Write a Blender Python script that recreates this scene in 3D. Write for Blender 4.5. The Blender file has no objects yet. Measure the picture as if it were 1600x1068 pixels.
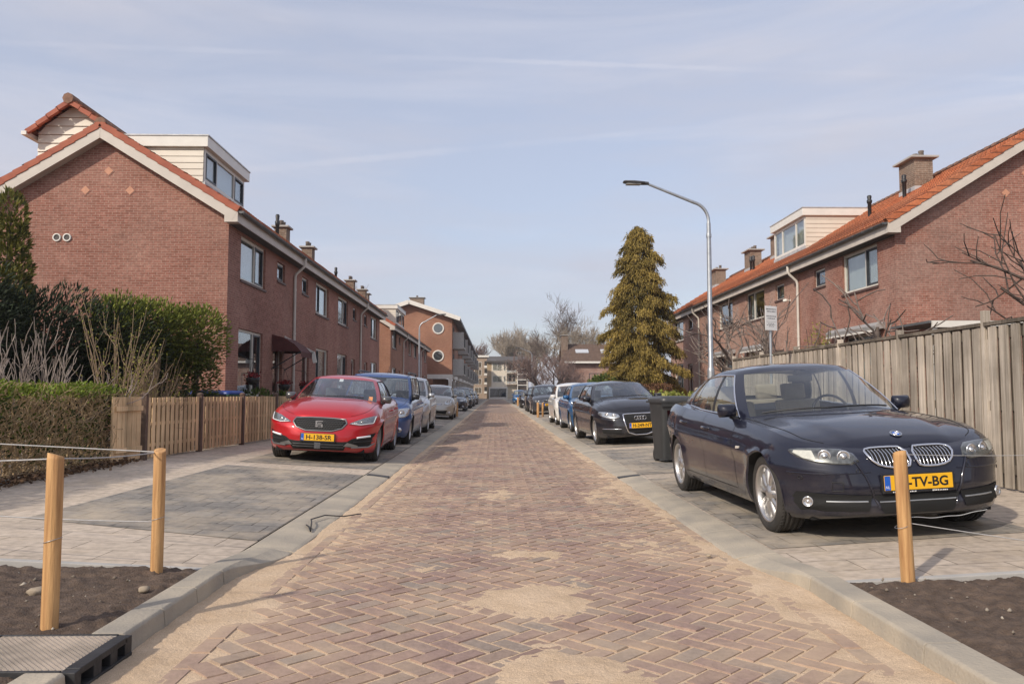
import bpy, bmesh, math, random
import numpy as np
from mathutils import Vector, Matrix
R = math.radians
random.seed(7); rng = np.random.default_rng(7)
S = bpy.context.scene
COL = S.collection

# ---------------------------------------------------------------- camera, sky, sun
cam = bpy.data.cameras.new('camera'); camo = bpy.data.objects.new('camera', cam); COL.objects.link(camo)
cam.sensor_width = 36.0; cam.lens = 1225/1600*36
camo.location = (0, 0, 1.2)
camo.rotation_euler = (R(90)+math.atan(80.5/1225.3), 0, -math.atan(26/1225))
cam.clip_start = 0.05; cam.clip_end = 5000
cam.dof.use_dof = False
S.camera = camo
S.view_settings.view_transform = 'Standard'; S.view_settings.look = 'None'
S.view_settings.exposure = 0.46; S.view_settings.gamma = 1.0
S.cycles.max_bounces = 6; S.cycles.diffuse_bounces = 3; S.cycles.glossy_bounces = 3
S.cycles.transparent_max_bounces = 12; S.cycles.caustics_reflective = False; S.cycles.caustics_refractive = False
SUN_EL = R(34); SUN_AZ = math.atan2(-.78, -.84)          # azimuth measured from +Y towards +X
W = bpy.data.worlds.new('World'); S.world = W; W.use_nodes = True
wt = W.node_tree; wt.nodes.clear()
def wn(t, **k):
    n = wt.nodes.new(t)
    for a, b in k.items(): setattr(n, a, b)
    return n
sky = wn('ShaderNodeTexSky', sky_type='NISHITA'); sky.sun_disc = False
sky.sun_elevation = SUN_EL; sky.sun_rotation = SUN_AZ % (2*math.pi)
sky.air_density = 1.0; sky.dust_density = 2.2; sky.ozone_density = 2.0
tc = wn('ShaderNodeTexCoord'); mp = wn('ShaderNodeMapping'); mp.inputs['Scale'].default_value = (1.1, 1.6, 6.0)
nz = wn('ShaderNodeTexNoise'); nz.inputs['Scale'].default_value = 1.7; nz.inputs['Detail'].default_value = 7; nz.inputs['Roughness'].default_value = .55
rp = wn('ShaderNodeMapRange'); rp.inputs[1].default_value = .38; rp.inputs[2].default_value = .68; rp.inputs[3].default_value = .62; rp.inputs[4].default_value = .95
L_ = wt.links.new
L_(tc.outputs['Generated'], mp.inputs[0]); L_(mp.outputs[0], nz.inputs['Vector']); L_(nz.outputs[0], rp.inputs[0])
n0 = wn('ShaderNodeTexNoise'); n0.inputs['Scale'].default_value = 1.3; n0.inputs['Detail'].default_value = 8; n0.inputs['Roughness'].default_value = .6; n0.inputs['Distortion'].default_value = .6
m0 = wn('ShaderNodeMapping'); m0.inputs['Scale'].default_value = (1.0, 2.2, 9.0); m0.inputs['Rotation'].default_value = (.25, .12, .4); L_(tc.outputs['Generated'], m0.inputs[0]); L_(m0.outputs[0], n0.inputs['Vector'])
r0 = wn('ShaderNodeMapRange'); r0.inputs[1].default_value = .5; r0.inputs[2].default_value = .78; r0.inputs[3].default_value = 0; r0.inputs[4].default_value = .42; L_(n0.outputs[0], r0.inputs[0])
last = r0.outputs[0]
def contrail(nvec, width, lo, hi, amt):
    global last
    d = wn('ShaderNodeVectorMath', operation='DOT_PRODUCT'); d.inputs[1].default_value = nvec
    L_(tc.outputs['Generated'], d.inputs[0])
    n2 = wn('ShaderNodeTexNoise'); n2.inputs['Scale'].default_value = 34; n2.inputs['Detail'].default_value = 3
    L_(tc.outputs['Generated'], n2.inputs['Vector'])
    a = wn('ShaderNodeMath', operation='ABSOLUTE'); L_(d.outputs['Value'], a.inputs[0])
    w = wn('ShaderNodeMath', operation='MULTIPLY'); w.inputs[1].default_value = width*2; L_(n2.outputs[0], w.inputs[0])
    q = wn('ShaderNodeMath', operation='DIVIDE'); L_(a.outputs[0], q.inputs[0]); L_(w.outputs[0], q.inputs[1])
    m = wn('ShaderNodeMapRange', interpolation_type='SMOOTHSTEP'); m.inputs[1].default_value = .3; m.inputs[2].default_value = 1.2
    m.inputs[3].default_value = amt; m.inputs[4].default_value = 0; L_(q.outputs[0], m.inputs[0])
    n3 = wn('ShaderNodeTexNoise'); n3.inputs['Scale'].default_value = 5; L_(tc.outputs['Generated'], n3.inputs['Vector'])
    mm = wn('ShaderNodeMapRange'); mm.inputs[1].default_value = .35; mm.inputs[2].default_value = .65; L_(n3.outputs[0], mm.inputs[0])
    m2 = wn('ShaderNodeMath', operation='MULTIPLY'); L_(m.outputs[0], m2.inputs[0]); L_(mm.outputs[0], m2.inputs[1])
    s = wn('ShaderNodeMath', operation='ADD'); L_(last, s.inputs[0]); L_(m2.outputs[0], s.inputs[1]); last = s.outputs[0]
def skydir(px, py):
    f = 1225.; p = math.atan(80.5/1225.3); y = math.atan(26/1225)
    fw = Vector((math.sin(y)*math.cos(p), math.cos(y)*math.cos(p), math.sin(p))); rt = fw.cross(Vector((0,0,1))).normalized(); up = rt.cross(fw)
    return (fw+rt*((px-800)/f)-up*((py-534)/f)).normalized()
contrail(skydir(500, 85).cross(skydir(1590, 124)).normalized(), .0035, 0, 1, .2)
contrail(skydir(390, 265).cross(skydir(1590, 152)).normalized(), .0045, 0, 1, .2)
pale = wn('ShaderNodeMixRGB'); pale.inputs[2].default_value = (2.9, 2.92, 3.36, 1)
L_(rp.outputs[0], pale.inputs[0]); L_(sky.outputs[0], pale.inputs[1])
wisp = wn('ShaderNodeMixRGB'); wisp.inputs[2].default_value = (3.9, 3.85, 4.2, 1); L_(last, wisp.inputs[0]); L_(pale.outputs[0], wisp.inputs[1])
bg = wn('ShaderNodeBackground'); bg.inputs[1].default_value = 0.15
wo = wn('ShaderNodeOutputWorld'); L_(wisp.outputs[0], bg.inputs[0]); L_(bg.outputs[0], wo.inputs[0])
sl = bpy.data.lights.new('sun', 'SUN'); sl.energy = 2.5; sl.angle = R(1.4); sl.color = (1, .90, .77)
so = bpy.data.objects.new('sun', sl); COL.objects.link(so)
so.rotation_euler = (R(90)-SUN_EL, 0, 0)
sdir = Vector((math.sin(SUN_AZ)*math.cos(SUN_EL), math.cos(SUN_AZ)*math.cos(SUN_EL), math.sin(SUN_EL)))
so.rotation_euler = sdir.to_track_quat('Z', 'Y').to_euler(); so.location = (-40, -45, 40)

# ---------------------------------------------------------------- mesh helpers
ORG = {}
class MB:
    def __init__(s): s.v = []; s.f = []; s.sm = []
    def add(s, vs, fs, smooth=False):
        o = len(s.v); s.v.extend([tuple(map(float, p)) for p in vs])
        for f in fs: s.f.append([i+o for i in f]); s.sm.append(smooth)
    def box(s, x0, x1, y0, y1, z0, z1):
        x0, x1 = min(x0, x1), max(x0, x1); y0, y1 = min(y0, y1), max(y0, y1); z0, z1 = min(z0, z1), max(z0, z1)
        s.hexa([(x0,y0,z0),(x1,y0,z0),(x1,y1,z0),(x0,y1,z0),(x0,y0,z1),(x1,y0,z1),(x1,y1,z1),(x0,y1,z1)])
    def hexa(s, p): s.add(p, [(3,2,1,0),(4,5,6,7),(0,1,5,4),(1,2,6,5),(2,3,7,6),(3,0,4,7)])
    def poly(s, pts): s.add(pts, [tuple(range(len(pts)))])
    def prism(s, pts, vec):
        n = len(pts); q = [tuple(a+b for a, b in zip(p, vec)) for p in pts]
        s.add(list(pts)+q, [tuple(range(n-1, -1, -1)), tuple(range(n, 2*n))]+[(i, (i+1) % n, (i+1) % n+n, i+n) for i in range(n)])
    def bar(s, a, b, w, h, up=(0,0,1)):
        a = Vector(a); b = Vector(b); d = (b-a).normalized(); u = Vector(up); r = d.cross(u)
        if r.length < 1e-4: r = d.cross(Vector((1,0,0)))
        r.normalize(); u = r.cross(d)
        P = []
        for q in (a, b):
            P += [q-r*w/2-u*h/2, q+r*w/2-u*h/2, q+r*w/2+u*h/2, q-r*w/2+u*h/2]
        s.add(P, [(3,2,1,0),(4,5,6,7),(0,1,5,4),(1,2,6,5),(2,3,7,6),(3,0,4,7)])
    def tube(s, pts, r, n=8, cap=True, smooth=True):
        pts = [Vector(p) for p in pts]; m = len(pts)
        rs = [r]*m if not hasattr(r, '__len__') else r
        t = (pts[1]-pts[0]).normalized(); u = t.cross(Vector((0,0,1)))
        if u.length < 1e-3: u = t.cross(Vector((1,0,0)))
        u.normalize(); vs = []
        for i, p in enumerate(pts):
            t2 = (pts[min(i+1, m-1)]-pts[max(i-1, 0)])
            if t2.length > 1e-9: t2.normalize()
            else: t2 = t
            u = (u-t2*u.dot(t2))
            if u.length < 1e-6: u = t2.orthogonal()
            u.normalize(); w = t2.cross(u); t = t2
            for k in range(n):
                a = 2*math.pi*k/n; vs.append(p+(u*math.cos(a)+w*math.sin(a))*rs[i])
        fs = [(i*n+k, i*n+(k+1) % n, (i+1)*n+(k+1) % n, (i+1)*n+k) for i in range(m-1) for k in range(n)]
        s.add(vs, fs, smooth)
        if cap:
            s.add(vs[:n], [tuple(range(n-1, -1, -1))]); s.add(vs[-n:], [tuple(range(n))])
    def lathe(s, prof, c=(0,0,0), n=24, axis='z', smooth=True):
        vs = []
        for (r, h) in prof:
            for k in range(n):
                a = 2*math.pi*k/n; x, y = r*math.cos(a), r*math.sin(a)
                p = (x, y, h) if axis == 'z' else ((x, h, -y) if axis == 'y' else (h, x, y))
                vs.append((p[0]+c[0], p[1]+c[1], p[2]+c[2]))
        m = len(prof)
        s.add(vs, [(i*n+k, i*n+(k+1) % n, (i+1)*n+(k+1) % n, (i+1)*n+k) for i in range(m-1) for k in range(n)], smooth)
    def grid(s, A, smooth=True, keep=None, flip=False):
        A = np.asarray(A, float); nu, nv = A.shape[:2]
        fs = []
        for i in range(nu-1):
            for j in range(nv-1):
                if keep is not None and not keep[i][j]: continue
                f = (i*nv+j, i*nv+j+1, (i+1)*nv+j+1, (i+1)*nv+j)
                fs.append(f[::-1] if flip else f)
        s.add(A.reshape(-1, 3), fs, smooth)
    def build(s, name, mat, parent=None, origin=None, bevel=0, seg=2, weld=False, clean=False):
        o = ORG.get(parent.name, (0,0,0)) if parent is not None else (origin or (0,0,0))
        me = bpy.data.meshes.new(name)
        me.from_pydata([(p[0]-o[0], p[1]-o[1], p[2]-o[2]) for p in s.v], [], s.f)
        me.polygons.foreach_set('use_smooth', s.sm)
        if bevel or weld or clean:
            bm = bmesh.new(); bm.from_mesh(me)
            if weld or clean: bmesh.ops.remove_doubles(bm, verts=bm.verts, dist=1e-4)
            if clean: bmesh.ops.delete(bm, geom=[v for v in bm.verts if not v.link_faces], context='VERTS')
            if clean: bmesh.ops.recalc_face_normals(bm, faces=bm.faces)
            if bevel:
                es = [e for e in bm.edges if len(e.link_faces) == 2 and e.calc_face_angle(0) > R(35)]
                bmesh.ops.bevel(bm, geom=es, offset=bevel, segments=seg, profile=.6, affect='EDGES', clamp_overlap=True)
            bm.to_mesh(me); bm.free()
        if mat is not None: me.materials.append(mat)
        return link(name, me, parent, origin)
def link(name, me, parent=None, origin=None):
    ob = bpy.data.objects.new(name, me); COL.objects.link(ob)
    if parent is not None:
        ob.parent = parent; ORG[ob.name] = ORG.get(parent.name, (0,0,0))
    elif origin is not None:
        ob.location = origin; ORG[ob.name] = tuple(origin)
    return ob
def tag(o, label=None, cat=None, group=None, kind=None):
    if label: o['label'] = label
    if cat: o['category'] = cat
    if group: o['group'] = group
    if kind: o['kind'] = kind
    return o
def thing(name, label, cat, loc=(0,0,0), rot=(0,0,0), group=None, world=True):
    o = bpy.data.objects.new(name, None); COL.objects.link(o); o.empty_display_size = .2
    o.location = loc; o.rotation_euler = rot; tag(o, label, cat, group)
    if world: ORG[o.name] = tuple(loc)
    return o
def struct(o): o['kind'] = 'structure'; return o
def npmesh(name, V, F, mat, parent=None, origin=None, smooth=False, tint=None):
    o = ORG.get(parent.name, (0,0,0)) if parent is not None else (origin or (0,0,0))
    V = np.asarray(V, np.float32)-np.asarray(o, np.float32); F = np.asarray(F, np.int32); k = F.shape[1]
    me = bpy.data.meshes.new(name)
    me.vertices.add(len(V)); me.vertices.foreach_set('co', V.ravel())
    me.loops.add(F.size); me.loops.foreach_set('vertex_index', F.ravel())
    me.polygons.add(len(F)); me.polygons.foreach_set('loop_start', np.arange(len(F), dtype=np.int32)*k)
    me.update(calc_edges=True)
    me.polygons.foreach_set('use_smooth', np.full(len(F), smooth))
    if tint is not None:
        a = me.attributes.new('tint', 'FLOAT', 'POINT'); a.data.foreach_set('value', np.asarray(tint, np.float32))
    if mat: me.materials.append(mat)
    return link(name, me, parent, origin)
def text_mesh(txt, size, font_ext=0.0008, bold=0.0):
    c = bpy.data.curves.new('txt', 'FONT'); c.body = txt; c.size = size; c.align_x = 'CENTER'; c.align_y = 'CENTER'; c.extrude = font_ext; c.offset = bold
    c.resolution_u = 3
    o = bpy.data.objects.new('txt', c); COL.objects.link(o)
    dg = bpy.context.evaluated_depsgraph_get(); dg.update()
    me = bpy.data.meshes.new_from_object(o.evaluated_get(dg)); bpy.data.objects.remove(o); bpy.data.curves.remove(c)
    return me
# value noise
_T = rng.random((256, 256))
def vnoise(x, y):
    x = np.asarray(x, float); y = np.asarray(y, float)
    xi = np.floor(x).astype(int); yi = np.floor(y).astype(int); fx = x-xi; fy = y-yi
    fx = fx*fx*(3-2*fx); fy = fy*fy*(3-2*fy)
    g = lambda a, b: _T[a % 256, b % 256]
    return (g(xi, yi)*(1-fx)+g(xi+1, yi)*fx)*(1-fy)+(g(xi, yi+1)*(1-fx)+g(xi+1, yi+1)*fx)*fy
def fbm(x, y, o=4):
    t = 0; a = .5; n = 0
    for k in range(o):
        t = t+a*vnoise(np.asarray(x)*2**k+17.3*k, np.asarray(y)*2**k+9.1*k); n += a; a *= .5
    return t/n

# ---------------------------------------------------------------- materials
MC = {}
def nmat(name):
    m = bpy.data.materials.new(name); m.use_nodes = True; nt = m.node_tree
    return m, nt, nt.nodes['Principled BSDF']
def nd(nt, t, **k):
    n = nt.nodes.new(t)
    for a, b in k.items():
        if a.startswith('i_'):
            kk = a[2:]; n.inputs[int(kk) if kk.isdigit() else kk].default_value = b
        else: setattr(n, a, b)
    return n
def c4(c): return (c[0], c[1], c[2], 1)
def simple(name, col, rough=.6, metal=0., var=.12, scale=6., bump=0., bscale=40., coat=0., spec=.5, col2=None, stretch=(1,1,1), emit=None, detail=5):
    if name in MC: return MC[name]
    m, nt, b = nmat(name); lk = nt.links.new
    b.inputs['Roughness'].default_value = rough; b.inputs['Metallic'].default_value = metal
    b.inputs['Specular IOR Level'].default_value = spec; b.inputs['Coat Weight'].default_value = coat; b.inputs['Coat Roughness'].default_value = .03
    tcn = nd(nt, 'ShaderNodeTexCoord'); mpn = nd(nt, 'ShaderNodeMapping', i_Scale=stretch); lk(tcn.outputs['Object'], mpn.inputs[0])
    if var > 0 or col2:
        n = nd(nt, 'ShaderNodeTexNoise', i_Scale=scale, i_Detail=detail); lk(mpn.outputs[0], n.inputs['Vector'])
        r = nd(nt, 'ShaderNodeMapRange', i_1=.3, i_2=.7); lk(n.outputs[0], r.inputs[0])
        mx = nd(nt, 'ShaderNodeMixRGB')
        c2 = col2 or tuple(min(1, x*(1+var)) for x in col); c1 = col if col2 else tuple(x*(1-var) for x in col)
        mx.inputs[1].default_value = c4(c1); mx.inputs[2].default_value = c4(c2); lk(r.outputs[0], mx.inputs[0]); lk(mx.outputs[0], b.inputs['Base Color'])
    else: b.inputs['Base Color'].default_value = c4(col)
    if bump > 0:
        n2 = nd(nt, 'ShaderNodeTexNoise', i_Scale=bscale, i_Detail=4); lk(mpn.outputs[0], n2.inputs['Vector'])
        bp = nd(nt, 'ShaderNodeBump', i_Strength=bump, i_Distance=.01); lk(n2.outputs[0], bp.inputs['Height']); lk(bp.outputs[0], b.inputs['Normal'])
    if emit: b.inputs['Emission Color'].default_value = c4(col); b.inputs['Emission Strength'].default_value = emit
    MC[name] = m; return m
def brickmat(name, c1, c2, mortar, bw=.215, bh=.0625, ms=.011, off=.5, wash=.25, washcol=(.62,.52,.46), vert=True, rough=.85, bumpd=.006, patch=None, axis=None, vs=1.):
    """brick bond laid by world position: along the wall and up it"""
    if name in MC: return MC[name]
    m, nt, b = nmat(name); lk = nt.links.new
    geo = nd(nt, 'ShaderNodeNewGeometry'); sp = nd(nt, 'ShaderNodeSeparateXYZ'); lk(geo.outputs['Position'], sp.inputs[0])
    cb = nd(nt, 'ShaderNodeCombineXYZ')
    if vert:
        sn = nd(nt, 'ShaderNodeSeparateXYZ'); lk(geo.outputs['True Normal'], sn.inputs[0])
        ab = nd(nt, 'ShaderNodeMath', operation='ABSOLUTE'); lk(sn.outputs[0], ab.inputs[0])
        gt = nd(nt, 'ShaderNodeMath', operation='GREATER_THAN', i_1=.6); lk(ab.outputs[0], gt.inputs[0])
        mxv = nd(nt, 'ShaderNodeMix'); mxv.data_type = 'FLOAT'
        lk(gt.outputs[0], mxv.inputs[0]); lk(sp.outputs[0], mxv.inputs[2]); lk(sp.outputs[1], mxv.inputs[3])
        lk(sp.outputs[1] if axis == 'y' else mxv.outputs[0], cb.inputs[0]); lk(sp.outputs[2], cb.inputs[1])
    else: lk(sp.outputs[0], cb.inputs[0]); lk(sp.outputs[1], cb.inputs[1])
    wob = nd(nt, 'ShaderNodeTexNoise', i_Scale=9., i_Detail=2); lk(geo.outputs['Position'], wob.inputs['Vector'])
    ws = nd(nt, 'ShaderNodeVectorMath', operation='SCALE'); ws.inputs['Scale'].default_value = .006; lk(wob.outputs['Color'], ws.inputs[0])
    av = nd(nt, 'ShaderNodeVectorMath', operation='ADD'); lk(cb.outputs[0], av.inputs[0]); lk(ws.outputs[0], av.inputs[1])
    br = nd(nt, 'ShaderNodeTexBrick', offset=off, squash=1.0)
    br.inputs['Scale'].default_value = 1; br.inputs['Mortar Size'].default_value = ms/2; br.inputs['Mortar Smooth'].default_value = .3
    br.inputs['Brick Width'].default_value = bw; br.inputs['Row Height'].default_value = bh; br.inputs['Bias'].default_value = 0
    br.inputs['Color1'].default_value = c4(c1); br.inputs['Color2'].default_value = c4(c2); br.inputs['Mortar'].default_value = c4(mortar)
    lk(av.outputs[0], br.inputs['Vector'])
    n = nd(nt, 'ShaderNodeTexNoise', i_Scale=.8, i_Detail=7, i_Roughness=.65); lk(geo.outputs['Position'], n.inputs['Vector'])
    r = nd(nt, 'ShaderNodeMapRange', i_1=.42, i_2=.72, i_3=0, i_4=wash); lk(n.outputs[0], r.inputs[0])
    mx = nd(nt, 'ShaderNodeMixRGB'); mx.inputs[2].default_value = c4(washcol); lk(r.outputs[0], mx.inputs[0]); lk(br.outputs['Color'], mx.inputs[1])
    n3 = nd(nt, 'ShaderNodeTexNoise', i_Scale=14., i_Detail=4); lk(geo.outputs['Position'], n3.inputs['Vector'])
    r3 = nd(nt, 'ShaderNodeMapRange', i_1=.3, i_2=.7, i_3=.8, i_4=1.18); lk(n3.outputs[0], r3.inputs[0])
    mu = nd(nt, 'ShaderNodeMixRGB', blend_type='MULTIPLY', i_0=1.); lk(mx.outputs[0], mu.inputs[1]); lk(r3.outputs[0], mu.inputs[2])
    nb = nd(nt, 'ShaderNodeTexNoise', i_Scale=.33, i_Detail=6, i_Roughness=.6); lk(geo.outputs['Position'], nb.inputs['Vector'])
    rb = nd(nt, 'ShaderNodeMapRange', i_1=.32, i_2=.68, i_3=.80, i_4=1.16); lk(nb.outputs[0], rb.inputs[0])
    mub = nd(nt, 'ShaderNodeMixRGB', blend_type='MULTIPLY', i_0=1.); lk(mu.outputs[0], mub.inputs[1]); lk(rb.outputs[0], mub.inputs[2])
    out = mub.outputs[0]
    if patch:
        pc, lo, hi, sc, amt = patch
        n4 = nd(nt, 'ShaderNodeTexNoise', i_Scale=sc, i_Detail=9, i_Roughness=.72); lk(geo.outputs['Position'], n4.inputs['Vector'])
        r4 = nd(nt, 'ShaderNodeMapRange', i_1=lo, i_2=hi, i_3=0, i_4=amt); lk(n4.outputs[0], r4.inputs[0])
        m4 = nd(nt, 'ShaderNodeMixRGB'); m4.inputs[2].default_value = c4(pc); lk(r4.outputs[0], m4.inputs[0]); lk(out, m4.inputs[1]); out = m4.outputs[0]
    lk(out, b.inputs['Base Color']); b.inputs['Roughness'].default_value = rough; b.inputs['Specular IOR Level'].default_value = .3
    inv = nd(nt, 'ShaderNodeMath', operation='SUBTRACT', i_0=1.); lk(br.outputs['Fac'], inv.inputs[1])
    ad = nd(nt, 'ShaderNodeMath', operation='MULTIPLY_ADD', i_1=.5); lk(n3.outputs[0], ad.inputs[0]); lk(inv.outputs[0], ad.inputs[2])
    bp = nd(nt, 'ShaderNodeBump', i_Strength=.6, i_Distance=bumpd); lk(ad.outputs[0], bp.inputs['Height']); lk(bp.outputs[0], b.inputs['Normal'])
    MC[name] = m; return m
def timber(name, c1, c2, pitch, rough=.85, knots=.5, x_axis=False):
    """boards: grain runs up the board, every board its own shade"""
    if name in MC: return MC[name]
    m, nt, b = nmat(name); lk = nt.links.new; geo = nd(nt, 'ShaderNodeNewGeometry')
    sp = nd(nt, 'ShaderNodeSeparateXYZ'); lk(geo.outputs['Position'], sp.inputs[0])
    dv = nd(nt, 'ShaderNodeMath', operation='DIVIDE', i_1=pitch); lk(sp.outputs[1], dv.inputs[0]); fl_ = nd(nt, 'ShaderNodeMath', operation='FLOOR'); lk(dv.outputs[0], fl_.inputs[0])
    wnz = nd(nt, 'ShaderNodeTexWhiteNoise', noise_dimensions='1D'); lk(fl_.outputs[0], wnz.inputs['W'])
    mpn = nd(nt, 'ShaderNodeMapping', i_Scale=(38, 38, 1.3)); lk(geo.outputs['Position'], mpn.inputs[0])
    off = nd(nt, 'ShaderNodeVectorMath', operation='MULTIPLY_ADD'); off.inputs[1].default_value = (30, 30, 30); lk(wnz.outputs['Color'], off.inputs[0]); lk(mpn.outputs[0], off.inputs[2])
    n = nd(nt, 'ShaderNodeTexNoise', i_Scale=1., i_Detail=6, i_Roughness=.65, i_Distortion=.8); lk(off.outputs[0], n.inputs['Vector'])
    r = nd(nt, 'ShaderNodeMapRange', i_1=.3, i_2=.7); lk(n.outputs[0], r.inputs[0])
    mx = nd(nt, 'ShaderNodeMixRGB'); mx.inputs[1].default_value = c4(c1); mx.inputs[2].default_value = c4(c2); lk(r.outputs[0], mx.inputs[0])
    rv = nd(nt, 'ShaderNodeMapRange', i_3=.72, i_4=1.22); lk(wnz.outputs['Value'], rv.inputs[0])
    mu = nd(nt, 'ShaderNodeMixRGB', blend_type='MULTIPLY', i_0=1.); lk(mx.outputs[0], mu.inputs[1]); lk(rv.outputs[0], mu.inputs[2])
    n2 = nd(nt, 'ShaderNodeTexNoise', i_Scale=2.2, i_Detail=5); lk(geo.outputs['Position'], n2.inputs['Vector']); r2 = nd(nt, 'ShaderNodeMapRange', i_1=.35, i_2=.65, i_3=.78, i_4=1.12); lk(n2.outputs[0], r2.inputs[0])
    mu2 = nd(nt, 'ShaderNodeMixRGB', blend_type='MULTIPLY', i_0=1.); lk(mu.outputs[0], mu2.inputs[1]); lk(r2.outputs[0], mu2.inputs[2])
    lk(mu2.outputs[0], b.inputs['Base Color']); b.inputs['Roughness'].default_value = rough; b.inputs['Specular IOR Level'].default_value = .25
    bp = nd(nt, 'ShaderNodeBump', i_Strength=.6, i_Distance=.006); lk(n.outputs[0], bp.inputs['Height']); lk(bp.outputs[0], b.inputs['Normal'])
    MC[name] = m; return m
def tintmat(name, ca, cb_, rough=.7, trans=0., spec=.3, noise=None):
    """colour between two tones by each leaf's (or stone's) own tint"""
    if name in MC: return MC[name]
    m, nt, b = nmat(name); lk = nt.links.new
    a = nd(nt, 'ShaderNodeAttribute', attribute_name='tint')
    mx = nd(nt, 'ShaderNodeMixRGB'); mx.inputs[1].default_value = c4(ca); mx.inputs[2].default_value = c4(cb_)
    lk(a.outputs['Fac'], mx.inputs[0]); lk(mx.outputs[0], b.inputs['Base Color'])
    b.inputs['Roughness'].default_value = rough; b.inputs['Specular IOR Level'].default_value = spec
    if trans:
        tr = nd(nt, 'ShaderNodeBsdfTranslucent'); lk(mx.outputs[0], tr.inputs[0]); ms = nd(nt, 'ShaderNodeMixShader', i_0=trans)
        lk(b.outputs[0], ms.inputs[1]); lk(tr.outputs[0], ms.inputs[2]); lk(ms.outputs[0], nt.nodes['Material Output'].inputs[0])
    MC[name] = m; return m
def glass(name, tint=(.75,.8,.8), fr=.1, see=.8, dark=(.02,.025,.03), rough=.015):
    if name in MC: return MC[name]
    m, nt, b = nmat(name); lk = nt.links.new
    tr = nd(nt, 'ShaderNodeBsdfTransparent'); tr.inputs[0].default_value = c4(tint)
    df = nd(nt, 'ShaderNodeBsdfDiffuse'); df.inputs[0].default_value = c4(dark)
    m1 = nd(nt, 'ShaderNodeMixShader', i_0=see); lk(df.outputs[0], m1.inputs[1]); lk(tr.outputs[0], m1.inputs[2])
    gl = nd(nt, 'ShaderNodeBsdfGlossy'); gl.inputs['Roughness'].default_value = rough; gl.inputs[0].default_value = (.95,.97,1,1)
    lw = nd(nt, 'ShaderNodeLayerWeight', i_Blend=.5); pw = nd(nt, 'ShaderNodeMath', operation='POWER', i_1=4.); lk(lw.outputs['Facing'], pw.inputs[0])
    ad = nd(nt, 'ShaderNodeMath', operation='MULTIPLY_ADD', i_1=.9, i_2=fr+.03, use_clamp=True); lk(pw.outputs[0], ad.inputs[0])
    m2 = nd(nt, 'ShaderNodeMixShader'); lk(ad.outputs[0], m2.inputs[0]); lk(m1.outputs[0], m2.inputs[1]); lk(gl.outputs[0], m2.inputs[2])
    lk(m2.outputs[0], nt.nodes['Material Output'].inputs[0]); MC[name] = m; return m
def paint(name, col, metal=.35, flake=.08, rough=.32, dust=.08, spec=.15):
    if name in MC: return MC[name]
    m = simple(name, col, rough=rough, metal=metal, var=0, coat=1.0, spec=spec)
    nt = m.node_tree; lk = nt.links.new; b = nt.nodes['Principled BSDF']
    tcn = nd(nt, 'ShaderNodeTexCoord'); n = nd(nt, 'ShaderNodeTexNoise', i_Scale=7., i_Detail=8, i_Roughness=.7); lk(tcn.outputs['Object'], n.inputs['Vector'])
    sp = nd(nt, 'ShaderNodeSeparateXYZ'); lk(tcn.outputs['Object'], sp.inputs[0])
    r1 = nd(nt, 'ShaderNodeMapRange', i_1=.15, i_2=.55, i_3=.22, i_4=.0); lk(sp.outputs[2], r1.inputs[0])
    r2 = nd(nt, 'ShaderNodeMapRange', i_1=.35, i_2=.75, i_3=0, i_4=1.); lk(n.outputs[0], r2.inputs[0])
    mu = nd(nt, 'ShaderNodeMath', operation='MULTIPLY_ADD', i_2=dust); lk(r1.outputs[0], mu.inputs[0]); lk(r2.outputs[0], mu.inputs[1])
    mx = nd(nt, 'ShaderNodeMixRGB'); mx.inputs[1].default_value = c4(col); mx.inputs[2].default_value = (.3,.27,.23,1)
    lk(mu.outputs[0], mx.inputs[0]); lk(mx.outputs[0], b.inputs['Base Color'])
    r3 = nd(nt, 'ShaderNodeMapRange', i_1=0, i_2=.5, i_3=.02, i_4=.3); lk(mu.outputs[0], r3.inputs[0]); lk(r3.outputs[0], b.inputs['Coat Roughness'])
    return m
M_white = simple('white_paint', (.74,.71,.65), .45, var=.05, scale=3)
M_frame = simple('cream_frame', (.72,.68,.6), .45, var=.04)
M_dkframe = simple('dark_frame', (.03,.033,.04), .4, var=.05)
M_black = simple('black_plastic', (.018,.018,.02), .45, var=.1)
M_gap = simple('panel_gap', (.006,.006,.006), .8, var=0)
M_galv = simple('galvanised_steel', (.42,.44,.46), .42, .75, var=.12, scale=12)
M_zinc = simple('zinc', (.35,.36,.37), .5, .4, var=.15, scale=5)
M_conc = simple('concrete', (.37,.36,.34), .85, var=.14, scale=4, bump=.25, bscale=60, col2=(.45,.43,.4))
M_pane = glass('window_pane', (.86,.9,.9), .07, .93)
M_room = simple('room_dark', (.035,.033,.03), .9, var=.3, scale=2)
M_curt = simple('curtain', (.8,.8,.79), .9, var=.08, scale=3, stretch=(8,8,.6))
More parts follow.
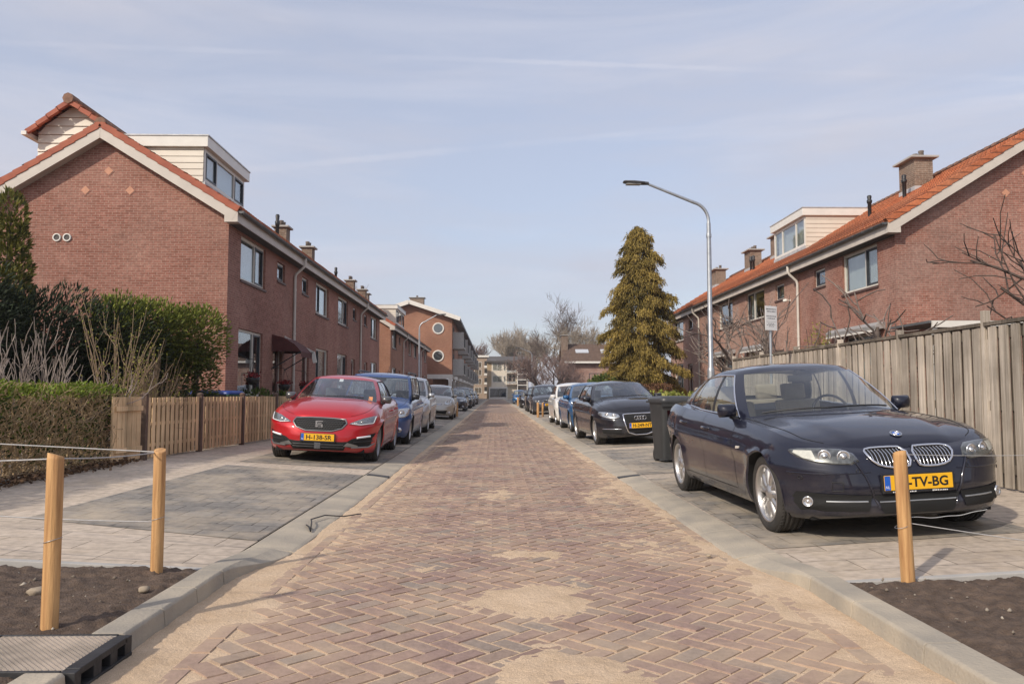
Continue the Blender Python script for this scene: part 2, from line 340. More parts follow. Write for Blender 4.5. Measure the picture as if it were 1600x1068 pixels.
# ---------------------------------------------------------------- ground
AL, AR = 1.84, 2.03
def zg(x):
    a = abs(x); a0 = AL if x < 0 else AR
    if a < a0: return 0.0
    if a < a0+2.1: return .05+.05*(a-a0)
    return min(.155+.02*(a-a0-2.1), .2)
def roadmat():
    m, nt, b = nmat('clinker_paving'); lk = nt.links.new
    a = nd(nt, 'ShaderNodeAttribute', attribute_name='tint')
    cr = nd(nt, 'ShaderNodeValToRGB'); e = cr.color_ramp.elements
    e[0].position = 0; e[0].color = (.20,.13,.118,1); e[1].position = 1; e[1].color = (.25,.175,.145,1)
    for p, c in ((.3,(.255,.168,.152)),(.5,(.23,.155,.146)),(.7,(.28,.185,.162)),(.86,(.22,.19,.172))):
        q = e.new(p); q.color = c4(c)
    lk(a.outputs['Fac'], cr.inputs[0])
    geo = nd(nt, 'ShaderNodeNewGeometry')
    n0 = nd(nt, 'ShaderNodeTexNoise', i_Scale=34., i_Detail=8, i_Roughness=.78); lk(geo.outputs['Position'], n0.inputs['Vector'])
    r0 = nd(nt, 'ShaderNodeMapRange', i_1=.3, i_2=.7, i_3=.62, i_4=1.36); lk(n0.outputs[0], r0.inputs[0])
    mu = nd(nt, 'ShaderNodeMixRGB', blend_type='MULTIPLY', i_0=1.); lk(cr.outputs[0], mu.inputs[1]); lk(r0.outputs[0], mu.inputs[2])
    # dry sand dust lying on the bricks, thicker towards the gutters
    sp = nd(nt, 'ShaderNodeSeparateXYZ'); lk(geo.outputs['Position'], sp.inputs[0])
    sx = nd(nt, 'ShaderNodeMath', operation='ADD', i_1=-.1); lk(sp.outputs[0], sx.inputs[0])
    ax = nd(nt, 'ShaderNodeMath', operation='ABSOLUTE'); lk(sx.outputs[0], ax.inputs[0])
    ed = nd(nt, 'ShaderNodeMapRange', i_1=.7, i_2=1.7, i_3=-.03, i_4=.12); lk(ax.outputs[0], ed.inputs[0])
    n1 = nd(nt, 'ShaderNodeTexNoise', i_Scale=1.5, i_Detail=9, i_Roughness=.68); lk(geo.outputs['Position'], n1.inputs['Vector'])
    ad = nd(nt, 'ShaderNodeMath', operation='ADD'); lk(n1.outputs[0], ad.inputs[0]); lk(ed.outputs[0], ad.inputs[1])
    r1 = nd(nt, 'ShaderNodeMapRange', i_1=.40, i_2=.76, i_3=.17, i_4=.85); lk(ad.outputs[0], r1.inputs[0])
    mx = nd(nt, 'ShaderNodeMixRGB'); mx.inputs[2].default_value = (.54,.40,.27,1); lk(r1.outputs[0], mx.inputs[0]); lk(mu.outputs[0], mx.inputs[1])
    lk(mx.outputs[0], b.inputs['Base Color']); b.inputs['Roughness'].default_value = .8; b.inputs['Specular IOR Level'].default_value = .3
    n2 = nd(nt, 'ShaderNodeTexNoise', i_Scale=70., i_Detail=4); lk(geo.outputs['Position'], n2.inputs['Vector'])
    bp = nd(nt, 'ShaderNodeBump', i_Strength=.5, i_Distance=.004); lk(n2.outputs[0], bp.inputs['Height']); lk(bp.outputs[0], b.inputs['Normal'])
    return m
def sandmat():
    m, nt, b = nmat('sand'); lk = nt.links.new
    geo = nd(nt, 'ShaderNodeNewGeometry')
    n = nd(nt, 'ShaderNodeTexNoise', i_Scale=3., i_Detail=9, i_Roughness=.7); lk(geo.outputs['Position'], n.inputs['Vector'])
    r = nd(nt, 'ShaderNodeMapRange', i_1=.35, i_2=.7); lk(n.outputs[0], r.inputs[0])
    mx = nd(nt, 'ShaderNodeMixRGB'); mx.inputs[1].default_value = (.55,.405,.27,1); mx.inputs[2].default_value = (.69,.53,.375,1); lk(r.outputs[0], mx.inputs[0])
    v = nd(nt, 'ShaderNodeTexNoise', i_Scale=260., i_Detail=2); lk(geo.outputs['Position'], v.inputs['Vector'])
    r2 = nd(nt, 'ShaderNodeMapRange', i_1=.3, i_2=.7, i_3=.7, i_4=1.2); lk(v.outputs[0], r2.inputs[0])
    mu = nd(nt, 'ShaderNodeMixRGB', blend_type='MULTIPLY', i_0=1.); lk(mx.outputs[0], mu.inputs[1]); lk(r2.outputs[0], mu.inputs[2])
    lk(mu.outputs[0], b.inputs['Base Color']); b.inputs['Roughness'].default_value = .95; b.inputs['Specular IOR Level'].default_value = .15
    n2 = nd(nt, 'ShaderNodeTexNoise', i_Scale=45., i_Detail=5, i_Roughness=.7); lk(geo.outputs['Position'], n2.inputs['Vector'])
    bp = nd(nt, 'ShaderNodeBump', i_Strength=.9, i_Distance=.012); lk(n2.outputs[0], bp.inputs['Height']); lk(bp.outputs[0], b.inputs['Normal'])
    return m
M_sand = sandmat(); M_road = roadmat()
M_earth = simple('bare_earth', (.075,.057,.043), .95, var=0, col2=(.14,.11,.085), scale=2.5, bump=.6, bscale=30)
mb = MB(); mb.box(-400, 400, -60, 500, -.5, -.06); struct(mb.build('ground', simple('far_ground', (.13,.12,.09), .95, var=.3, scale=.05)))
# road bed of sand, the clinkers standing in it in herringbone bond
mb = MB(); mb.poly([(-1.86,-3,.0045),(2.05,-3,.0045),(2.05,168,.0045),(-1.86,168,.0045)]); struct(mb.build('road_bed', M_sand))
def bricks():
    Wd = .1045; L2 = math.sqrt(.5); V = []; F = []; T = []
    V2 = []; F2 = []; T2 = []
    n = int(170/(Wd*L2))
    for d in range(int(1.0/(Wd*L2)), n):           # d = y-x, s = x+y
        for s in range(-26, 28):
            if (d+s) % 2: continue
            x = (s-d)//2; y = (s+d)//2; k = (x-y) % 4
            if k == 0: a0, a1, b0, b1 = x, x+2, y, y+1
            elif k == 3: a0, a1, b0, b1 = x, x+1, y, y+2
            else: continue
            cx = (a0+a1)/2*Wd; cy = (b0+b1)/2*Wd
            X = (cx+cy)*L2+.12; Y = (cy-cx)*L2
            if not (-1.26 < X < 1.58): continue
            near = Y < 48
            g = .0045+.002*random.random(); h = [(a0*Wd+g, b0*Wd+g), (a1*Wd-g, b0*Wd+g), (a1*Wd-g, b1*Wd-g), (a0*Wd+g, b1*Wd-g)]
            ww = lambda p: ((p[0]+p[1])*L2+.12, (p[1]-p[0])*L2)
            t = random.random(); z = .0095+random.gauss(0, .0013); tx, ty = random.gauss(0, .012), random.gauss(0, .012)
            if near:
                o = len(V); c = .0045; rot = random.gauss(0, .012)
                for ins, zz in ((0, None), (c, 1)):
                    for (p, q), (sx, sy) in zip(h, ((1,1),(-1,1),(-1,-1),(1,-1))):
                        dx, dy = p-cx, q-cy; jit = random.gauss(0, .0012)
                        p2 = cx+dx-dy*rot+sx*ins+jit; q2 = cy+dy+dx*rot+sy*ins+jit
                        u, v = ww((p2, q2)); V.append((u, v, -.012 if zz is None else z+tx*(u-X)+ty*(v-Y))); T.append(t)
                F += [(o+4,o+5,o+6,o+7)]+[(o+i, o+(i+1) % 4, o+4+(i+1) % 4, o+4+i) for i in range(4)]
            else:
                o = len(V); 
                for p in h: u, v = ww(p); V.append((u, v, .009)); T.append(t)
                F.append((o, o+1, o+2, o+3))
    for xe in (-1.36, 1.68):                          # one row of bricks laid lengthwise along each gutter
        y = 1.0
        while y < 120:
            o = len(V); t = random.random(); z = .009+random.gauss(0, .0015)
            for ins, zz in ((0, -.012), (.0045, z)):
                for (u, v) in ((-.046,.005),(.046,.005),(.046,.205),(-.046,.205)):
                    sx = 1 if u < 0 else -1; sy = 1 if v < .1 else -1
                    V.append((xe+u+sx*ins, y+v+sy*ins, zz)); T.append(t)
            F += [(o+4,o+5,o+6,o+7)]+[(o+i, o+(i+1) % 4, o+4+(i+1) % 4, o+4+i) for i in range(4)]
            y += .21
    V = np.array(V); F = np.array(F)
    # faces must point up
    a, b_, c = V[F[:,0]], V[F[:,1]], V[F[:,2]]; nz_ = np.cross(b_-a, c-a)[:,2]
    F[nz_ < 0] = F[nz_ < 0][:, ::-1]
    struct(npmesh('road', V, F, M_road, tint=T))
bricks()
def sandsheet():
    ys = [1.2]
    while ys[-1] < 60: ys.append(ys[-1]+max(.016, ys[-1]*.0052))
    ys = np.array(ys); xs = np.arange(-1.70, 1.935, .022)
    X, Y = np.meshgrid(xs, ys); A = np.abs(X-.1)
    f = fbm(X*1.7+3, Y*1.1+5, 5); f2 = fbm(X*7, Y*7, 4); f3 = fbm(X*30, Y*30, 3)
    thr = np.interp(A, [0, .8, 1.2, 1.36, 1.5, 1.9], [.80, .77, .77, .75, .57, .26])
    thr = thr+((fbm(Y*.5+40, X*0+2, 2)-.5)*.25+(fbm(Y*2.1+11, X*1.3+5, 3)-.5)*.45)*(A > .9)
    for (bx, by, rx, ry, am) in ((.28,4.62,.42,.42,.5),(.33,3.46,.36,.34,.55),(.25,5.9,.28,.3,.33),(-.12,7.6,.22,.5,.28),(.05,9.5,.22,.6,.24),(1.35,6.3,.4,.5,.18),(-1.25,4.5,.22,.6,.10),(1.35,9.3,.3,1.2,.17),(-1.15,8.6,.3,1.5,.15),(-.45,5.4,.2,.25,.16),(.75,3.9,.25,.3,.12),(.1,13.5,.5,1.6,.16)):
        thr = thr-am*np.exp(-((X-bx)/rx)**2-((Y-by)/ry)**2)
    h = (f*.48+f2*.34+f3*.18-thr)
    Z = np.clip(.0105+h*.035, -.004, .022)+(f3-.5)*.004*(h > -.1)
    side = np.where(X < 0, -1.50, 1.72); nb = Y > np.where(X < 0, 5.9, 5.7)
    Z = np.where((np.abs(X) > np.abs(side)+.02) & nb, -.004, Z)
    nu, nv = X.shape; I = np.arange(nu*nv).reshape(nu, nv)
    F = np.stack([I[:-1,:-1], I[:-1,1:], I[1:,1:], I[1:,:-1]], -1).reshape(-1, 4)
    zf = Z.ravel()[F].max(1); F = F[zf > -.001]
    tag(npmesh('loose_sand', np.stack([X, Y, Z], -1).reshape(-1, 3), F, M_sand, smooth=True), kind='structure')
sandsheet()
# drive-over kerbs along the bays
mb = MB()
def kerbrun(s, y0, y1, pts, step=1.0):
    y = y0; 
    while y < y1-.05:
        e = min(y+step, y1)-.006
        mb.prism([(s*x, y, z) for x, z in pts], (0, e-y, 0)); y += step
kerbrun(-1, 6.0, 165, [(1.5,-.1),(1.5,.012),(1.53,.022),(1.70,.045),(1.835,.056),(1.835,-.1)])
kerbrun(1, 5.7, 165, [(1.72,-.1),(1.72,.012),(1.75,.022),(1.90,.045),(2.03,.056),(2.03,-.1)])
# raised kerbs along the beds, with the stone that drops to the drive-over kerb
def raised(s, xi, xo, ys, h=.105):
    for a, b in zip(ys[:-1], ys[1:]):
        b -= .006
        mb.prism([(s*xi, a, -.1), (s*(xi+.022), a, h-.012), (s*(xi+.035), a, h), (s*xo, a, h), (s*xo, a, -.1)], (0, b-a, 0))
raised(-1, 1.67, 1.85, [3.71, 4.13, 4.57, 5.0]); raised(-1, 1.67, 1.85, [-1.5, -.5, .5, 1.5, 2.5, 3.21])
raised(1, 1.87, 2.06, [-1.5, -.5, .5, 1.5, 2.5, 3.5, 4.2, 4.75])
def drop(s, xi, xo, xi2, xo2, y0, y1, h=.105):
    n = 8; A = []
    for i in range(n+1):
        t = i/n; e = t*t*(3-2*t); y = y0+(y1-y0)*t
        a = xi+(xi2-xi)*e; b = xo+(xo2-xo)*e; hh = h+(.05-h)*e; lo = hh-.012+(.014-hh+.012)*e
        A.append([(s*a, y, -.05), (s*(a+.02), y, lo), (s*(a+.035+.14*e), y, hh-.003*e), (s*b, y, hh+.006*e), (s*b, y, -.05)])
    mb.grid(A, smooth=False, flip=(s > 0))
    mb.poly(A[0]); mb.poly(A[-1])
drop(-1, 1.67, 1.85, 1.5, 1.835, 5.0, 5.994); drop(1, 1.87, 2.06, 1.72, 2.03, 4.75, 5.694)
ko = mb.build('kerb', simple('kerb_concrete', (.30,.27,.225), .88, var=0, scale=2.6, col2=(.47,.405,.31), bump=.5, bscale=55, detail=10), bevel=.006, clean=True); struct(ko)
# pavement of slabs and the darker parking bays
M_slab = brickmat('pavement_slabs', (.46,.385,.31), (.54,.455,.37), (.13,.105,.08), bw=.6, bh=.3, ms=.008, vert=False, wash=.35, washcol=(.5,.42,.32), bumpd=.004, patch=((.5,.385,.25), .52, .72, .9, .55))
M_bay = brickmat('bay_pavers', (.18,.168,.155), (.255,.237,.215), (.05,.046,.042), bw=.3, bh=.3, ms=.014, vert=False, wash=.45, washcol=(.27,.25,.215), bumpd=.004, patch=((.52,.43,.32), .42, .70, 1.2, .9))
def sheet(name, m, s, xs, y0, y1, dz=0., skew=0.):
    mb = MB(); A = []
    for x in xs: A.append([(s*x, y0+skew*(x-xs[0])/(xs[-1]-xs[0]), zg(s*x)+dz), (s*x, y1+skew*(x-xs[0])/(xs[-1]-xs[0]), zg(s*x)+dz)])
    mb.grid(A, smooth=False, flip=(s > 0)); return struct(mb.build(name, m))
sheet('pavement', M_slab, -1, [AL+.014, AL+2.1, 5.5], 5.25, 165); sheet('pavement', M_slab, 1, [AR+.001, AR+2.1, 5.55], 4.8, 165)
y = 6.25
while y < 150:
    sheet('parking_bay', M_bay, -1, [AL+.02, AL+2.1], y, y+4.95, .004, .5 if y < 7 else .25); y += 5.75
y = 5.85
while y < 150:
    sheet('parking_bay', M_bay, 1, [AR+.02, AR+2.1], y, y+4.75, .004, .1); y += 5.3
M_soil = simple('planting_soil', (.065,.044,.032), .98, var=0, col2=(.135,.094,.068), scale=14, bump=1.0, bscale=90, detail=10)
for s, x0, x1, y0, y1 in ((-1, 1.852, 6.5, -1.5, 5.25), (1, 2.062, 6.5, -1.5, 4.8)):
    xs = np.linspace(x0, x1, 200); ysn = np.concatenate([np.linspace(y0, 2.2, 30)[:-1], np.linspace(2.2, y1, 170)])
    X, Y = np.meshgrid(xs, ysn)
    Z = .085+.012*np.clip(X-x0, 0, 4)+(fbm(X*4, Y*4, 4)-.5)*.05+(fbm(X*26, Y*26, 4)-.5)*.045-.02*np.exp(-((X-x0)/.06)**2)
    Z = np.where(Y > y1-.1, Z-.03, Z)
    nu, nv = X.shape; I = np.arange(nu*nv).reshape(nu, nv)
    F = np.stack([I[:-1,:-1], I[:-1,1:], I[1:,1:], I[1:,:-1]], -1).reshape(-1, 4)
    if s < 0: F = F[:, ::-1]
    struct(npmesh('soil_bed', np.stack([s*X, Y, Z], -1).reshape(-1, 3), F, M_soil, smooth=True))
    # low concrete edging between bed and pavement
    mb = MB()
    for xa, xb in ((x0, 3.9), (3.9, 6.5)):
        mb.hexa([(s*p, q, r) for r in (-.05,) for p, q in ((xa,y1-.02),(xb,y1-.02),(xb,y1+.04),(xa,y1+.04))]+[(s*p, q, max(zg(s*p), .05)+.006) for p, q in ((xa,y1-.02),(xb,y1-.02),(xb,y1+.04),(xa,y1+.04))])
    struct(mb.build('bed_edging', M_conc, bevel=.006))
def pebbles(n, area, zf, r0, r1, name, m, kind='stuff'):
    V = []; F = []; T = []
    base = [(1,0,0),(-1,0,0),(0,1,0),(0,-1,0),(0,0,1),(0,0,-1)]; fs = [(0,2,4),(2,1,4),(1,3,4),(3,0,4),(2,0,5),(1,2,5),(3,1,5),(0,3,5)]
    for i in range(n):
        x = random.uniform(*area[:2]); y = random.uniform(*area[2:]); r = r0+(r1-r0)*random.random()**3
        o = len(V); t = random.random(); sc = [r*random.uniform(.6,1.3) for _ in range(3)]; a = random.random()*6.28
        for p in base:
            X, Y = p[0]*sc[0], p[1]*sc[1]
            V.append((x+X*math.cos(a)-Y*math.sin(a), y+X*math.sin(a)+Y*math.cos(a), zf(x, y)+p[2]*sc[2]*.7+sc[2]*.3)); T.append(t)
        F += [tuple(k+o for k in f) for f in fs]
    return tag(npmesh(name, V, F, m, tint=T, smooth=True), kind=kind)
M_peb = tintmat('pebble_tones', (.13,.10,.075), (.45,.40,.33), .9)
tag(pebbles(500, (-5, -1.95, 2, 5.2), lambda x, y: .09, .004, .02, 'pebbles', M_peb), 'small stones and clods scattered in the left planting bed', 'stones')
tag(pebbles(450, (2.15, 6, 2, 4.75), lambda x, y: .09, .004, .018, 'pebbles', M_peb), 'small stones and clods scattered in the right planting bed', 'stones')
for s in (-1, 1):
    mb = MB(); x0 = 5.5 if s < 0 else 5.551
    mb.grid([[(s*x0, 5.0, .2), (s*x0, 170, .2)], [(s*60, 5.0, .2), (s*60, 170, .2)]], smooth=False, flip=(s > 0)); struct(mb.build('garden_soil', M_earth))
    mb = MB(); mb.box(s*x0, s*(x0+.06), 5.3, 165, 0, .23); struct(mb.build('garden_edging', M_conc))
# storm drain let into the left kerb
g = thing('kerb_drain', 'cast iron kerb gully with chequered lid and three mouths, in the left kerb', 'drain', (-1.95, 3.42, .0))
M_iron = simple('cast_iron', (.055,.055,.058), .6, .6, var=.25, scale=9, bump=.3)
mb = MB()
mb.box(-1.66, -1.72, 3.215, 3.265, -.02, .1); mb.box(-1.66, -1.72, 3.640, 3.705, -.02, .1)
for a in (3.365, 3.505): mb.box(-1.66, -1.72, a, a+.065, .015, .08)
mb.box(-1.66, -1.72, 3.255, 3.660, .078, .105); mb.box(-1.655, -1.72, 3.220, 3.700, -.02, .028)
mb.box(-2.24, -1.72, 3.215, 3.230, 0, .105); mb.box(-2.24, -1.72, 3.690, 3.705, 0, .105); mb.box(-2.26, -2.24, 3.215, 3.705, 0, .105)
mb.build('frame', M_iron, g, bevel=.004)
mb = MB(); mb.box(-1.75, -1.745, 3.255, 3.660, -.02, .09); mb.build('gully_mouth', M_gap, g)
mb = MB(); mb.box(-2.238, -1.722, 3.232, 3.688, .07, .1)
for i in range(38):
    for j in range(34):
        x = -2.23+i*.0133; yy = 3.236+j*.0131
        if (i+j) % 2: mb.prism([(x, yy, .1), (x+.011, yy+.003, .1), (x+.012, yy+.009, .1), (x+.002, yy+.007, .1)], (0, 0, .0045))
mb.build('lid', simple('worn_iron', (.42,.36,.30), .7, .0, var=.3, scale=6), g)
for s, xx, yy, n in ((-1, 1.505, 11.15, 'left'), (1, 1.725, 11.0, 'right')):
    mb = MB(); mb.prism([(s*xx, yy, .0), (s*xx, yy, .03), (s*(xx+.30), yy, .065), (s*(xx+.30), yy, .0)], (0, .16, 0))
    tag(mb.build('kerb_insert', simple('dark_rubber', (.05,.05,.052), .7, var=.2), origin=(s*xx, yy, 0), bevel=.004), 'short dark rubber insert across the %s drive-over kerb' % n, 'kerb insert')
# ---------------------------------------------------------------- houses
M_brL = brickmat('brick_red', (.245,.095,.067), (.33,.145,.108), (.42,.30,.24), wash=.35, washcol=(.44,.28,.22))
M_brR = brickmat('brick_brown', (.27,.108,.077), (.365,.165,.122), (.42,.31,.25), wash=.42, washcol=(.44,.33,.28))
M_brR2 = brickmat('brick_pale_brown', (.34,.175,.125), (.43,.245,.185), (.46,.36,.30), wash=.5, washcol=(.50,.38,.32))
M_brO = brickmat('brick_orange', (.275,.112,.066), (.34,.15,.092), (.34,.26,.2), wash=.15, washcol=(.45,.28,.18))
M_brY = brickmat('brick_yellow', (.44,.30,.16), (.52,.37,.21), (.45,.38,.28), wash=.2)
M_brD = brickmat('brick_chimney', (.155,.095,.065), (.22,.145,.10), (.36,.32,.27), wash=.3, washcol=(.4,.36,.3))
M_tile = brickmat('roof_tiles_red', (.44,.125,.052), (.57,.19,.085), (.17,.055,.03), bw=.205, bh=.184, ms=.034, off=0, wash=.55, washcol=(.30,.15,.09), axis='y', bumpd=.02)  # dark joint lines paint in the course shadows along with mossy tile edges
M_tileb = simple('ridge_tiles_weathered', (.16,.09,.065), .85, var=0, col2=(.30,.16,.10), scale=9, bump=.4)
M_vtile = simple('verge_tiles_red', (.30,.075,.04), .7, var=0, col2=(.42,.12,.06), scale=3, bump=.25, bscale=25, detail=8)
M_barge = simple('barge_board', (.58,.52,.455), .55, var=.08, scale=2)
M_siding = simple('white_cladding', (.68,.62,.52), .5, var=.05, scale=2)
M_gut = simple('gutter_grey', (.12,.125,.13), .5, .2, var=.2, scale=4)
M_pipe = simple('downpipe_pvc', (.62,.58,.52), .5, var=.1, scale=3)
M_lead = simple('lead_flashing', (.5,.5,.5), .6, .2, var=.2)
M_sill = simple('sill_tiles', (.10,.055,.045), .6, var=.15)
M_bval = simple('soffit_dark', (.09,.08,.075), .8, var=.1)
M_door = simple('brown_door', (.10,.038,.03), .45, var=.1, scale=4, stretch=(6,6,1))
M_dia = simple('terracotta_diamond', (.55,.27,.17), .7, var=.15)
M_pot = simple('chimney_pot', (.16,.13,.11), .8, var=.25, scale=8)
def window(par, s, Xf, y0, y1, z0, z1, div=(.62,), dep=.07, fr=.08, curt=.5, darksash=None, sill=True, flip=False, midbar=None, name='window', fmat=None, trans=None, flat=False, rm=.3):
    """s: +1 when the facade looks to +X. depth goes into the house"""
    fm = fmat or M_frame
    if trans is None: P = lambda d, y, z: (Xf-s*d, y, z)
    else: P = trans
    def bx(mb, d0, d1, ya, yb, za, zb):
        p0 = P(d0, ya, za); p1 = P(d1, yb, zb); mb.box(p0[0], p1[0], p0[1], p1[1], za, zb)
    w = MB(); g = .003
    bx(w, dep, dep+.07, y0+g, y0+fr, z0+g, z1-g); bx(w, dep, dep+.07, y1-fr, y1-g, z0+g, z1-g)
    bx(w, dep, dep+.07, y0+fr, y1-fr, z0+g, z0+fr); bx(w, dep, dep+.07, y0+fr, y1-fr, z1-fr, z1-g)
    ds = [1-d for d in div[::-1]] if flip else list(div)
    ym = [y0+(y1-y0)*d for d in ds]; cuts = [y0+fr]+ym+[y1-fr]
    for q in ym: bx(w, dep, dep+.07, q-.03, q+.03, z0+fr, z1-fr)
    fo = w.build(name, fm, par)
    if flat: fo = par
    k = 0
    for a, b in zip(cuts[:-1], cuts[1:]):
        a2 = a+(.03 if a != cuts[0] else 0); b2 = b-(.03 if b != cuts[-1] else 0)
        sash = darksash is not None and ((len(cuts)-2-k) if flip else k) in darksash
        if sash:
            t = MB()
            for q in ((a2+g, a2+.05, z0+fr, z1-fr), (b2-.05, b2-g, z0+fr, z1-fr)): bx(t, dep-.012, dep+.05, *q)
            bx(t, dep-.012, dep+.05, a2+.05, b2-.05, z0+fr+g, z0+fr+.05); bx(t, dep-.012, dep+.05, a2+.05, b2-.05, z1-fr-.05, z1-fr-g)
            if midbar: bx(t, dep-.012, dep+.05, a2+.05, b2-.05, z0+(z1-z0)*midbar-.025, z0+(z1-z0)*midbar+.025)
            t.build('sash', M_dkframe, fo); a2 += .05; b2 -= .05
        t = MB(); bx(t, dep+.03, dep+.04, a2, b2, z0+fr, z1-fr); t.build('pane', M_pane, fo)
        k += 1
    if curt:
        t = MB(); n = 24
        for (a, b) in (((y0, y0+(y1-y0)*curt),) if curt < .99 else ((y0, y1),)):
            if flip and curt < .99: a, b = y1-(b-a), y1
            row = [[P(dep+.16+.012*math.sin(i*1.7), a+(b-a)*i/n, zz) for zz in (z0, z1)] for i in range(n+1)]
            t.grid(row)
        t.build('curtain', M_curt, fo)
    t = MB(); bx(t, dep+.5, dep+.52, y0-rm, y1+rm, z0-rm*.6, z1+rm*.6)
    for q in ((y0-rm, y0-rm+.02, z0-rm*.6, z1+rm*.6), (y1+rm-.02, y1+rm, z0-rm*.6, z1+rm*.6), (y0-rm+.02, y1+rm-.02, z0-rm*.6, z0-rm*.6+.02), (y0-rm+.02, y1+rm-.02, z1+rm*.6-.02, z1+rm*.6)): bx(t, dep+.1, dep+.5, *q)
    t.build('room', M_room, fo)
    if sill:
        t = MB(); bx(t, -.04, dep, y0-.04, y1+.04, z0-.065, z0); t.build('sill', M_sill, fo)
    return fo
def facade(mb, P, ys, zs, opens, dep=.09):
    """front wall cut by its openings, with reveals"""
    yc = sorted({ys[0], ys[1]} | {o[0] for o in opens} | {o[1] for o in opens}); zc = sorted({zs[0], zs[1]} | {o[2] for o in opens} | {o[3] for o in opens})
    for a, b in zip(yc[:-1], yc[1:]):
        for c, d in zip(zc[:-1], zc[1:]):
            m = ((a+b)/2, (c+d)/2)
            if any(o[0] < m[0] < o[1] and o[2] < m[1] < o[3] for o in opens): continue
            mb.poly([P(0,a,c), P(0,b,c), P(0,b,d), P(0,a,d)])
    for (a, b, c, d) in opens:
        for q in (((a,c),(b,c)),((b,c),(b,d)),((b,d),(a,d)),((a,d),(a,c))):
            mb.poly([P(0,*q[0]), P(dep+.1,*q[0]), P(dep+.1,*q[1]), P(0,*q[1])])
def tiled_slope(mb, p00, p01, p10, tile=.205, course=.33, amp=.042, res=6):
    """p00 eave start, p01 eave end, p10 ridge start; real pantile waves and stepped courses"""
    p00, p01, p10 = map(Vector, (p00, p01, p10)); u = p01-p00; v = p10-p00; n = u.cross(v).normalized()
    if n.z < 0: n = -n
    Lu, Lv = u.length, v.length; nu = max(2, int(Lu/tile*res)); nc = int(Lv/course)+1
    tt = np.linspace(0, Lu, nu+1); w = amp*np.abs(np.sin(np.pi*tt/tile))**.7+ .004*np.sin(tt*3)
    A = []
    for c in range(nc):
        for s_, h in ((0, .045), (1, .004)):
            d = min((c+s_)*course, Lv)
            j = random.gauss(0, .002)
            A.append([p00+u*(t/Lu)+v*(d/Lv)+n*(h+j+ww) for t, ww in zip(tt, w)])
    B = [[p00+u*(t/Lu)-n*.03 for t in tt]]+A
    mb.grid([[tuple(p) for p in r] for r in B], smooth=True)
def chimney(par, x0, x1, y0, y1, zb, zt, pots=3, ov=.13):
    t = MB(); t.box(x0, x1, y0, y1, zb, zt); ch = t.build('chimney', M_brD, par)
    t = MB(); t.box(x0-ov-.02, x1+ov+.02, y0-ov, y1+ov, zt, zt+.07); t.build('cap', M_conc, ch, bevel=.015)
    cx = (x0+x1)/2
    for i in range(pots):
        yy = y0+.12+(y1-y0-.24)*(i/(max(1, pots-1))); t = MB()
        t.lathe([(.0,.09),(.085,.09),(.075,.2),(.085,.22),(.085,.27),(.06,.27),(.055,.1)], (cx, yy, zt), 12); t.build('pot', M_pot, ch)
    t = MB(); t.box(x0-.05, x1+.05, y0-.05, y1+.05, zb, zb+.28) if False else t.box(x0-.02, x1+.02, y0-.02, y1+.02, zb-.3, zb+.12); t.build('flashing', M_lead, ch)
    return ch
def fluepipe(par, x, y, zb, h=.55):
    t = MB(); t.lathe([(.06,-.2),(.06,h*.55),(.075,h*.57),(.09,h*.72),(.07,h*.75),(.06,h*.78),(.075,h*.95),(.05,h),(0,h)], (x, y, zb), 12); t.build('flue_pipe', M_black, par)
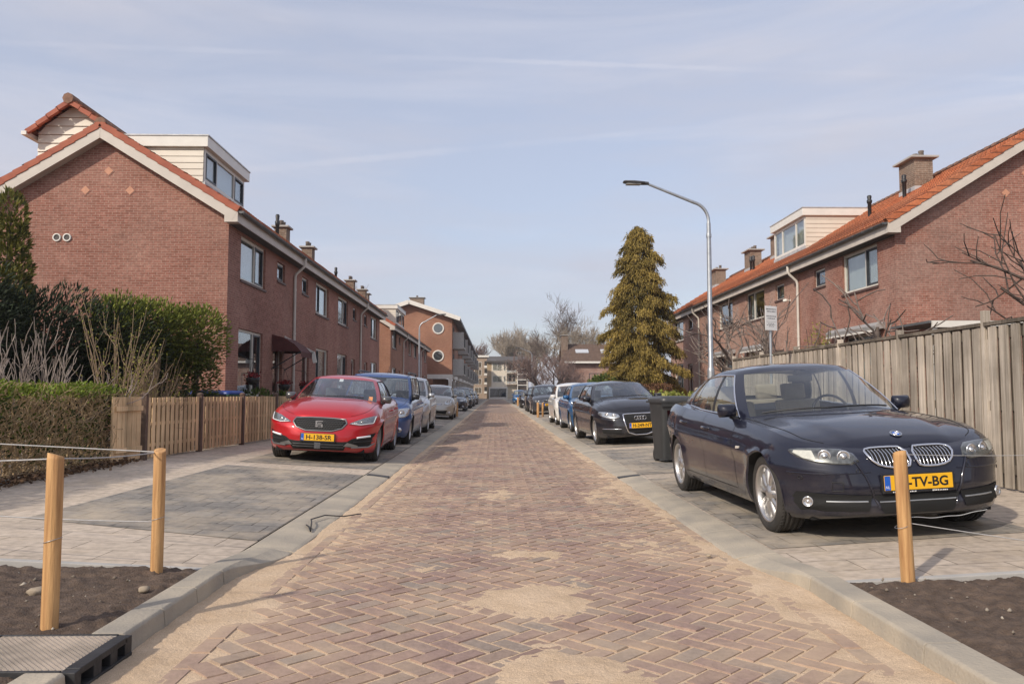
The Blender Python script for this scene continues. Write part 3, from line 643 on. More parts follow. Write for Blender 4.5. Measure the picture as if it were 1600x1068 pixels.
def house(name, label, s, Xf, y0, y1, ze, ridge, depth, flip, group, wall, z0=.15, gable_front=False, gable_back=False, opts=None):
    """terraced house: s=+1 looks to +X. flip puts the small window and door at the near end. ze eave height, ridge (d, z)"""
    o = opts or {}
    h = thing(name, label, 'house', (Xf, y0, z0), group=group)
    P = lambda d, y, z: (Xf-s*d, y, z)
    L = y1-y0; rd, rz = ridge; ov = .35; sl = (rz-ze)/(rd+ov)
    Y = (lambda a: y1-a) if flip else (lambda a: y0+a)
    def rng_(a, b): return (min(Y(a), Y(b)), max(Y(a), Y(b)))
    wz0, wz1 = 4.28, 5.5
    big = rng_(1.0, 3.28)+(wz0, wz1); sm = rng_(4.55, 5.45)+(4.78, 5.38); gf = rng_(.95, 3.15)+(1.12, 2.96)
    dr = rng_(4.25, 5.3)+(z0+.12, 2.86)
    zt = ze-.28
    t = MB(); facade(t, P, (y0, y1), (z0-.3, zt+.2), [big, sm, gf, dr])
    q = [P(0, 0, z0-.3), P(depth, 0, z0-.3), P(depth, 0, zt+.1), P(rd, 0, rz-.26), P(0, 0, zt+.2)]
    t.poly([(p[0], y0, p[2]) for p in q]); t.poly([(p[0], y1, p[2]) for p in q])
    t.poly([P(depth, y0, z0-.3), P(depth, y1, z0-.3), P(depth, y1, zt+.1), P(depth, y0, zt+.1)])
    wo_ = t.build('wall', wall, h)
    window(h, s, Xf, *big, div=o.get('div', (.62,)), darksash=o.get('dark', {1}), flip=flip, curt=o.get('curt', .7), fmat=o.get('fmat'))
    window(h, s, Xf, *sm, div=(), darksash={0}, flip=flip, curt=.45, fr=.06)
    window(h, s, Xf, *gf, div=(.33,), darksash={0}, flip=not flip, curt=o.get('gcurt', .5), fr=.07)
    # front door
    a, b, c, d = dr; t = MB()
    x0, x1 = P(.09, 0, 0)[0], P(.16, 0, 0)[0]
    t.box(x0, x1, a+.003, a+.07, c, d); t.box(x0, x1, b-.07, b-.003, c, d); t.box(x0, x1, a+.07, b-.07, d-.07, d-.003)
    df = t.build('door_frame', o.get('dframe', M_frame), h)
    t = MB(); xd0, xd1 = P(.11, 0, 0)[0], P(.15, 0, 0)[0]
    t.box(xd0, xd1, a+.07, b-.07, c, c+.9); t.box(xd0, xd1, a+.07, a+.25, c+.9, d-.07); t.box(xd0, xd1, b-.25, b-.07, c+.9, d-.07); t.box(xd0, xd1, a+.25, b-.25, d-.2, d-.07)
    dd = t.build('door', o.get('door', M_door), h)
    t = MB(); t.box(P(.12,0,0)[0], P(.14,0,0)[0], a+.25, b-.25, c+.9, d-.2); t.build('pane', M_pane, dd)
    hy = a+.16 if flip else b-.16
    t = MB(); t.tube([P(.11, hy, c+1.0), P(.06, hy, c+1.0), P(.06, hy+(.1 if flip else -.1), c+1.0)], .012); t.build('handle', M_galv, dd)
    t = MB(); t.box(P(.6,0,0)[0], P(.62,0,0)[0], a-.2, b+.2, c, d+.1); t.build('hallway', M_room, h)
    # roof
    gf_, gb_ = (.32 if gable_front else 0), (.32 if gable_back else 0)
    e0, e1 = P(-ov, y0-gf_, ze), P(-ov, y1+gb_, ze); r0 = P(rd, y0-gf_, rz); r1 = P(rd, y1+gb_, rz)
    b0 = P(2*rd+ov, y0-gf_, ze); b1 = P(2*rd+ov, y1+gb_, ze)
    t = MB(); tiled_slope(t, e0, e1, r0, res=6 if s < 0 else 4); tiled_slope(t, b1, b0, r1, tile=.41, course=.66, res=3)
    if gable_front or gable_back: pass
    ro = t.build('roof', o.get('tile', M_tile), h)
    t = MB(); n = int(L/.38)
    for i in range(n+1):
        ya = y0-gf_+(L+gf_+gb_)*i/(n+1); yb = ya+(L+gf_+gb_)/(n+1)
        cs = [(math.cos(k*math.pi/8)*.13, math.sin(k*math.pi/8)*.12+.0) for k in range(9)]
        A = [[(r0[0]+cx*f, yy, rz+.01+cz*f) for cx, cz in cs] for yy, f in ((ya, 1.08), (ya+.05, 1.08), (ya+.05, 1.0), (yb+.02, 1.0))]
        t.grid(A, smooth=True); t.poly([(r0[0]+cx*1.08, ya, rz+.01+cz*1.08) for cx, cz in cs])
    t.build('ridge_tiles', M_tileb, ro)
    for fl, yy, sg in ((gable_front, y0-gf_, 1), (gable_back, y1+gb_, -1)):
        if not fl: continue
        t = MB(); v = MB()
        for side in (0, 1):
            A = Vector(e0 if not side else b0); B = Vector(r0); A.y = B.y = yy; d = (B-A); ln = d.length; d.normalize(); up = Vector((0,1,0)).cross(d); up = up if up.z > 0 else -up
            nn = int(ln/.34)
            for i in range(nn+1):
                pa = A+d*(i*.34); pb = A+d*min(i*.34+.36, ln)
                v.hexa([tuple(p) for p in (pa-up*.09, pb-up*.115, pb-up*.115+Vector((0,sg*.2,0)), pa-up*.09+Vector((0,sg*.2,0)), pa+up*.075, pb+up*.045, pb+up*.045+Vector((0,sg*.2,0)), pa+up*.075+Vector((0,sg*.2,0)))])
            tn = abs(d.z)/math.hypot(d.x, d.y); e1 = d*(.10*tn+.004); e2 = d*(.33*tn+.004); c = -up*.10; c2 = -up*.33
            t.hexa([tuple(p) for p in (A+c2+Vector((0,sg*.02,0)), B-e2+c2+Vector((0,sg*.02,0)), B-e2+c2+Vector((0,sg*.05,0)), A+c2+Vector((0,sg*.05,0)), A+c+Vector((0,sg*.02,0)), B-e1+c+Vector((0,sg*.02,0)), B-e1+c+Vector((0,sg*.05,0)), A+c+Vector((0,sg*.05,0)))])
            c = -up*.29; B = B-e2
            t.hexa([tuple(p) for p in (A+c-up*.02+Vector((0,sg*.052,0)), B+c-up*.02+Vector((0,sg*.052,0)), B+c-up*.02+Vector((0,sg*.33,0)), A+c-up*.02+Vector((0,sg*.33,0)), A+c+Vector((0,sg*.052,0)), B+c+Vector((0,sg*.052,0)), B+c+Vector((0,sg*.33,0)), A+c+Vector((0,sg*.33,0)))])
        v.build('verge_tiles', M_vtile if s > 0 else M_tile, ro, bevel=.012); t.build('barge_board', M_barge, h)
    # eaves: fascia, soffit, gutter, downpipe
    ya, yb = y0-gf_*.9, y1+gb_*.9
    t = MB(); t.box(P(-ov+.03,0,0)[0], P(-ov+.06,0,0)[0], ya, yb, ze-.33, ze-.04)
    if gable_front: t.box(P(-ov+.032,0,0)[0], P(.02,0,0)[0], y0-gf_+.024, y0-gf_+.046, ze-.33, ze-.06); t.box(P(-ov+.062,0,0)[0], P(.0,0,0)[0], y0-gf_+.05, y0-.003, ze-.33, ze-.31)
    t.build('fascia', M_barge, h)
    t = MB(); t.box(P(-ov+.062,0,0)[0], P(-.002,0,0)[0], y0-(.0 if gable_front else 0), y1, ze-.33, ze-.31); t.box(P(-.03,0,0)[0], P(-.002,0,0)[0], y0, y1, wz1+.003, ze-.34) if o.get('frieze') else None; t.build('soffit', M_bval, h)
    t = MB(); gx = -ov-.05
    for rr in (.065, .058):
        A = [[P(gx+rr*math.cos(a), yy, ze-.05-rr*math.sin(a)) for a in np.linspace(0, math.pi, 9)] for yy in (ya, yb)]
        t.grid(A)
    t.grid([[P(gx+.065*math.cos(a), ya, ze-.05-.065*math.sin(a)) for a in np.linspace(0, math.pi, 9)], [P(gx, ya, ze-.05)]*9])
    yy = ya
    while yy < yb: t.box(P(gx-.07,0,0)[0], P(gx-.06,0,0)[0], yy, yy+.02, ze-.12, ze-.045); yy += .6
    t.build('gutter', M_gut, h)
    if o.get('pipe', True) and not flip:
        py = y1-.06; t = MB()
        t.tube([P(gx, py, ze-.1), P(gx, py, ze-.3), P(gx+.06, py, ze-.4), P(-.1, py, ze-.62), P(-.06, py, ze-.72), P(-.06, py, z0)], .045, 10)
        for zz in (1.5, 3.2, 4.7): t.tube([P(-.06, py, zz), P(-.06, py, zz+.05)], .055, 10)
        t.build('downpipe', M_pipe, h)
    return h, P, sl
def dormer(par, P, d0, y0, y1, zb, zt, dback, sl_base, side_pos=True, s=1, dark=(0,2)):
    """flat-roofed dormer standing on the street slope"""
    t = MB(); ribs = int((zt-.3-zb)/.17)
    for yy, sg in ((y0, -1), (y1, 1)):
        for i in range(ribs+3):
            za = zb-.35+i*.17; zb2 = min(za+.165, zt-.28)
            if zb2 <= za: continue
            pa = [P(d0+.02, yy, za), P(dback, yy, za), P(dback, yy, zb2), P(d0+.02, yy, zb2)]
            off = (.0, .012)
            q = [(p[0], p[1]+sg*(.02 if k < 2 else .004), p[2]) for k, p in enumerate(pa)]
            t.poly(q); t.poly([q[0], q[1], (q[1][0], yy, q[1][2]), (q[0][0], yy, q[0][2])])
    ck = t
    t = MB(); x0, x1 = P(d0-.12,0,0)[0], P(dback,0,0)[0]
    t.box(x0, x1, y0-.1, y1+.1, zt-.28, zt); dm = t.build('dormer', M_white, par, bevel=.01)
    nh = len(ck.v)//2
    for hf in (0, 1):
        c2 = MB(); c2.v = ck.v[hf*nh:(hf+1)*nh]; c2.f = [[i-hf*nh for i in f] for f in ck.f if (f[0] >= nh) == bool(hf)]; c2.sm = [False]*len(c2.f); c2.build('cladding', M_siding, dm)
    t = MB(); t.box(P(d0-.14,0,0)[0], x1, y0-.12, y1+.12, zt, zt+.035); t.build('roof_trim', M_lead, dm)
    window(dm, s, 0, y0+.02, y1-.02, zb, zt-.285, div=(.28, .72), dep=.0, fr=.10, curt=.99, darksash=set(dark), sill=False, trans=lambda d, y, z: P(d0+d, y, z), fmat=M_white, flat=True, rm=-.05)
    t = MB(); t.box(P(d0-.03,0,0)[0], P(d0+.1,0,0)[0], y0, y1, zb-.12, zb-.002); t.build('apron', M_lead, dm)
    return dm
# left terrace: four houses, the nearest with its gable to the viewer
GL = 'terraced houses of the left row'
LY = [20.2, 26.8, 33.4, 40.0, 46.7]
labs = ['left end house whose gable carries three diamonds and two round vents', 'left row house with the maroon-canopied neighbour on its near side', 'third left row house, between the two white downpipes', 'last left row house, at the far end before the gap']
LH = []
for i in range(4):
    LH.append(house('row_house', labs[i], 1, -6.9, LY[i], LY[i+1], 5.9, (3.23, 8.12), 6.46, i % 2 == 1, GL, M_brL, gable_front=(i == 0), gable_back=(i == 3),
        opts=dict(curt=[.99,.75,.5,.6][i], gcurt=[0,.99,.8,.4][i], dark=[{1},{1},{1},{1}][i])))
h0, P0, _ = LH[0]
dormer(h0, P0, .72, 20.32, 23.6, 6.72, 7.9, 3.0, .66)
for (x, z) in ((-10.02, 6.95), (-10.6, 6.44), (-9.46, 6.44)):
    t = MB(); r = .155; t.prism([(x-r, 20.197, z), (x, 20.197, z-r), (x+r, 20.197, z), (x, 20.197, z+r)], (0, -.004, 0))
    q = t.build('diamond_surround', M_brL, h0); r = .115
    t = MB(); t.prism([(x-r, 20.192, z), (x, 20.192, z-r), (x+r, 20.192, z), (x, 20.192, z+r)], (0, -.004, 0)); t.build('diamond', M_dia, q)
for x in (-11.28, -11.02):
    t = MB(); t.lathe([(.075,.0),(.075,-.03),(.105,-.03),(.105,.0)], (x, 20.2, 5.2), 20, 'y'); v_ = t.build('vent', M_white, h0)
    t = MB(); t.lathe([(0,-.012),(.075,-.012)], (x, 20.2, 5.2), 20, 'y'); t.build('vent_grille', M_bval, v_)
# raised rear part of the first house, clad in white boards under its own tiles
t = MB(); rx, rzz, bx_ = -11.64, 9.2, -12.6
za = 6.4
while za < 9.05:
    z2 = min(za+.23, 9.1)
    xl = lambda z: bx_ if z < 8.42 else bx_+(z-8.42)/.76
    xr = lambda z: -10.4 if z < 8.1 else rx+(rzz-.08-z)/.657
    if xr(za) > xl(za)+.02: t.poly([(xl(za), 21.44, za), (xr(za), 21.44, za), (xr(z2), 21.47, z2), (xl(z2), 21.47, z2)]); t.poly([(xl(za), 21.44, za), (xr(za), 21.44, za), (xr(za), 21.47, za), (xl(za), 21.47, za)])
    za += .24
t.poly([(bx_, 21.47, 6), (bx_, 26.4, 6), (bx_, 26.4, 8.42), (bx_, 21.47, 8.42)])
ra = t.build('raised_roof_part', M_siding, h0)
t = MB(); ea, eb = (-10.13, 21.2, 8.19), (bx_-.16, 21.2, 8.32)
tiled_slope(t, ea, (ea[0], 26.6, ea[2]), (rx, 21.2, rzz), res=4); tiled_slope(t, (eb[0], 26.6, eb[2]), eb, (rx, 26.6, rzz), res=4)
t.build('raised_tiles', M_tile, ra); t = MB()
for (pa, pb) in ((ea, (rx,21.2,rzz)), (eb, (rx,21.2,rzz))):
    pa, pb = Vector(pa), Vector(pb); d = pb-pa; k = max(2, int(d.length/.34))
    for i in range(k): t.bar(pa+d*(i/k)-Vector((0,.02,.03)), pa+d*((i+1)/k)*.998-Vector((0,.02,.06)), .10, .12)
t.build('raised_verge', M_vtile, ra)
t = MB(); t.lathe([(.0,-.06),(.15,-.05),(.15,.35),(0,.35)], (rx, 21.15, rzz+.02), 8, 'y', smooth=False); t.build('ridge_end', M_tileb, ra); t = MB(); t.box(rx-.12, rx+.12, 21.5, 26.5, rzz-.02, rzz+.1); t.build('ridge_tiles', M_tileb, ra)
t = MB(); t.box(bx_-.26, bx_-.12, 21.1, 26.5, 8.2, 8.3); t.build('gutter', M_white, ra)
for (yy, hh) in ((28.2, 0), (32.2, 1), (41.8, 2), (45.6, 3)):
    hp = LH[0 if yy < 26.8 else 1 if yy < 33.4 else 3][0]
    chimney(hp, -8.05, -7.62, yy+.2, yy+.72, 6.5, 7.24, 2, .08)
fluepipe(LH[2][0], -7.8, 38.2, 6.6, .75); fluepipe(LH[1][0], -7.75, 27.7, 6.6, .95)
# right terrace
GR = 'terraced houses of the right row'
RY = [20.95, 27.8, 34.65, 41.5, 48.4]
labs = ['right end house with its gable wall above the weathered board fence', 'right row house under the white flat-roofed dormer', 'third right row house, behind the street lamp pole', 'last right row house, half hidden by the big conifer']
RH = []
for i in range(4):
    RH.append(house('row_house', labs[i], -1, 10.9, RY[i], RY[i+1], 5.86, (3.95, 8.5), 7.9, i % 2 == 1, GR, M_brR if i == 0 else M_brR2, gable_front=(i == 0), gable_back=(i == 3),
        opts=dict(curt=[.99,.3,.35,.6][i], div=(.37,), dark={0}, frieze=(i == 0))))
h0, P0, sl = RH[0]
dormer(RH[1][0], RH[1][1], .82, 29.1, 32.4, 6.78, 8.2, 3.3, .67, s=-1, dark=())
for (x, z) in ((14.6, 7.25), (14.02, 6.7), (15.2, 6.7)):
    t = MB(); r = .155; t.prism([(x-r, 20.947, z), (x, 20.947, z-r), (x+r, 20.947, z), (x, 20.947, z+r)], (0, -.004, 0)); q = t.build('diamond_surround', M_brR, h0)
    t = MB(); r = .115; t.prism([(x-r, 20.942, z), (x, 20.942, z-r), (x+r, 20.942, z), (x, 20.942, z+r)], (0, -.004, 0)); t.build('diamond', M_dia, q)
for (yy, k, np_) in ((24.4, 0, 3), (36.6, 2, 3), (40.6, 2, 3), (47.0, 3, 2)):
    chimney(RH[k][0], 13.4, 14.0, yy, yy+.95, 7.7, 8.72, np_)
for (x, yy, k) in ((12.5, 25.6, 0), (13.0, 24.3, 0), (12.9, 38.6, 2), (13.1, 39.6, 2), (12.5, 45.0, 3)): fluepipe(RH[k][0], x, yy, 5.86+(x-10.55)*.67+.02, .62)
# sun-screen boxes over the ground-floor windows
for k, (ya, yb) in enumerate(((21.6, 24.9), (30.9, 33.8), (35.3, 38.1))):
    t = MB(); t.prism([(10.899, ya, 3.03), (10.62, ya, 2.98), (10.6, ya, 3.1), (10.7, ya, 3.2), (10.899, ya, 3.2)], (0, yb-ya, 0)); sb = t.build('sunscreen_box', simple('sunscreen_grey', (.40,.39,.38), .5, .3, var=.1), RH[k][0], bevel=.01)
    t = MB(); t.box(10.59, 10.61, ya+.05, yb-.05, 2.93, 2.985); t.build('rail', M_white, sb)
    for q in (ya+.1, yb-.1): 
        t = MB(); t.bar((10.85, q, 2.45), (10.62, q, 2.96), .03, .03); t.build('arm', M_white, sb)
# floodlight under the downpipe
t = MB(); t.lathe([(0,.07),(.09,.05),(.1,-.04),(0,-.06)], (10.72, 28.6, 4.62), 12); t.box(10.76, 10.9, 28.57, 28.63, 4.6, 4.66); t.build('outdoor_lamp', M_white, RH[1][0])
# second left row, further down the street
GL2 = 'houses of the second left row'
for i in range(4):
    y0 = 52+i*7.0
    hh, PP, _ = house('row_house', ['house behind the left lamp post, nearest of the second row', 'second house of the farther left row, under its white dormer', 'third house of the farther left row', 'last house of the farther left row, before the round windows'][i], 1, -6.95, y0, y0+7.0, 5.72, (3.2, 7.9), 6.4, i % 2 == 1, GL2, M_brL if i else M_brO, gable_front=(i == 0), gable_back=(i == 3), opts=dict(curt=.5, dark={1}))
    if i == 1: dormer(hh, PP, .7, 60.3, 65.6, 6.6, 8.0, 3.0, .66)
    if i in (0, 2): chimney(hh, -10.1, -9.5, y0+6.2, y0+7, 7.4, 8.6)
# apartment block with round windows
ab = thing('apartment_block', 'orange brick apartment block with two round windows and stacked balconies', 'building', (-4.6, 83, 0))
t = MB(); XB = -4.6
t.poly([(XB, 83, 3.2), (-14, 83, 3.2), (-14, 83, 9.2), (-9.1, 83, 10.8), (XB, 83, 9.1)]); t.poly([(XB, 83, 3.2), (XB, 168, 3.2), (XB, 168, 9.1), (XB, 83, 9.1)])
t.poly([(-14, 83, 0), (-14, 83, 3.2), (-6.6, 83, 3.2), (-6.6, 83, 0)]); t.poly([(-14, 83, 0), (-14, 168, 0), (-14, 168, 9.1), (-14, 83, 9.1)])
t.poly([(-6.8, 85, 0), (-6.8, 168, 0), (-6.8, 168, 3.2), (-6.8, 85, 3.2)])
ob_ = t.build('wall', M_brO, ab)
t = MB(); t.box(-8.3, XB+.02, 82.95, 83.3, 2.75, 3.22); t.box(XB-.35, XB+.02, 82.96, 83.35, 0, 2.75); t.box(XB-.3, XB+.03, 83.3, 168, 2.78, 3.18); t.build('beam', M_white, ab)
for k in range(1, 12): 
    t = MB(); t.box(XB-.3, XB, 83+k*7.5, 83.3+k*7.5, 0, 2.78); t.build('column', M_white, ab)
for zc in (8.08, 5.16):
    t = MB(); t.lathe([(.48,-.0),(.48,-.05),(.5,-.07),(.6,-.07),(.62,-.05),(.62,0)], (-6.05, 82.99, zc), 32, 'y'); rw = t.build('round_window', M_white, ab)
    t = MB(); t.lathe([(0,-.02),(.485,-.02)], (-6.05, 82.99, zc), 32, 'y'); t.build('pane', glass('far_pane', (.4,.4,.4), .14, .15, (.05,.055,.06)), rw)
t = MB()
for a, b in (((-3.7, 9.16), (-9.1, 10.95)), ((-9.1, 10.95), (-14.8, 9.0))):
    t.hexa([(a[0],82.3,a[1]-.3),(b[0],82.3,b[1]-.3),(b[0],168.5,b[1]-.3),(a[0],168.5,a[1]-.3),(a[0],82.3,a[1]),(b[0],82.3,b[1]),(b[0],168.5,b[1]),(a[0],168.5,a[1])] if a[0] < b[0] else [(b[0],82.3,b[1]-.3),(a[0],82.3,a[1]-.3),(a[0],168.5,a[1]-.3),(b[0],168.5,b[1]-.3),(b[0],82.3,b[1]),(a[0],82.3,a[1]),(a[0],168.5,a[1]),(b[0],168.5,b[1])])
rf_ = t.build('roof', simple('grey_roofing', (.2,.2,.2), .8, var=.2, scale=1), ab)
t = MB()
for a, b in (((-3.7, 9.16), (-9.1, 10.95)), ((-9.1, 10.95), (-14.8, 9.0))): t.bar((a[0], 82.25, a[1]-.12), (b[0], 82.25, b[1]-.12), .1, .42)
t.build('verge_board', M_white, rf_)
chimney(ab, -9.4, -7.9, 86, 87, 10, 11.7, 3)
M_rail = simple('balcony_panel', (.40,.40,.38), .6, var=.1)
for lev in (3.2, 6.1):
    for k in range(7):
        ya = 84.5+k*12
        t = MB(); t.box(XB, XB+1.25, ya, ya+3.6, lev-.1, lev+.08); bo = t.build('balcony', M_conc, ab)
        t = MB(); t.box(XB+.02, XB+1.2, ya, ya+.07, lev+.08, lev+1.7); t.build('screen', M_rail, bo)
        t = MB()
        for q in range(24): t.box(XB+1.18, XB+1.2, ya+.1+q*.145, ya+.13+q*.145, lev+.08, lev+1.05)
        t.box(XB+1.17, XB+1.21, ya+.08, ya+3.5, lev+1.05, lev+1.1); t.build('railing', M_black, bo)
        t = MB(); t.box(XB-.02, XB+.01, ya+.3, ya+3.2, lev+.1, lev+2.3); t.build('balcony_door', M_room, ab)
# buildings closing the street
fb = thing('apartment_block', 'low cream apartment block closing the far end of the street', 'building', (2.5, 172, 0))
YB = 172; sc = YB/1225
fx = lambda px: (px-774)*sc
fz = lambda py: 1.2+(614.5-py)*sc
t = MB(); t.box(fx(761), fx(768), YB, YB+10, 0, fz(566)); t.build('brick_pier', M_brY, fb)
M_crm = simple('cream_render', (.70,.62,.50), .7, var=.08)
t = MB(); t.box(fx(768), fx(792), YB, YB+10, 0, fz(566)); t.box(fx(792), fx(826), YB+1.2, YB+10, 0, fz(566)); t.build('wall', M_crm, fb)
t = MB(); t.box(fx(760), fx(827), YB-.6, YB+10, fz(566), fz(563)); t.prism([(fx(760), YB-.6, fz(563)+.02), (fx(827), YB-.6, fz(563)+.02), (fx(824), YB+5, fz(555)), (fx(764), YB+5, fz(555))], (0, .3, .02)); t.build('roof', M_bval, fb)
for (a, b, c, d) in ((769,785,566,579),(786,791,566,579),(769,785,586,597),(786,791,586,597)):
    d0 = fz(d); t = MB(); 
    window(fb, 1, 0, fx(a)+.1, fx(b)-.1, fz(d), fz(c)-.1, div=(.5,) if b-a > 8 else (), dep=-.03, curt=.5, sill=False, trans=lambda d_, y, z: (y, YB+d_, z), fmat=M_white)
t = MB(); t.box(fx(764), fx(793), YB-2.2, YB, fz(607), fz(604.5)); t.box(fx(764), fx(766), YB-2.2, YB-.01, 0, fz(607)); t.box(fx(791), fx(793), YB-2.2, YB-.01, 0, fz(607)); t.box(fx(766), fx(791), YB-2.2, YB-.01, 0, fz(620)); t.build('shop_front', M_white, fb)
t = MB(); t.box(fx(766), fx(778), YB-1.9, YB-1.85, fz(620), fz(607)); t.box(fx(778.6), fx(791), YB-1.9, YB-1.85, fz(620), fz(607)); t.build('shop_window', glass('shop_pane', (.3,.3,.3), .05, .1, (.03,.03,.035)), fb)
for z in (597.5, 580):
    t = MB(); t.box(fx(792), fx(807), YB, YB+1.2, fz(z+2.8), fz(z+1.6)); bo = t.build('balcony', M_crm, fb)
    t = MB(); t.box(fx(792), fx(807), YB-.02, YB+.05, fz(z+1.6), fz(z-1.8)); t.build('railing', M_rail, bo)
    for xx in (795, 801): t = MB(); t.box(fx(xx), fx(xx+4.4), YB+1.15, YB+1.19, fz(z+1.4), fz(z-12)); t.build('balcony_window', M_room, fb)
t = MB()
for q in (808, 823): t.box(fx(q), fx(q+1.2), YB-.3, YB+.2, 0, fz(568))
for z in (576, 584.5, 593, 601.5): t.box(fx(809.2), fx(823), YB-.3, YB, fz(z+.6), fz(z-.6))
st = t.build('stair_frame', M_white, fb)
t = MB(); t.box(fx(809.2), fx(823), YB+.1, YB+.15, 0, fz(568)); t.build('pane', glass('stair_pane', (.4,.4,.4), .08, .3, (.10,.08,.07)), st)
fb2 = thing('apartment_block', 'taller brown apartment block left of the cream one at the street end', 'building', (-3.2, 186, 0)); YB = 186; sc = YB/1225
t = MB(); t.box(fx(715), fx(763), YB, YB+10, 0, fz(558)); t.build('wall', simple('brown_brick_far', (.36,.27,.2), .85, var=.15, scale=2), fb2)
t = MB(); t.box(fx(714), fx(764), YB-.4, YB+10, fz(558), fz(555)); t.build('roof', M_white, fb2)
for z in (571, 583, 597, 611):
    for q in (741.5, 728): 
        window(fb2, 1, 0, fx(q), fx(q+11), fz(z+3.5), fz(z-6), div=(.6,), dep=-.03, curt=.5, sill=False, trans=lambda d_, y, z: (y, YB+d_, z), fmat=M_white)
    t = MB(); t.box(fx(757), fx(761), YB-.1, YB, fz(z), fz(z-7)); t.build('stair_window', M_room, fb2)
    t = MB(); t.box(fx(756.5), fx(761), YB-.15, YB, fz(z+3.5), fz(z)); t.build('panel', M_white, fb2)
# brown-roofed house behind the bare trees
bh = thing('brown_roof_house', 'brick house with dark pitched roof and two skylights behind the bare trees', 'house', (15, 100, 0))
t = MB(); t.box(9.0, 21, 100.3, 108, 0, 5.4); t.prism([(9.0, 100.3, 5.4), (9.0, 108, 5.4), (9.0, 104.1, 7.5)], (12, 0, 0)); t.build('wall', brickmat('brick_mauve', (.25,.13,.10), (.31,.17,.13), (.33,.27,.23), wash=.25), bh)
t = MB(); tiled_slope(t, (8.7, 99.7, 5.3), (21.3, 99.7, 5.3), (8.7, 104.1, 7.75), tile=.41, res=3); tiled_slope(t, (21.3, 108.5, 5.3), (8.7, 108.5, 5.3), (21.3, 104.1, 7.75), tile=.41, res=3)
br_ = t.build('roof', simple('brown_tiles', (.13,.085,.065), .85, var=.2, scale=2), bh)
chimney(bh, 8.7, 9.5, 102.4, 103.6, 4.5, 8.8, 1)
for x in (11.3, 14.6):
    t = MB(); nrm = Vector((0, -.486, .874)); c0 = Vector((x, 102.1, 6.64)); vv = Vector((0, .874, .486)); uu = Vector((.85, 0, 0))
    t.add([tuple(c0+nrm*k+uu*a+vv*b) for k in (.0, .12) for a, b in ((-1,-.5),(1,-.5),(1,.5),(-1,.5))], [(0,1,5,4),(1,2,6,5),(2,3,7,6),(3,0,4,7),(4,5,6,7)]); t.build('skylight', simple('skylight_glass', (.5,.52,.55), .15, var=.05), br_)
t = MB(); t.box(8.8, 21.2, 99.62, 99.75, 5.05, 5.3); t.build('gutter', M_white, bh)
for x in (12, 16): window(bh, 1, 0, x, x+2.2, 1.2, 3.8, div=(.5,), dep=-.02, curt=.4, sill=False, trans=lambda d_, y, z: (y, 100.3+d_, z), fmat=M_dkframe)
# ---------------------------------------------------------------- cars
M_cglass = glass('car_glass', (.88,.93,.92), .07, .95, (.03,.035,.04))
M_cglassd = glass('car_glass_dark', (.3,.32,.33), .06, .6, (.01,.012,.014))
M_tyre = simple('tyre_rubber', (.022,.021,.02), .8, var=.35, scale=7, bump=.15, col2=(.05,.045,.04))
M_alloy = simple('alloy', (.52,.51,.5), .33, .85, var=.1, scale=9)
M_steelrim = simple('grey_rim', (.3,.3,.31), .4, .7, var=.1)
M_chrome = simple('chrome', (.78,.78,.8), .14, 1., var=0)
M_lens = glass('lamp_lens', (.95,.97,.97), .0, .98)
M_reflector = simple('lamp_reflector', (.62,.62,.63), .22, .85, var=.15, scale=30)
M_lampdark = simple('lamp_housing', (.10,.10,.105), .35, .3, var=.2, scale=20)
M_plate = simple('plate_yellow', (.80,.43,.012), .45, var=.03)
M_blue = simple('plate_blue', (.01,.10,.48), .5, var=0)
M_wtxt = simple('plate_white', (.8,.8,.8), .5, var=0)
M_red = simple('tail_lamp', (.35,.01,.012), .2, var=.1, coat=1)
M_intd = simple('interior_dark', (.035,.036,.04), .7, var=.2, scale=10)
M_intb = simple('interior_beige', (.36,.30,.22), .7, var=.12, scale=10)
def spl(x, K):
    xs = np.array([k[0] for k in K], float); ys = np.array([k[1] for k in K], float); x = np.clip(np.asarray(x, float), xs[0], xs[-1])
    i = np.clip(np.searchsorted(xs, x)-1, 0, len(xs)-2); h = xs[i+1]-xs[i]; t = (x-xs[i])/h
    dl = np.diff(ys)/np.diff(xs); m = np.zeros(len(xs)); m[0] = dl[0]; m[-1] = dl[-1]
    if len(xs) > 2:
        a, b = dl[:-1], dl[1:]; m[1:-1] = np.where(a*b > 0, 2*a*b/(a+b+1e-12*(a+b == 0)), 0)
    t2, t3 = t*t, t*t*t
    return (2*t3-3*t2+1)*ys[i]+(t3-2*t2+t)*h*m[i]+(-2*t3+3*t2)*ys[i+1]+(t3-t2)*h*m[i+1]
PROF = [(0,.90),(.07,.94),(.2,.968),(.45,.985),(.62,1.0),(.72,.998),(.84,.972),(.94,.93),(1,.875)]
FDX = [(0,-.12),(.08,-.035),(.22,0),(.42,.005),(.6,-.012),(.78,-.05),(.92,-.115),(1,-.20)]
RDX = [(0,-.10),(.1,-.03),(.25,0),(.5,-.01),(.75,-.05),(.92,-.09),(1,-.15)]
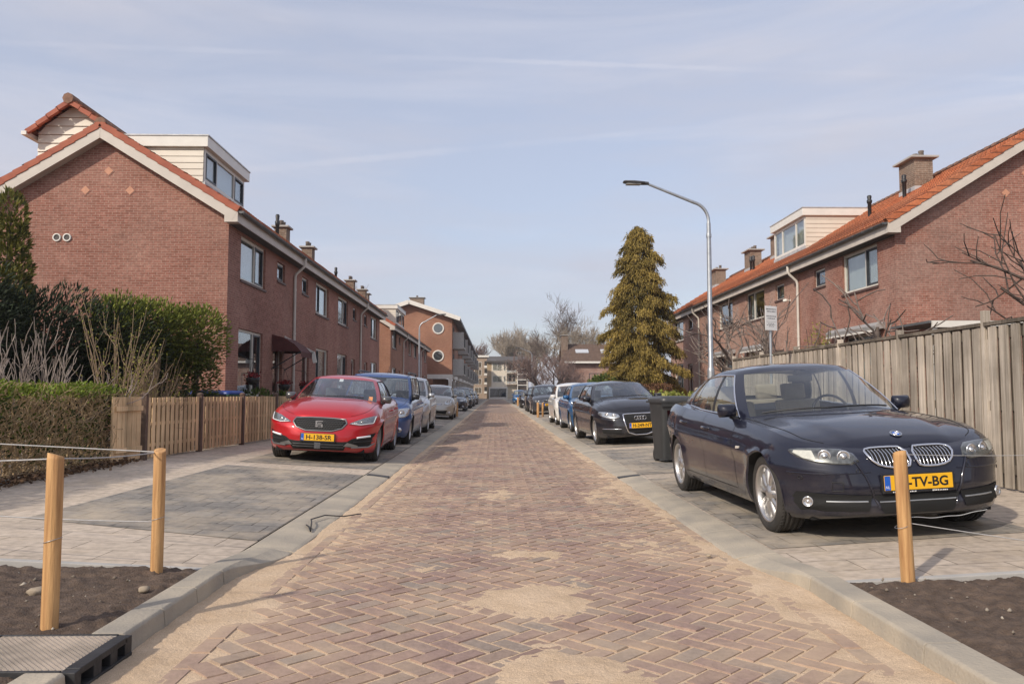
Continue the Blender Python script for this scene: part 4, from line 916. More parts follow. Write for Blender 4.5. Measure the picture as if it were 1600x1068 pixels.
class Car:
    def __init__(c, k):
        c.k = k; c.W = k['W']/2; c.xf = k['wb']/2; c.xr = -c.xf; c.xn = c.xf+k['fo']; c.xt = c.xr-k['ro']; c.R = k['R']
        c.af = k.get('af', .62); c.ar = k.get('ar', .5); c.pf = k.get('pf', 2.7); c.qf = k.get('qf', 2.7)
        c.xsF = c.xn-c.af; c.xsR = c.xt+c.ar
        c.prof = k.get('prof', PROF); c.fdx = k.get('fdx', FDX); c.rdx = k.get('rdx', RDX)
        c.ra = c.R+k.get('gap', .045)
        xs = np.concatenate([c.xsF+c.af*np.cos(np.linspace(0, math.pi/2, 60))**(2/c.pf), np.linspace(c.xsF, c.xsR, 60)[1:-1], c.xsR-c.ar*np.cos(np.linspace(math.pi/2, 0, 40))**(2/2.8)])
        ww = np.concatenate([np.sin(np.linspace(0, math.pi/2, 60))**(2/c.qf), np.ones(58), np.sin(np.linspace(math.pi/2, 0, 40))**(2/2.8)])
        wf = np.concatenate([np.cos(np.linspace(0, math.pi/2, 60))**(2/c.pf), np.zeros(58), np.zeros(40)]); wr = np.concatenate([np.zeros(118), np.cos(np.linspace(math.pi/2, 0, 40))**(2/2.8)])
        ex = xs+c.fdx[-1][1]*wf-c.rdx[-1][1]*wr; ey = c.W*c.prof[-1][1]*c.wid(xs)*ww; o = np.argsort(ex); c.ex, c.ey, c.ez = ex[o], ey[o], c.zt(xs)[o]
    def zt(c, x): return spl(x, c.k['sh'])
    def zb(c, x): return spl(x, c.k.get('bot', [(c.xt, .30), (c.xt+.5, .22), (c.xr, .19), (c.xf, .18), (c.xn-.3, .17), (c.xn, .19)]))
    def wid(c, x): return 1-.035*np.clip((x-c.xf+.3)/1.0, 0, 1)**2-.11*np.clip((c.xr+.15-x)/1.0, 0, 1)**1.6
    def flare(c, x, z):
        f = 0
        for xc in (c.xf, c.xr):
            r = np.hypot(x-xc, z-c.R); f = f+c.k.get('flare', .018)*np.exp(-((r-c.ra)/.07)**2)*(z < c.R+c.ra)
        return f
    def sidey(c, x, z):
        zt, zb = c.zt(x), c.zb(x); t = np.clip((z-zb)/(zt-zb), 0, 1); w = c.W*spl(t, c.prof)*c.wid(x)
        tc_ = c.k.get('crease', .70); w = w+c.k.get('camt', .007)*np.exp(-((t-tc_)/.035)**2)-c.k.get('scoop', .008)*np.exp(-((t-tc_+.16)/.09)**2)
        g = np.ones_like(np.asarray(x, float)+0*z)
        uf = np.clip((x-c.xsF)/c.af, 0, 1); g = np.where(x > c.xsF, (1-np.minimum(uf, .9999)**c.pf)**(1/c.qf), g)
        ur = np.clip((c.xsR-x)/c.ar, 0, 1); g = np.where(x < c.xsR, (1-np.minimum(ur, .9999)**2.8)**(1/2.8), g)
        return w*g+c.flare(x, z)*(g > .8)
    def frontx(c, y, z):
        y = np.abs(np.asarray(y, float)); z = np.asarray(z, float); x = np.full(np.broadcast(y, z).shape, c.xn-.05)
        for _ in range(8):
            zt, zb = c.zt(x), c.zb(x); t = np.clip((z-zb)/(zt-zb), 0, 1)
            w = c.W*spl(t, c.prof)*c.wid(x); s = np.clip(y/w, 0, .997); cc = (1-s**c.qf)**(1/c.pf)
            x = c.xsF+(c.af)*cc
        return c.xsF+(c.af+spl(t, c.fdx))*cc+np.where(cc > 0, 0, 0)
    def rearx(c, y, z):
        y = np.abs(np.asarray(y, float)); x = np.full(np.broadcast(y, z).shape, c.xt+.05)
        for _ in range(8):
            zt, zb = c.zt(x), c.zb(x); t = np.clip((z-zb)/(zt-zb), 0, 1); w = c.W*spl(t, c.prof)*c.wid(x); s = np.clip(y/w, 0, .997); cc = (1-s**2.8)**(1/2.8); x = c.xsR-c.ar*cc
        return c.xsR-(c.ar+spl(t, c.rdx))*cc
    def crown(c, x): return spl(x, c.k['crown'])
    def top(c, x, y):
        """hood / deck height"""
        x = np.asarray(x, float); ye = np.maximum(np.interp(x, c.ex, c.ey), .004); v = np.clip(np.abs(y)/ye, 0, 1); k_ = np.clip(ye/.55, 0, 1)**.8
        z = np.interp(x, c.ex, c.ez)+c.crown(x)*(1-v**2.3)*k_
        hb = c.k.get('hoodline')
        if hb is not None:
            yc = spl(x, hb); on = np.clip((x-hb[0][0]+.1)/.3, 0, 1); z = z+c.k.get('hlamt', .014)*on*(1/(1+np.exp((np.abs(y)-yc)/.016)))*(1-v**6)*k_
        return z
def car(name, label, k, loc, yaw, roll, detail=2, group=None, front=None, pm=None):
    root = thing(name, label, 'car', loc, (roll, 0, yaw), group, world=False); c = Car(k); c.root = root; c.det = detail; c.pm = pm
    Pt = lambda mb, nm, m, par=root, **kw: mb.build(nm, m, par, **kw)
    dx = {2: .036, 1: .06, 0: .10}[detail]; nF = {2: 30, 1: 20, 0: 12}[detail]; nR = {2: 18, 1: 12, 0: 8}[detail]; NL = {2: 30, 1: 20, 0: 12}[detail]
    # ring
    ph = np.linspace(0, math.pi/2, nF); ringx = list(c.xsF+c.af*np.cos(ph)**(2/c.pf)); gy = list(np.sin(ph)**(2/c.qf)); wf = list(np.cos(ph)**(2/c.pf)); wr = [0]*nF
    ns = max(6, int((c.xsF-c.xsR)/dx)); sx = np.linspace(c.xsF, c.xsR, ns)[1:-1]
    ringx += list(sx); gy += [1]*len(sx); wf += [0]*len(sx); wr += [0]*len(sx)
    ph = np.linspace(math.pi/2, 0, nR); ringx += list(c.xsR-c.ar*np.cos(ph)**(2/2.8)); gy += list(np.sin(ph)**(2/2.8)); wf += [0]*nR; wr += list(np.cos(ph)**(2/2.8))
    ringx, gy, wf, wr = map(np.array, (ringx, gy, wf, wr)); n = len(ringx)
    T = np.linspace(0, 1, NL)**.95; G = np.zeros((n, NL, 3))
    zt, zb = c.zt(ringx), c.zb(ringx)
    for j, t in enumerate(T):
        z = zb+t*(zt-zb); w = c.W*spl(t, c.prof)*c.wid(ringx)
        tcr = k.get('crease', .70); w = w+(k.get('camt', .007)*np.exp(-((t-tcr)/.035)**2)-k.get('scoop', .008)*np.exp(-((t-tcr+.16)/.09)**2))
        G[:, j, 0] = ringx+spl(t, c.fdx)*wf-spl(t, c.rdx)*wr; G[:, j, 1] = w*gy+c.flare(ringx, z)*(gy > .8); G[:, j, 2] = z
    # wheel arches: take faces out of the circle and draw the edge onto it
    cen = (G[:-1,:-1]+G[1:,:-1]+G[:-1,1:]+G[1:,1:])/4; keep = np.ones(cen.shape[:2], bool)
    for xc in (c.xf, c.xr):
        keep &= ~((np.hypot(cen[..., 0]-xc, cen[..., 2]-c.R) < c.ra) & (cen[..., 1] > c.W*.7))
    used = np.zeros((n, NL, 2), int)
    for (a, b) in ((0,0),(1,0),(0,1),(1,1)):
        used[a:n-1+a, b:NL-1+b, 0] += keep; used[a:n-1+a, b:NL-1+b, 1] += ~keep
    bd = (used[..., 0] > 0) & (used[..., 1] > 0)
    for xc in (c.xf, c.xr):
        r = np.hypot(G[..., 0]-xc, G[..., 2]-c.R); m = bd & (np.abs(r-c.ra) < .12); f = np.where(m, c.ra/np.maximum(r, 1e-6), 1)
        G[..., 0] = xc+(G[..., 0]-xc)*f; G[..., 2] = c.R+(G[..., 2]-c.R)*f
    # panels
    xd = k['doors']; dz = .07
    cat = np.full(keep.shape, 'body', object)
    tj = (T[:-1]+T[1:])/2; cx = cen[..., 0]
    zlow = c.zb(cx)+.10
    for q in range(len(xd)-1): cat[(cx < xd[q]) & (cx > xd[q+1]) & (cen[..., 2] > zlow)] = 'door%d' % q
    cat[(cx > c.xf+c.ra*.75) & (tj[None, :] < k.get('bumpt', .66))] = 'front_bumper'
    cat[(cx < c.xr-c.ra*.75) & (tj[None, :] < .6)] = 'rear_bumper'
    def emit(nm, mask, m, par=root, sides=(1, -1)):
        mb = MB()
        for s in sides:
            A = G.copy(); A[..., 1] *= s; mb.grid(A, keep=mask, flip=(s < 0))
        return Pt(mb, nm, m, par, clean=True)
    body = emit('body', keep & (cat == 'body'), pm)
    emit('front_bumper', keep & (cat == 'front_bumper'), pm); emit('rear_bumper', keep & (cat == 'rear_bumper'), k.get('rbm', pm))
    doors = {}
    for q in range(len(xd)-1):
        for s in (1, -1): doors[q, s] = emit('door', keep & (cat == 'door%d' % q), pm, sides=(s,))
    # greenhouse plan
    g = k['gh']; yb, yr = g['yb'], g['yr']
    nW = {2: 10, 1: 7, 0: 5}[detail]
    def plan(xc, xa, ya, xs, xrc, xre, yre, top):
        pts = []; seg = []
        for i in range(nW): y = (ya-.055)*i/(nW-1); pts.append((xc-(xc-xa-.02)*(y/ya)**2, y)); seg.append('ws')
        pts.append((xa-.03, ya)); seg[-1] = 'ap'; seg += []
        cuts = [xa-.03]+xs
        names = g['segs']; mx = (xs[0]+xs[-1])/2
        for (a, b, nm) in zip(cuts[:-1], cuts[1:], names):
            m = {2: 6, 1: 4, 0: 2}[detail] if nm[0] == 'w' else 2
            for i in range(1, m+1):
                x = a+(b-a)*i/m; tt = (x-cuts[0])/(cuts[-1]-cuts[0]); y = ya+(yre-ya)*tt+.035*math.sin(math.pi*min(1, tt*1.0)); seg.append(nm); pts.append((x, y))
        for i in range(1, nW+1):
            u = i/nW; y = yre*(1-u); x = cuts[-1]+(xrc-cuts[-1])*(1-(y/yre)**2.2) if False else xre+(xrc-xre)*(1-(y/yre)**2)
            if i == 1: y = yre-.07; x = xre+(xrc-xre)*(1-(y/yre)**2)*1.0
            pts.append((x, y)); seg.append('rp' if i == 1 else 'rg')
        return np.array(pts), seg
    Bp, seg = plan(g['wsb'], g['ab'], yb, g['sb'], g['rgb'], g['sb'][-1], g.get('yrb', yb*.9), False)
    Tp, _ = plan(g['wst'], g['at'], yr, g['st'], g['rgt'], g['st'][-1], g.get('yrt', yr*.95), True)
    roofz = lambda x, y: spl(x, g['roof'])-g.get('rdrop', .07)*(np.abs(y)/yr)**2.4
    zB = np.array([float(c.top(x, y)) if abs(y) < yb-.02 else float(c.zt(x))+.0 for x, y in Bp])-.012
    # belt: between the cowl and the rear deck along the side
    zB = np.where([sg[0] in 'wbc' or sg in ('ap',) for sg in ['ws']*nW+['ap']+seg[nW:]][:len(Bp)], np.minimum(zB, zB), zB)
    zT = roofz(Tp[:, 0], Tp[:, 1])
    Hl = np.array([0,.05,.13,.25,.4,.55,.7,.83,.915,1]) if detail else np.array([0,.06,.4,.9,1])
    n2 = len(Bp); Q = np.zeros((n2, len(Hl), 3)); bl = g.get('bulge', .03)
    tan = np.gradient(Bp, axis=0); nor = np.stack([tan[:, 1], -tan[:, 0]], 1); nor /= np.maximum(np.linalg.norm(nor, axis=1, keepdims=True), 1e-6)
    sgn = np.sign((nor*(Bp-np.array([(Bp[0,0]+Bp[-1,0])/2, 0]))).sum(1)); nor *= sgn[:, None]
    for j, h in enumerate(Hl):
        b_ = bl*4*h*(1-h)
        xy = Bp+(Tp-Bp)*h+nor*b_*np.array([1., 1.])
        Q[:, j, :2] = xy; Q[:, j, 2] = zB+(zT-zB)*h
    Q[0, :, 1] = 0; Q[-1, :, 1] = 0
    sseg = np.array(seg); fs = np.empty(n2-1, object)
    # face i lies between points i and i+1: named by its far point
    for i in range(n2-1): fs[i] = 'ws' if i+1 < nW else ('ap' if i+1 == nW else seg[i] if False else None)
    lab = ['ws']*nW+['ap']; 
    for (nm) in g['segs']: lab += [nm]*({2: 6, 1: 4, 0: 2}[detail] if nm[0] == 'w' else 2)
    lab += ['rp']+['rg']*(nW-1); lab = np.array(lab)[1:]
    hm = (Hl[:-1]+Hl[1:])/2
    def gmask(names, lo=0, hi=1): return np.outer(np.isin(lab, names), (hm > lo) & (hm < hi))
    def emitg(nm, mask, m, par=root, sides=(1, -1), off=0.):
        mb = MB()
        for s in sides:
            A = Q.copy(); A[..., 1] *= s; mb.grid(A, keep=mask, flip=(s < 0))
        return Pt(mb, nm, m, par, clean=True)
    wnames = [s_ for s_ in g['segs'] if s_[0] == 'w']; hi = .91 if detail else .9
    glassm = gmask(['ws', 'rg'], .045, .93)
    sidem = gmask(wnames, .045, hi)
    dark = gmask([s_ for s_ in g['segs'] if s_[0] == 'b'], 0, hi)
    bodym = ~(glassm | sidem | dark)
    # roof cap
    mb = MB(); 
    for s in (1,):
        V = np.linspace(-1, 1, 15 if detail else 7); A = np.zeros((n2, len(V), 3))
        for i in range(n2):
            y = Q[i, -1, 1]*V; A[i, :, 0] = Q[i, -1, 0]; A[i, :, 1] = y; A[i, :, 2] = roofz(Q[i, -1, 0], y)
        mb.grid(A)
    for s in (1, -1):
        A2 = Q.copy(); A2[..., 1] *= s; mb.grid(A2, keep=bodym, flip=(s < 0))
    Pt(mb, 'roof', k.get('roofm', pm), clean=True)
    emitg('pillar_trim', dark, M_black)
    emitg('windscreen', gmask(['ws'], .045, .93), M_cglass); emitg('rear_window', gmask(['rg'], .045, .93), k.get('rglass', M_cglass))
    for nm in wnames:
        for s in (1, -1): emitg('side_window', gmask([nm], .045, hi), k.get('sglass', M_cglass), sides=(s,))
    # trim line round the side glass
    i0 = nW; i1 = nW+sum({2: 6, 1: 4, 0: 2}[detail] if s_[0] == 'w' else 2 for s_ in g['segs'])-(2 if g['segs'][-1][0] == 'c' else 0)
    if detail:
        for s in (1, -1):
            mb = MB()
            def lift(p, d=.006): return (p[0], s*(p[1]+d), p[2]+.001)
            lo = [lift(Q[i, 1]) for i in range(i0, i1+1)]; upj = 8; up_ = [lift(Q[i, upj]) for i in range(i1, i0-1, -1)]
            fr_ = [lift(Q[i0, j]) for j in range(8, 0, -1)]; bk = [lift(Q[i1, j]) for j in range(1, 9)]
            loop = lo+bk[1:]+up_[1:]+fr_[1:]
            mb.tube(loop, .009, 6, cap=False); Pt(mb, 'window_trim', M_chrome if k.get('chrome') else M_black)
    # hood / deck, open over the cabin
    fr = lambda y: g['wsb']-(g['wsb']-g['ab']-.02)*(np.abs(y)/yb)**2; rc = lambda y: g['sb'][-1]+(g['rgb']-g['sb'][-1])*(1-(np.clip(np.abs(y)/g.get('yrb', yb*.9), 0, 1))**2)
    V = np.sign(np.linspace(-1, 1, 33 if detail == 2 else 17))*np.abs(np.linspace(-1, 1, 33 if detail == 2 else 17))**.9
    A = np.zeros((n, len(V), 3))
    for i in range(n):
        xe, ye, ze_ = G[i, -1]; y = ye*V; A[i, :, 0] = xe; A[i, :, 1] = y
        A[i, :, 2] = c.top(np.full(len(V), xe), y); A[i, 0, 2] = A[i, -1, 2] = ze_
    cc = (A[:-1,:-1]+A[1:,:-1]+A[:-1,1:]+A[1:,1:])/4
    cab = (np.abs(cc[..., 1]) < yb*.93) & (cc[..., 0] < fr(cc[..., 1])-.10) & (cc[..., 0] > rc(cc[..., 1])+.06)
    hood = (cc[..., 0] > g['ab']-.02) & (np.abs(cc[..., 1]) < yb*1.02+(cc[..., 0]-g['ab'])*-.02) & ~cab
    mb = MB(); mb.grid(A, keep=hood, flip=True); Pt(mb, 'hood', pm, clean=True)
    mb = MB(); mb.grid(A, keep=~hood & ~cab, flip=True); Pt(mb, 'deck', pm, clean=True)
    # arches, wheels
    mb = MB()
    for xc in (c.xf, c.xr):
        a0 = math.asin(max(-.95, min(.95, (float(c.zb(xc))+.0-c.R)/c.ra))); ang = np.linspace(a0, math.pi-a0, 26)
        for s in (1, -1):
            P0, P1, P2 = [], [], []
            for a in ang:
                x, z = xc+c.ra*math.cos(a), c.R+c.ra*math.sin(a); y = float(c.sidey(x, z)); P0.append((x, s*(y+.003), z)); P1.append((xc+(c.ra-.012)*math.cos(a), s*(y-.012), c.R+(c.ra-.012)*math.sin(a))); P2.append((xc+(c.ra-.012)*math.cos(a), s*(y-.38), c.R+(c.ra-.012)*math.sin(a)))
            Pq = [(xc+(c.ra+.006)*math.cos(a), s*(float(c.sidey(xc+c.ra*math.cos(a), c.R+c.ra*math.sin(a)))-.004), c.R+(c.ra+.006)*math.sin(a)) for a in ang]
            lip = MB(); lip.grid([Pq, P0, P1]); Pt(lip, 'wheel_arch', k.get('archm', pm)); mb.grid([P1, P2]); mb.poly(P2)
    Pt(mb, 'wheel_well', M_gap)
    mb = MB(); mb.box(c.xt+.25, c.xn-.25, -c.W*.78, c.W*.78, .17, .24); mb.box(c.xr-.35, c.xr+.35, -c.W*.5, c.W*.5, .17, .5); Pt(mb, 'underbody', M_gap)
    wheels(c, k, root)
    interior(c, k, root, g, fr, rc)
    # seams, handles, mirrors
    if detail:
        for s in (1, -1):
            mb = MB()
            for q, x in enumerate(xd):
                zz = np.linspace(float(c.zb(x))+.10, float(c.zt(x))-.01, 26); xo = x+k.get('dlean', .0)*(zz-.6)
                mb.grid([[(xx-.0035, s*(float(c.sidey(xx, z))+.0012), z) for xx, z in zip(xo, zz)], [(xx+.0035, s*(float(c.sidey(xx, z))+.0012), z) for xx, z in zip(xo, zz)]])
            xx = np.linspace(xd[0], xd[-1], 30); mb.grid([[(x, s*(float(c.sidey(x, float(c.zb(x))+.10))+.0012), float(c.zb(x))+.10+e) for x in xx] for e in (-.004, .004)])
            Pt(mb, 'panel_seams', M_gap)
        for q in range(len(xd)-1):
            for s in (1, -1):
                x = xd[q+1]+.16; z = float(c.zt(x))-.135
                mb = MB(); y = float(c.sidey(x, z)); mb.tube([(x-.08, s*(y-.005), z), (x-.07, s*(y+.028), z+.004), (x+.07, s*(y+.028), z+.002), (x+.085, s*(y-.005), z-.002)], [.013,.015,.015,.012], 8)
                Pt(mb, 'handle', k.get('handlem', pm), doors[q, s])
    for s in (1, -1):
        mb = MB(); x = g['ab']-.16; z = float(c.zt(x))+.075; y = yb+.088
        A = []
        for u in np.linspace(0, math.pi, 11):
            A.append([(x+.08*math.sin(u)*max(0, math.cos(v_))**.6, s*(y-.092*math.cos(u)*(.78+.22*math.cos(v_))), z+.062*math.sin(v_)) for v_ in np.linspace(-1.57, 1.57, 13)])
        mb.grid(A, flip=(s < 0)); mi = Pt(mb, 'wing_mirror', k.get('mirm', pm))
        mb = MB(); mb.box(x-.008, x+.002, s*(y-.082), s*(y+.082), z-.055, z+.055); Pt(mb, 'mirror_glass', M_chrome, mi, bevel=.004)
        mb = MB(); mb.tube([(x+.02, s*(yb-.01), z-.085), (x+.02, s*(y-.06), z-.075), (x+.015, s*(y-.03), z-.05)], [.024,.018,.026], 8); Pt(mb, 'mirror_foot', M_black, mi)
    # hood shut line
    if detail:
        mb = MB()
        for s in (1, -1):
            P_ = []
            for t in np.linspace(0, 1, 20):
                x = g['ab']+.03+(c.xn-.30-g['ab'])*t; y = s*min(yb*1.0-.10*t*t, float(np.interp(x, c.ex, c.ey))*.93); P_.append((x, y, float(c.top(x, y))+.0005))
            mb.tube(P_, .0035, 4)
        Pt(mb, 'hood_seam', M_gap)
    # tail lamps
    for s in (1, -1):
        ps = np.array([(.5,.0),(.95,.0),(.95,.14),(.5,.12)]); mb = MB(); z0 = k.get('tailz', .80)
        A = [[(float(c.rearx(y, z0+z))-.006, s*y, z0+z) for z in np.linspace(0, .13, 5)] for y in np.linspace(c.W*.62, c.W*.93, 7)]
        mb.grid(A); Pt(mb, 'tail_lamp', M_red)
    # wipers
    if detail:
        mb = MB()
        for y0, y1 in ((.5, -.12), (-.12, -.62)):
            pts = []
            for t in np.linspace(0, 1, 7):
                y = y0+(y1-y0)*t; h = .055+.045*t*(1-t); x = (fr(y)+.0)*(1-h)+h*(g['wst']); z = float(c.top(fr(y), y))+h*(.42)+.012; pts.append((x+.028, y, z))
            mb.tube(pts, .008, 5)
        Pt(mb, 'wiper', M_black)
    if front: front(c, k, root)
    return c
def patch(c, poly, off=.006, depth=.0, rings=6, sub=3, rear=False):
    """panel on the nose given in (y, z), following its curve; depth gives it a rim back into the body"""
    P = []
    for (a, b) in zip(poly, poly[1:]+poly[:1]):
        for i in range(sub): P.append((a[0]+(b[0]-a[0])*i/sub, a[1]+(b[1]-a[1])*i/sub))
    P = np.array(P); ce = P.mean(0); mb = MB(); A = []
    rows = [(1.0, off-depth)] if depth else []
    rows += [(1-q/rings, off) for q in range(rings)]
    for sc_, o in rows:
        q = ce+(P-ce)*sc_; q = np.vstack([q, q[:1]]); x = c.frontx(q[:, 0], q[:, 1])+o; A.append(np.stack([x, q[:, 0], q[:, 1]], 1))
    q = ce+(P-ce)*.001; q = np.vstack([q, q[:1]]); A.append(np.stack([c.frontx(q[:, 0], q[:, 1])+off, q[:, 0], q[:, 1]], 1))
    mb.grid(A, smooth=True); return mb
def outline(c, poly, r=.008, off=.006, sub=4, closed=True):
    P = []
    pl = list(zip(poly, poly[1:]+poly[:1])) if closed else list(zip(poly[:-1], poly[1:]))
    for (a, b) in pl:
        for i in range(sub): P.append((a[0]+(b[0]-a[0])*i/sub, a[1]+(b[1]-a[1])*i/sub))
    P.append(P[0] if closed else poly[-1]); mb = MB()
    mb.tube([(float(c.frontx(y, z))+off, y, z) for y, z in P], r, 6, cap=not closed); return mb
def mir(poly): return [(-y, z) for y, z in poly][::-1]
def chaikin(p, n=2):
    for _ in range(n):
        q = []
        for a, b in zip(p, p[1:]+p[:1]): q += [(a[0]*.75+b[0]*.25, a[1]*.75+b[1]*.25), (a[0]*.25+b[0]*.75, a[1]*.25+b[1]*.75)]
        p = q
    return p
def both(c, nm, m, poly, par=None, **kw):
    out = []
    for p in (poly, mir(poly)): out.append(patch(c, p, **kw).build(nm, m, par or c.root))
    return out
def plate(c, txt, z, off=.02, y0=0, frame=True, tilt=0.):
    x = float(c.frontx(.0, z))+off; mb = MB()
    mb.box(x-.03, x-.006, y0-.275, y0+.275, z-.075, z+.062); pl0 = mb.build('plate_holder', M_black, c.root, bevel=.004)
    mb = MB(); mb.box(x-.006, x, y0-.26, y0+.26, z-.055, z+.055); pl = mb.build('number_plate', M_plate, c.root, bevel=.003)
    mb = MB(); mb.box(x+.0005, x+.0025, y0-.258, y0-.215, z-.052, z+.052); mb.build('country_band', M_blue, pl)
    rt = Matrix(((0,0,1),(1,0,0),(0,1,0))).to_4x4()
    def put(me, nm, m, cy, cz, sx, sz):
        co = np.zeros(len(me.vertices)*3); me.vertices.foreach_get('co', co); co = co.reshape(-1, 3); lo, hi = co.min(0), co.max(0); co = (co-(lo+hi)/2)
        kx, kz = sx/(hi[0]-lo[0]), sz/(hi[1]-lo[1]); out = np.stack([x+.0012+co[:, 2], cy+co[:, 0]*kx, cz+co[:, 1]*kz], 1)
        me.vertices.foreach_set('co', out.ravel()); me.update(); me.materials.append(m); return link(nm, me, pl)
    put(text_mesh(txt, .1, bold=.0022), 'registration', simple('plate_ink', (.012,.011,.01), .5, var=0), y0+.022, z, .40, .074)
    me = text_mesh('NL', .03, font_ext=.0016); put(me, 'country_code', M_wtxt, y0-.2365, z-.03, .03, .02)
    return pl
def wheels(c, k, root):
    Rr = c.R; w = k.get('tw', .21); rr = Rr*k.get('rimf', .68); det = c.det; N = 48 if det == 2 else 24
    mb = MB(); h = w/2
    prof = [(rr-.012, -h+.03), (rr, -h+.006), (rr+.01, -h), (Rr*.86, -h-.006), (Rr*.95, -h+.004), (Rr-.006, -h+.022)]
    gro = [(-.06), (-.02), (.02), (.06)] if det else []
    prof.append((Rr, -h+.035))
    for gq in gro: prof += [(Rr, gq-.006), (Rr-.008, gq-.004), (Rr-.008, gq+.004), (Rr, gq+.006)]
    prof += [(Rr, h-.035), (Rr-.006, h-.022), (Rr*.95, h-.004), (rr+.01, h), (rr-.012, h-.03)]
    mb.lathe(prof, n=N, axis='y')
    if det == 2:
        for i in range(60):
            a = 2*math.pi*i/60; 
            for sgn in (-1, 1): mb.bar((math.cos(a)*(Rr-.004), sgn*(h-.016), math.sin(a)*(Rr-.004)), (math.cos(a+.06)*(Rr-.001), sgn*(h-.05), math.sin(a+.06)*(Rr-.001)), .006, .006)
    tyre = mb.build('tyre', M_tyre, None); tm = tyre.data; bpy.data.objects.remove(tyre)
    mb = MB(); mb.lathe([(rr-.02, -h+.09), (rr-.016, -h+.02), (rr-.004, -h+.012), (rr+.006, -h+.005), (rr-.006, -h+.0), (rr-.02, -h+.012), (rr-.026, -h+.05), (rr-.026, h-.03)], n=N, axis='y')
    ns_ = k.get('spokes', 10); dbl = k.get('double', True); y0 = -h+.03
    for i in range(ns_):
        a = 2*math.pi*(i+.5)/ns_
        for da in ((-.13, .13) if dbl else (0,)):
            L = []
            for (r_, wd, yy, sh) in ((.05, .028, y0-.002, .3), (rr*.45, .026 if dbl else .045, y0-.006, .75), (rr*.75, .03 if dbl else .05, y0+.002, 1.0), (rr-.012, .034 if dbl else .065, y0+.012, 1.1)):
                aa = a+da*sh*(10/ns_)*.55; ca, sa = math.cos(aa), math.sin(aa)
                for (t, dy) in ((-wd/2, .03), (-wd/2*.55, 0), (wd/2*.55, 0), (wd/2, .03)): L.append((r_*ca-t*sa, yy+dy, r_*sa+t*ca))
            mb.grid(np.array(L).reshape(4, 4, 3), smooth=True)
    mb.lathe([(0, y0-.018), (.034, y0-.018), (.04, y0-.012), (.07, y0-.002), (.085, y0+.03)], n=24, axis='y')
    rim = mb.build('rim', k.get('rimm', M_alloy), None); rm = rim.data; bpy.data.objects.remove(rim)
    mb = MB(); mb.lathe([(0, .0), (rr-.03, .0)], n=24, axis='y'); mb.lathe([(.0, y0+.045), (.135, y0+.045), (.135, y0+.06)], n=24, axis='y')
    bk = mb.build('brake_disc', M_gap, None); bmsh = bk.data; bpy.data.objects.remove(bk)
    bmsh.materials.clear(); bmsh.materials.append(simple('brake_shadow', (.02,.02,.02), .6, .3, var=.2))
    for xc in (c.xf, c.xr):
        for s in (-1, 1):
            e = bpy.data.objects.new('wheel', None); COL.objects.link(e); e.parent = root
            yo = c.W*k.get('track', .955)-w/2
            e.location = (xc, s*yo, Rr); e.rotation_euler = (0, random.random()*6 if s < 0 else random.random()*6, 0 if s < 0 else math.pi)
            for nm, me in (('tyre', tm), ('rim', rm), ('brake_disc', bmsh)): link(nm, me, e)
def rbox(mb, x0, x1, y0, y1, z0, z1, lean=0.): 
    mb.hexa([(x0,y0,z0),(x1,y0,z0),(x1,y1,z0),(x0,y1,z0),(x0+lean,y0,z1),(x1+lean,y0,z1),(x1+lean,y1,z1),(x0+lean,y1,z1)])
def interior(c, k, root, g, fr, rc):
    m = k.get('intm', M_intd); yb = g['yb']; xw = g['ab']; xr_ = g['sb'][-1]; zb = float(c.zt(0))
    mb = MB(); mb.box(xr_+.1, xw-.05, -yb+.06, yb-.06, .24, .30)
    A = []
    for y in np.linspace(-yb+.06, yb-.06, 13):
        x1 = float(fr(y)); zc = float(c.top(x1, y)); A.append([(x1-.02, y, zc-.02), (x1-.25, y, zc-.015), (x1-.42, y, zc-.03), (x1-.5, y, zc-.10), (x1-.46, y, .5)])
    mb.grid(A); mb.grid([[(xr_+.25, y, zb-.02), (float(rc(y))-.02, y, float(c.top(float(rc(y)), y))-.015)] for y in np.linspace(-yb*.85, yb*.85, 9)])
    for s in (-1, 1): mb.box(xr_+.2, xw-.25, s*(yb-.075), s*(yb-.05), .3, zb-.01)
    mb.build('cabin', M_intd, root)
    zr = g['roof'][len(g['roof'])//2][1]
    def seat(x, y, w, nm, hr=True):
        t = MB(); rbox(t, x-.15, x+.40, y-w/2, y+w/2, .38, .52); rbox(t, x-.22, x-.06, y-w/2+.02, y+w/2-.02, .45, min(1.02, zr-.38), -.16)
        if hr:
            for yy in ([y] if w < .8 else [y-.38, y+.38]): rbox(t, x-.43, x-.33, yy-.13, yy+.13, min(1.0, zr-.38)+.02, min(1.2, zr-.2), -.02); 
        t.build(nm, m, root, bevel=.03)
    if c.det:
        xs = g['sb'][0]-.10 if False else xw-1.15
        for y in (-.37, .37): seat(xs, y, .5, 'seat')
        seat(xs-.85, 0, 1.2, 'rear_bench')
        t = MB(); cen = Vector((xs+.55, .37, zb-.03)); pts = [cen+Vector((-.07*math.cos(a)*1.0, .185*math.sin(a), .17*math.cos(a))) for a in np.linspace(0, 2*math.pi, 25)]
        t.tube(pts, .014, 6, cap=False); t.bar(cen+Vector((0,-.17,0)), cen+Vector((0,.17,0)), .03, .04); t.build('steering_wheel', M_black, root)
        t = MB(); x = g['wst']-.0; t.box(x-.02, x+.02, -.12, .12, zr-.20, zr-.13); t.box(x-.03, x-.01, -.015, .015, zr-.14, zr-.07); t.build('inner_mirror', M_black, root, bevel=.01)
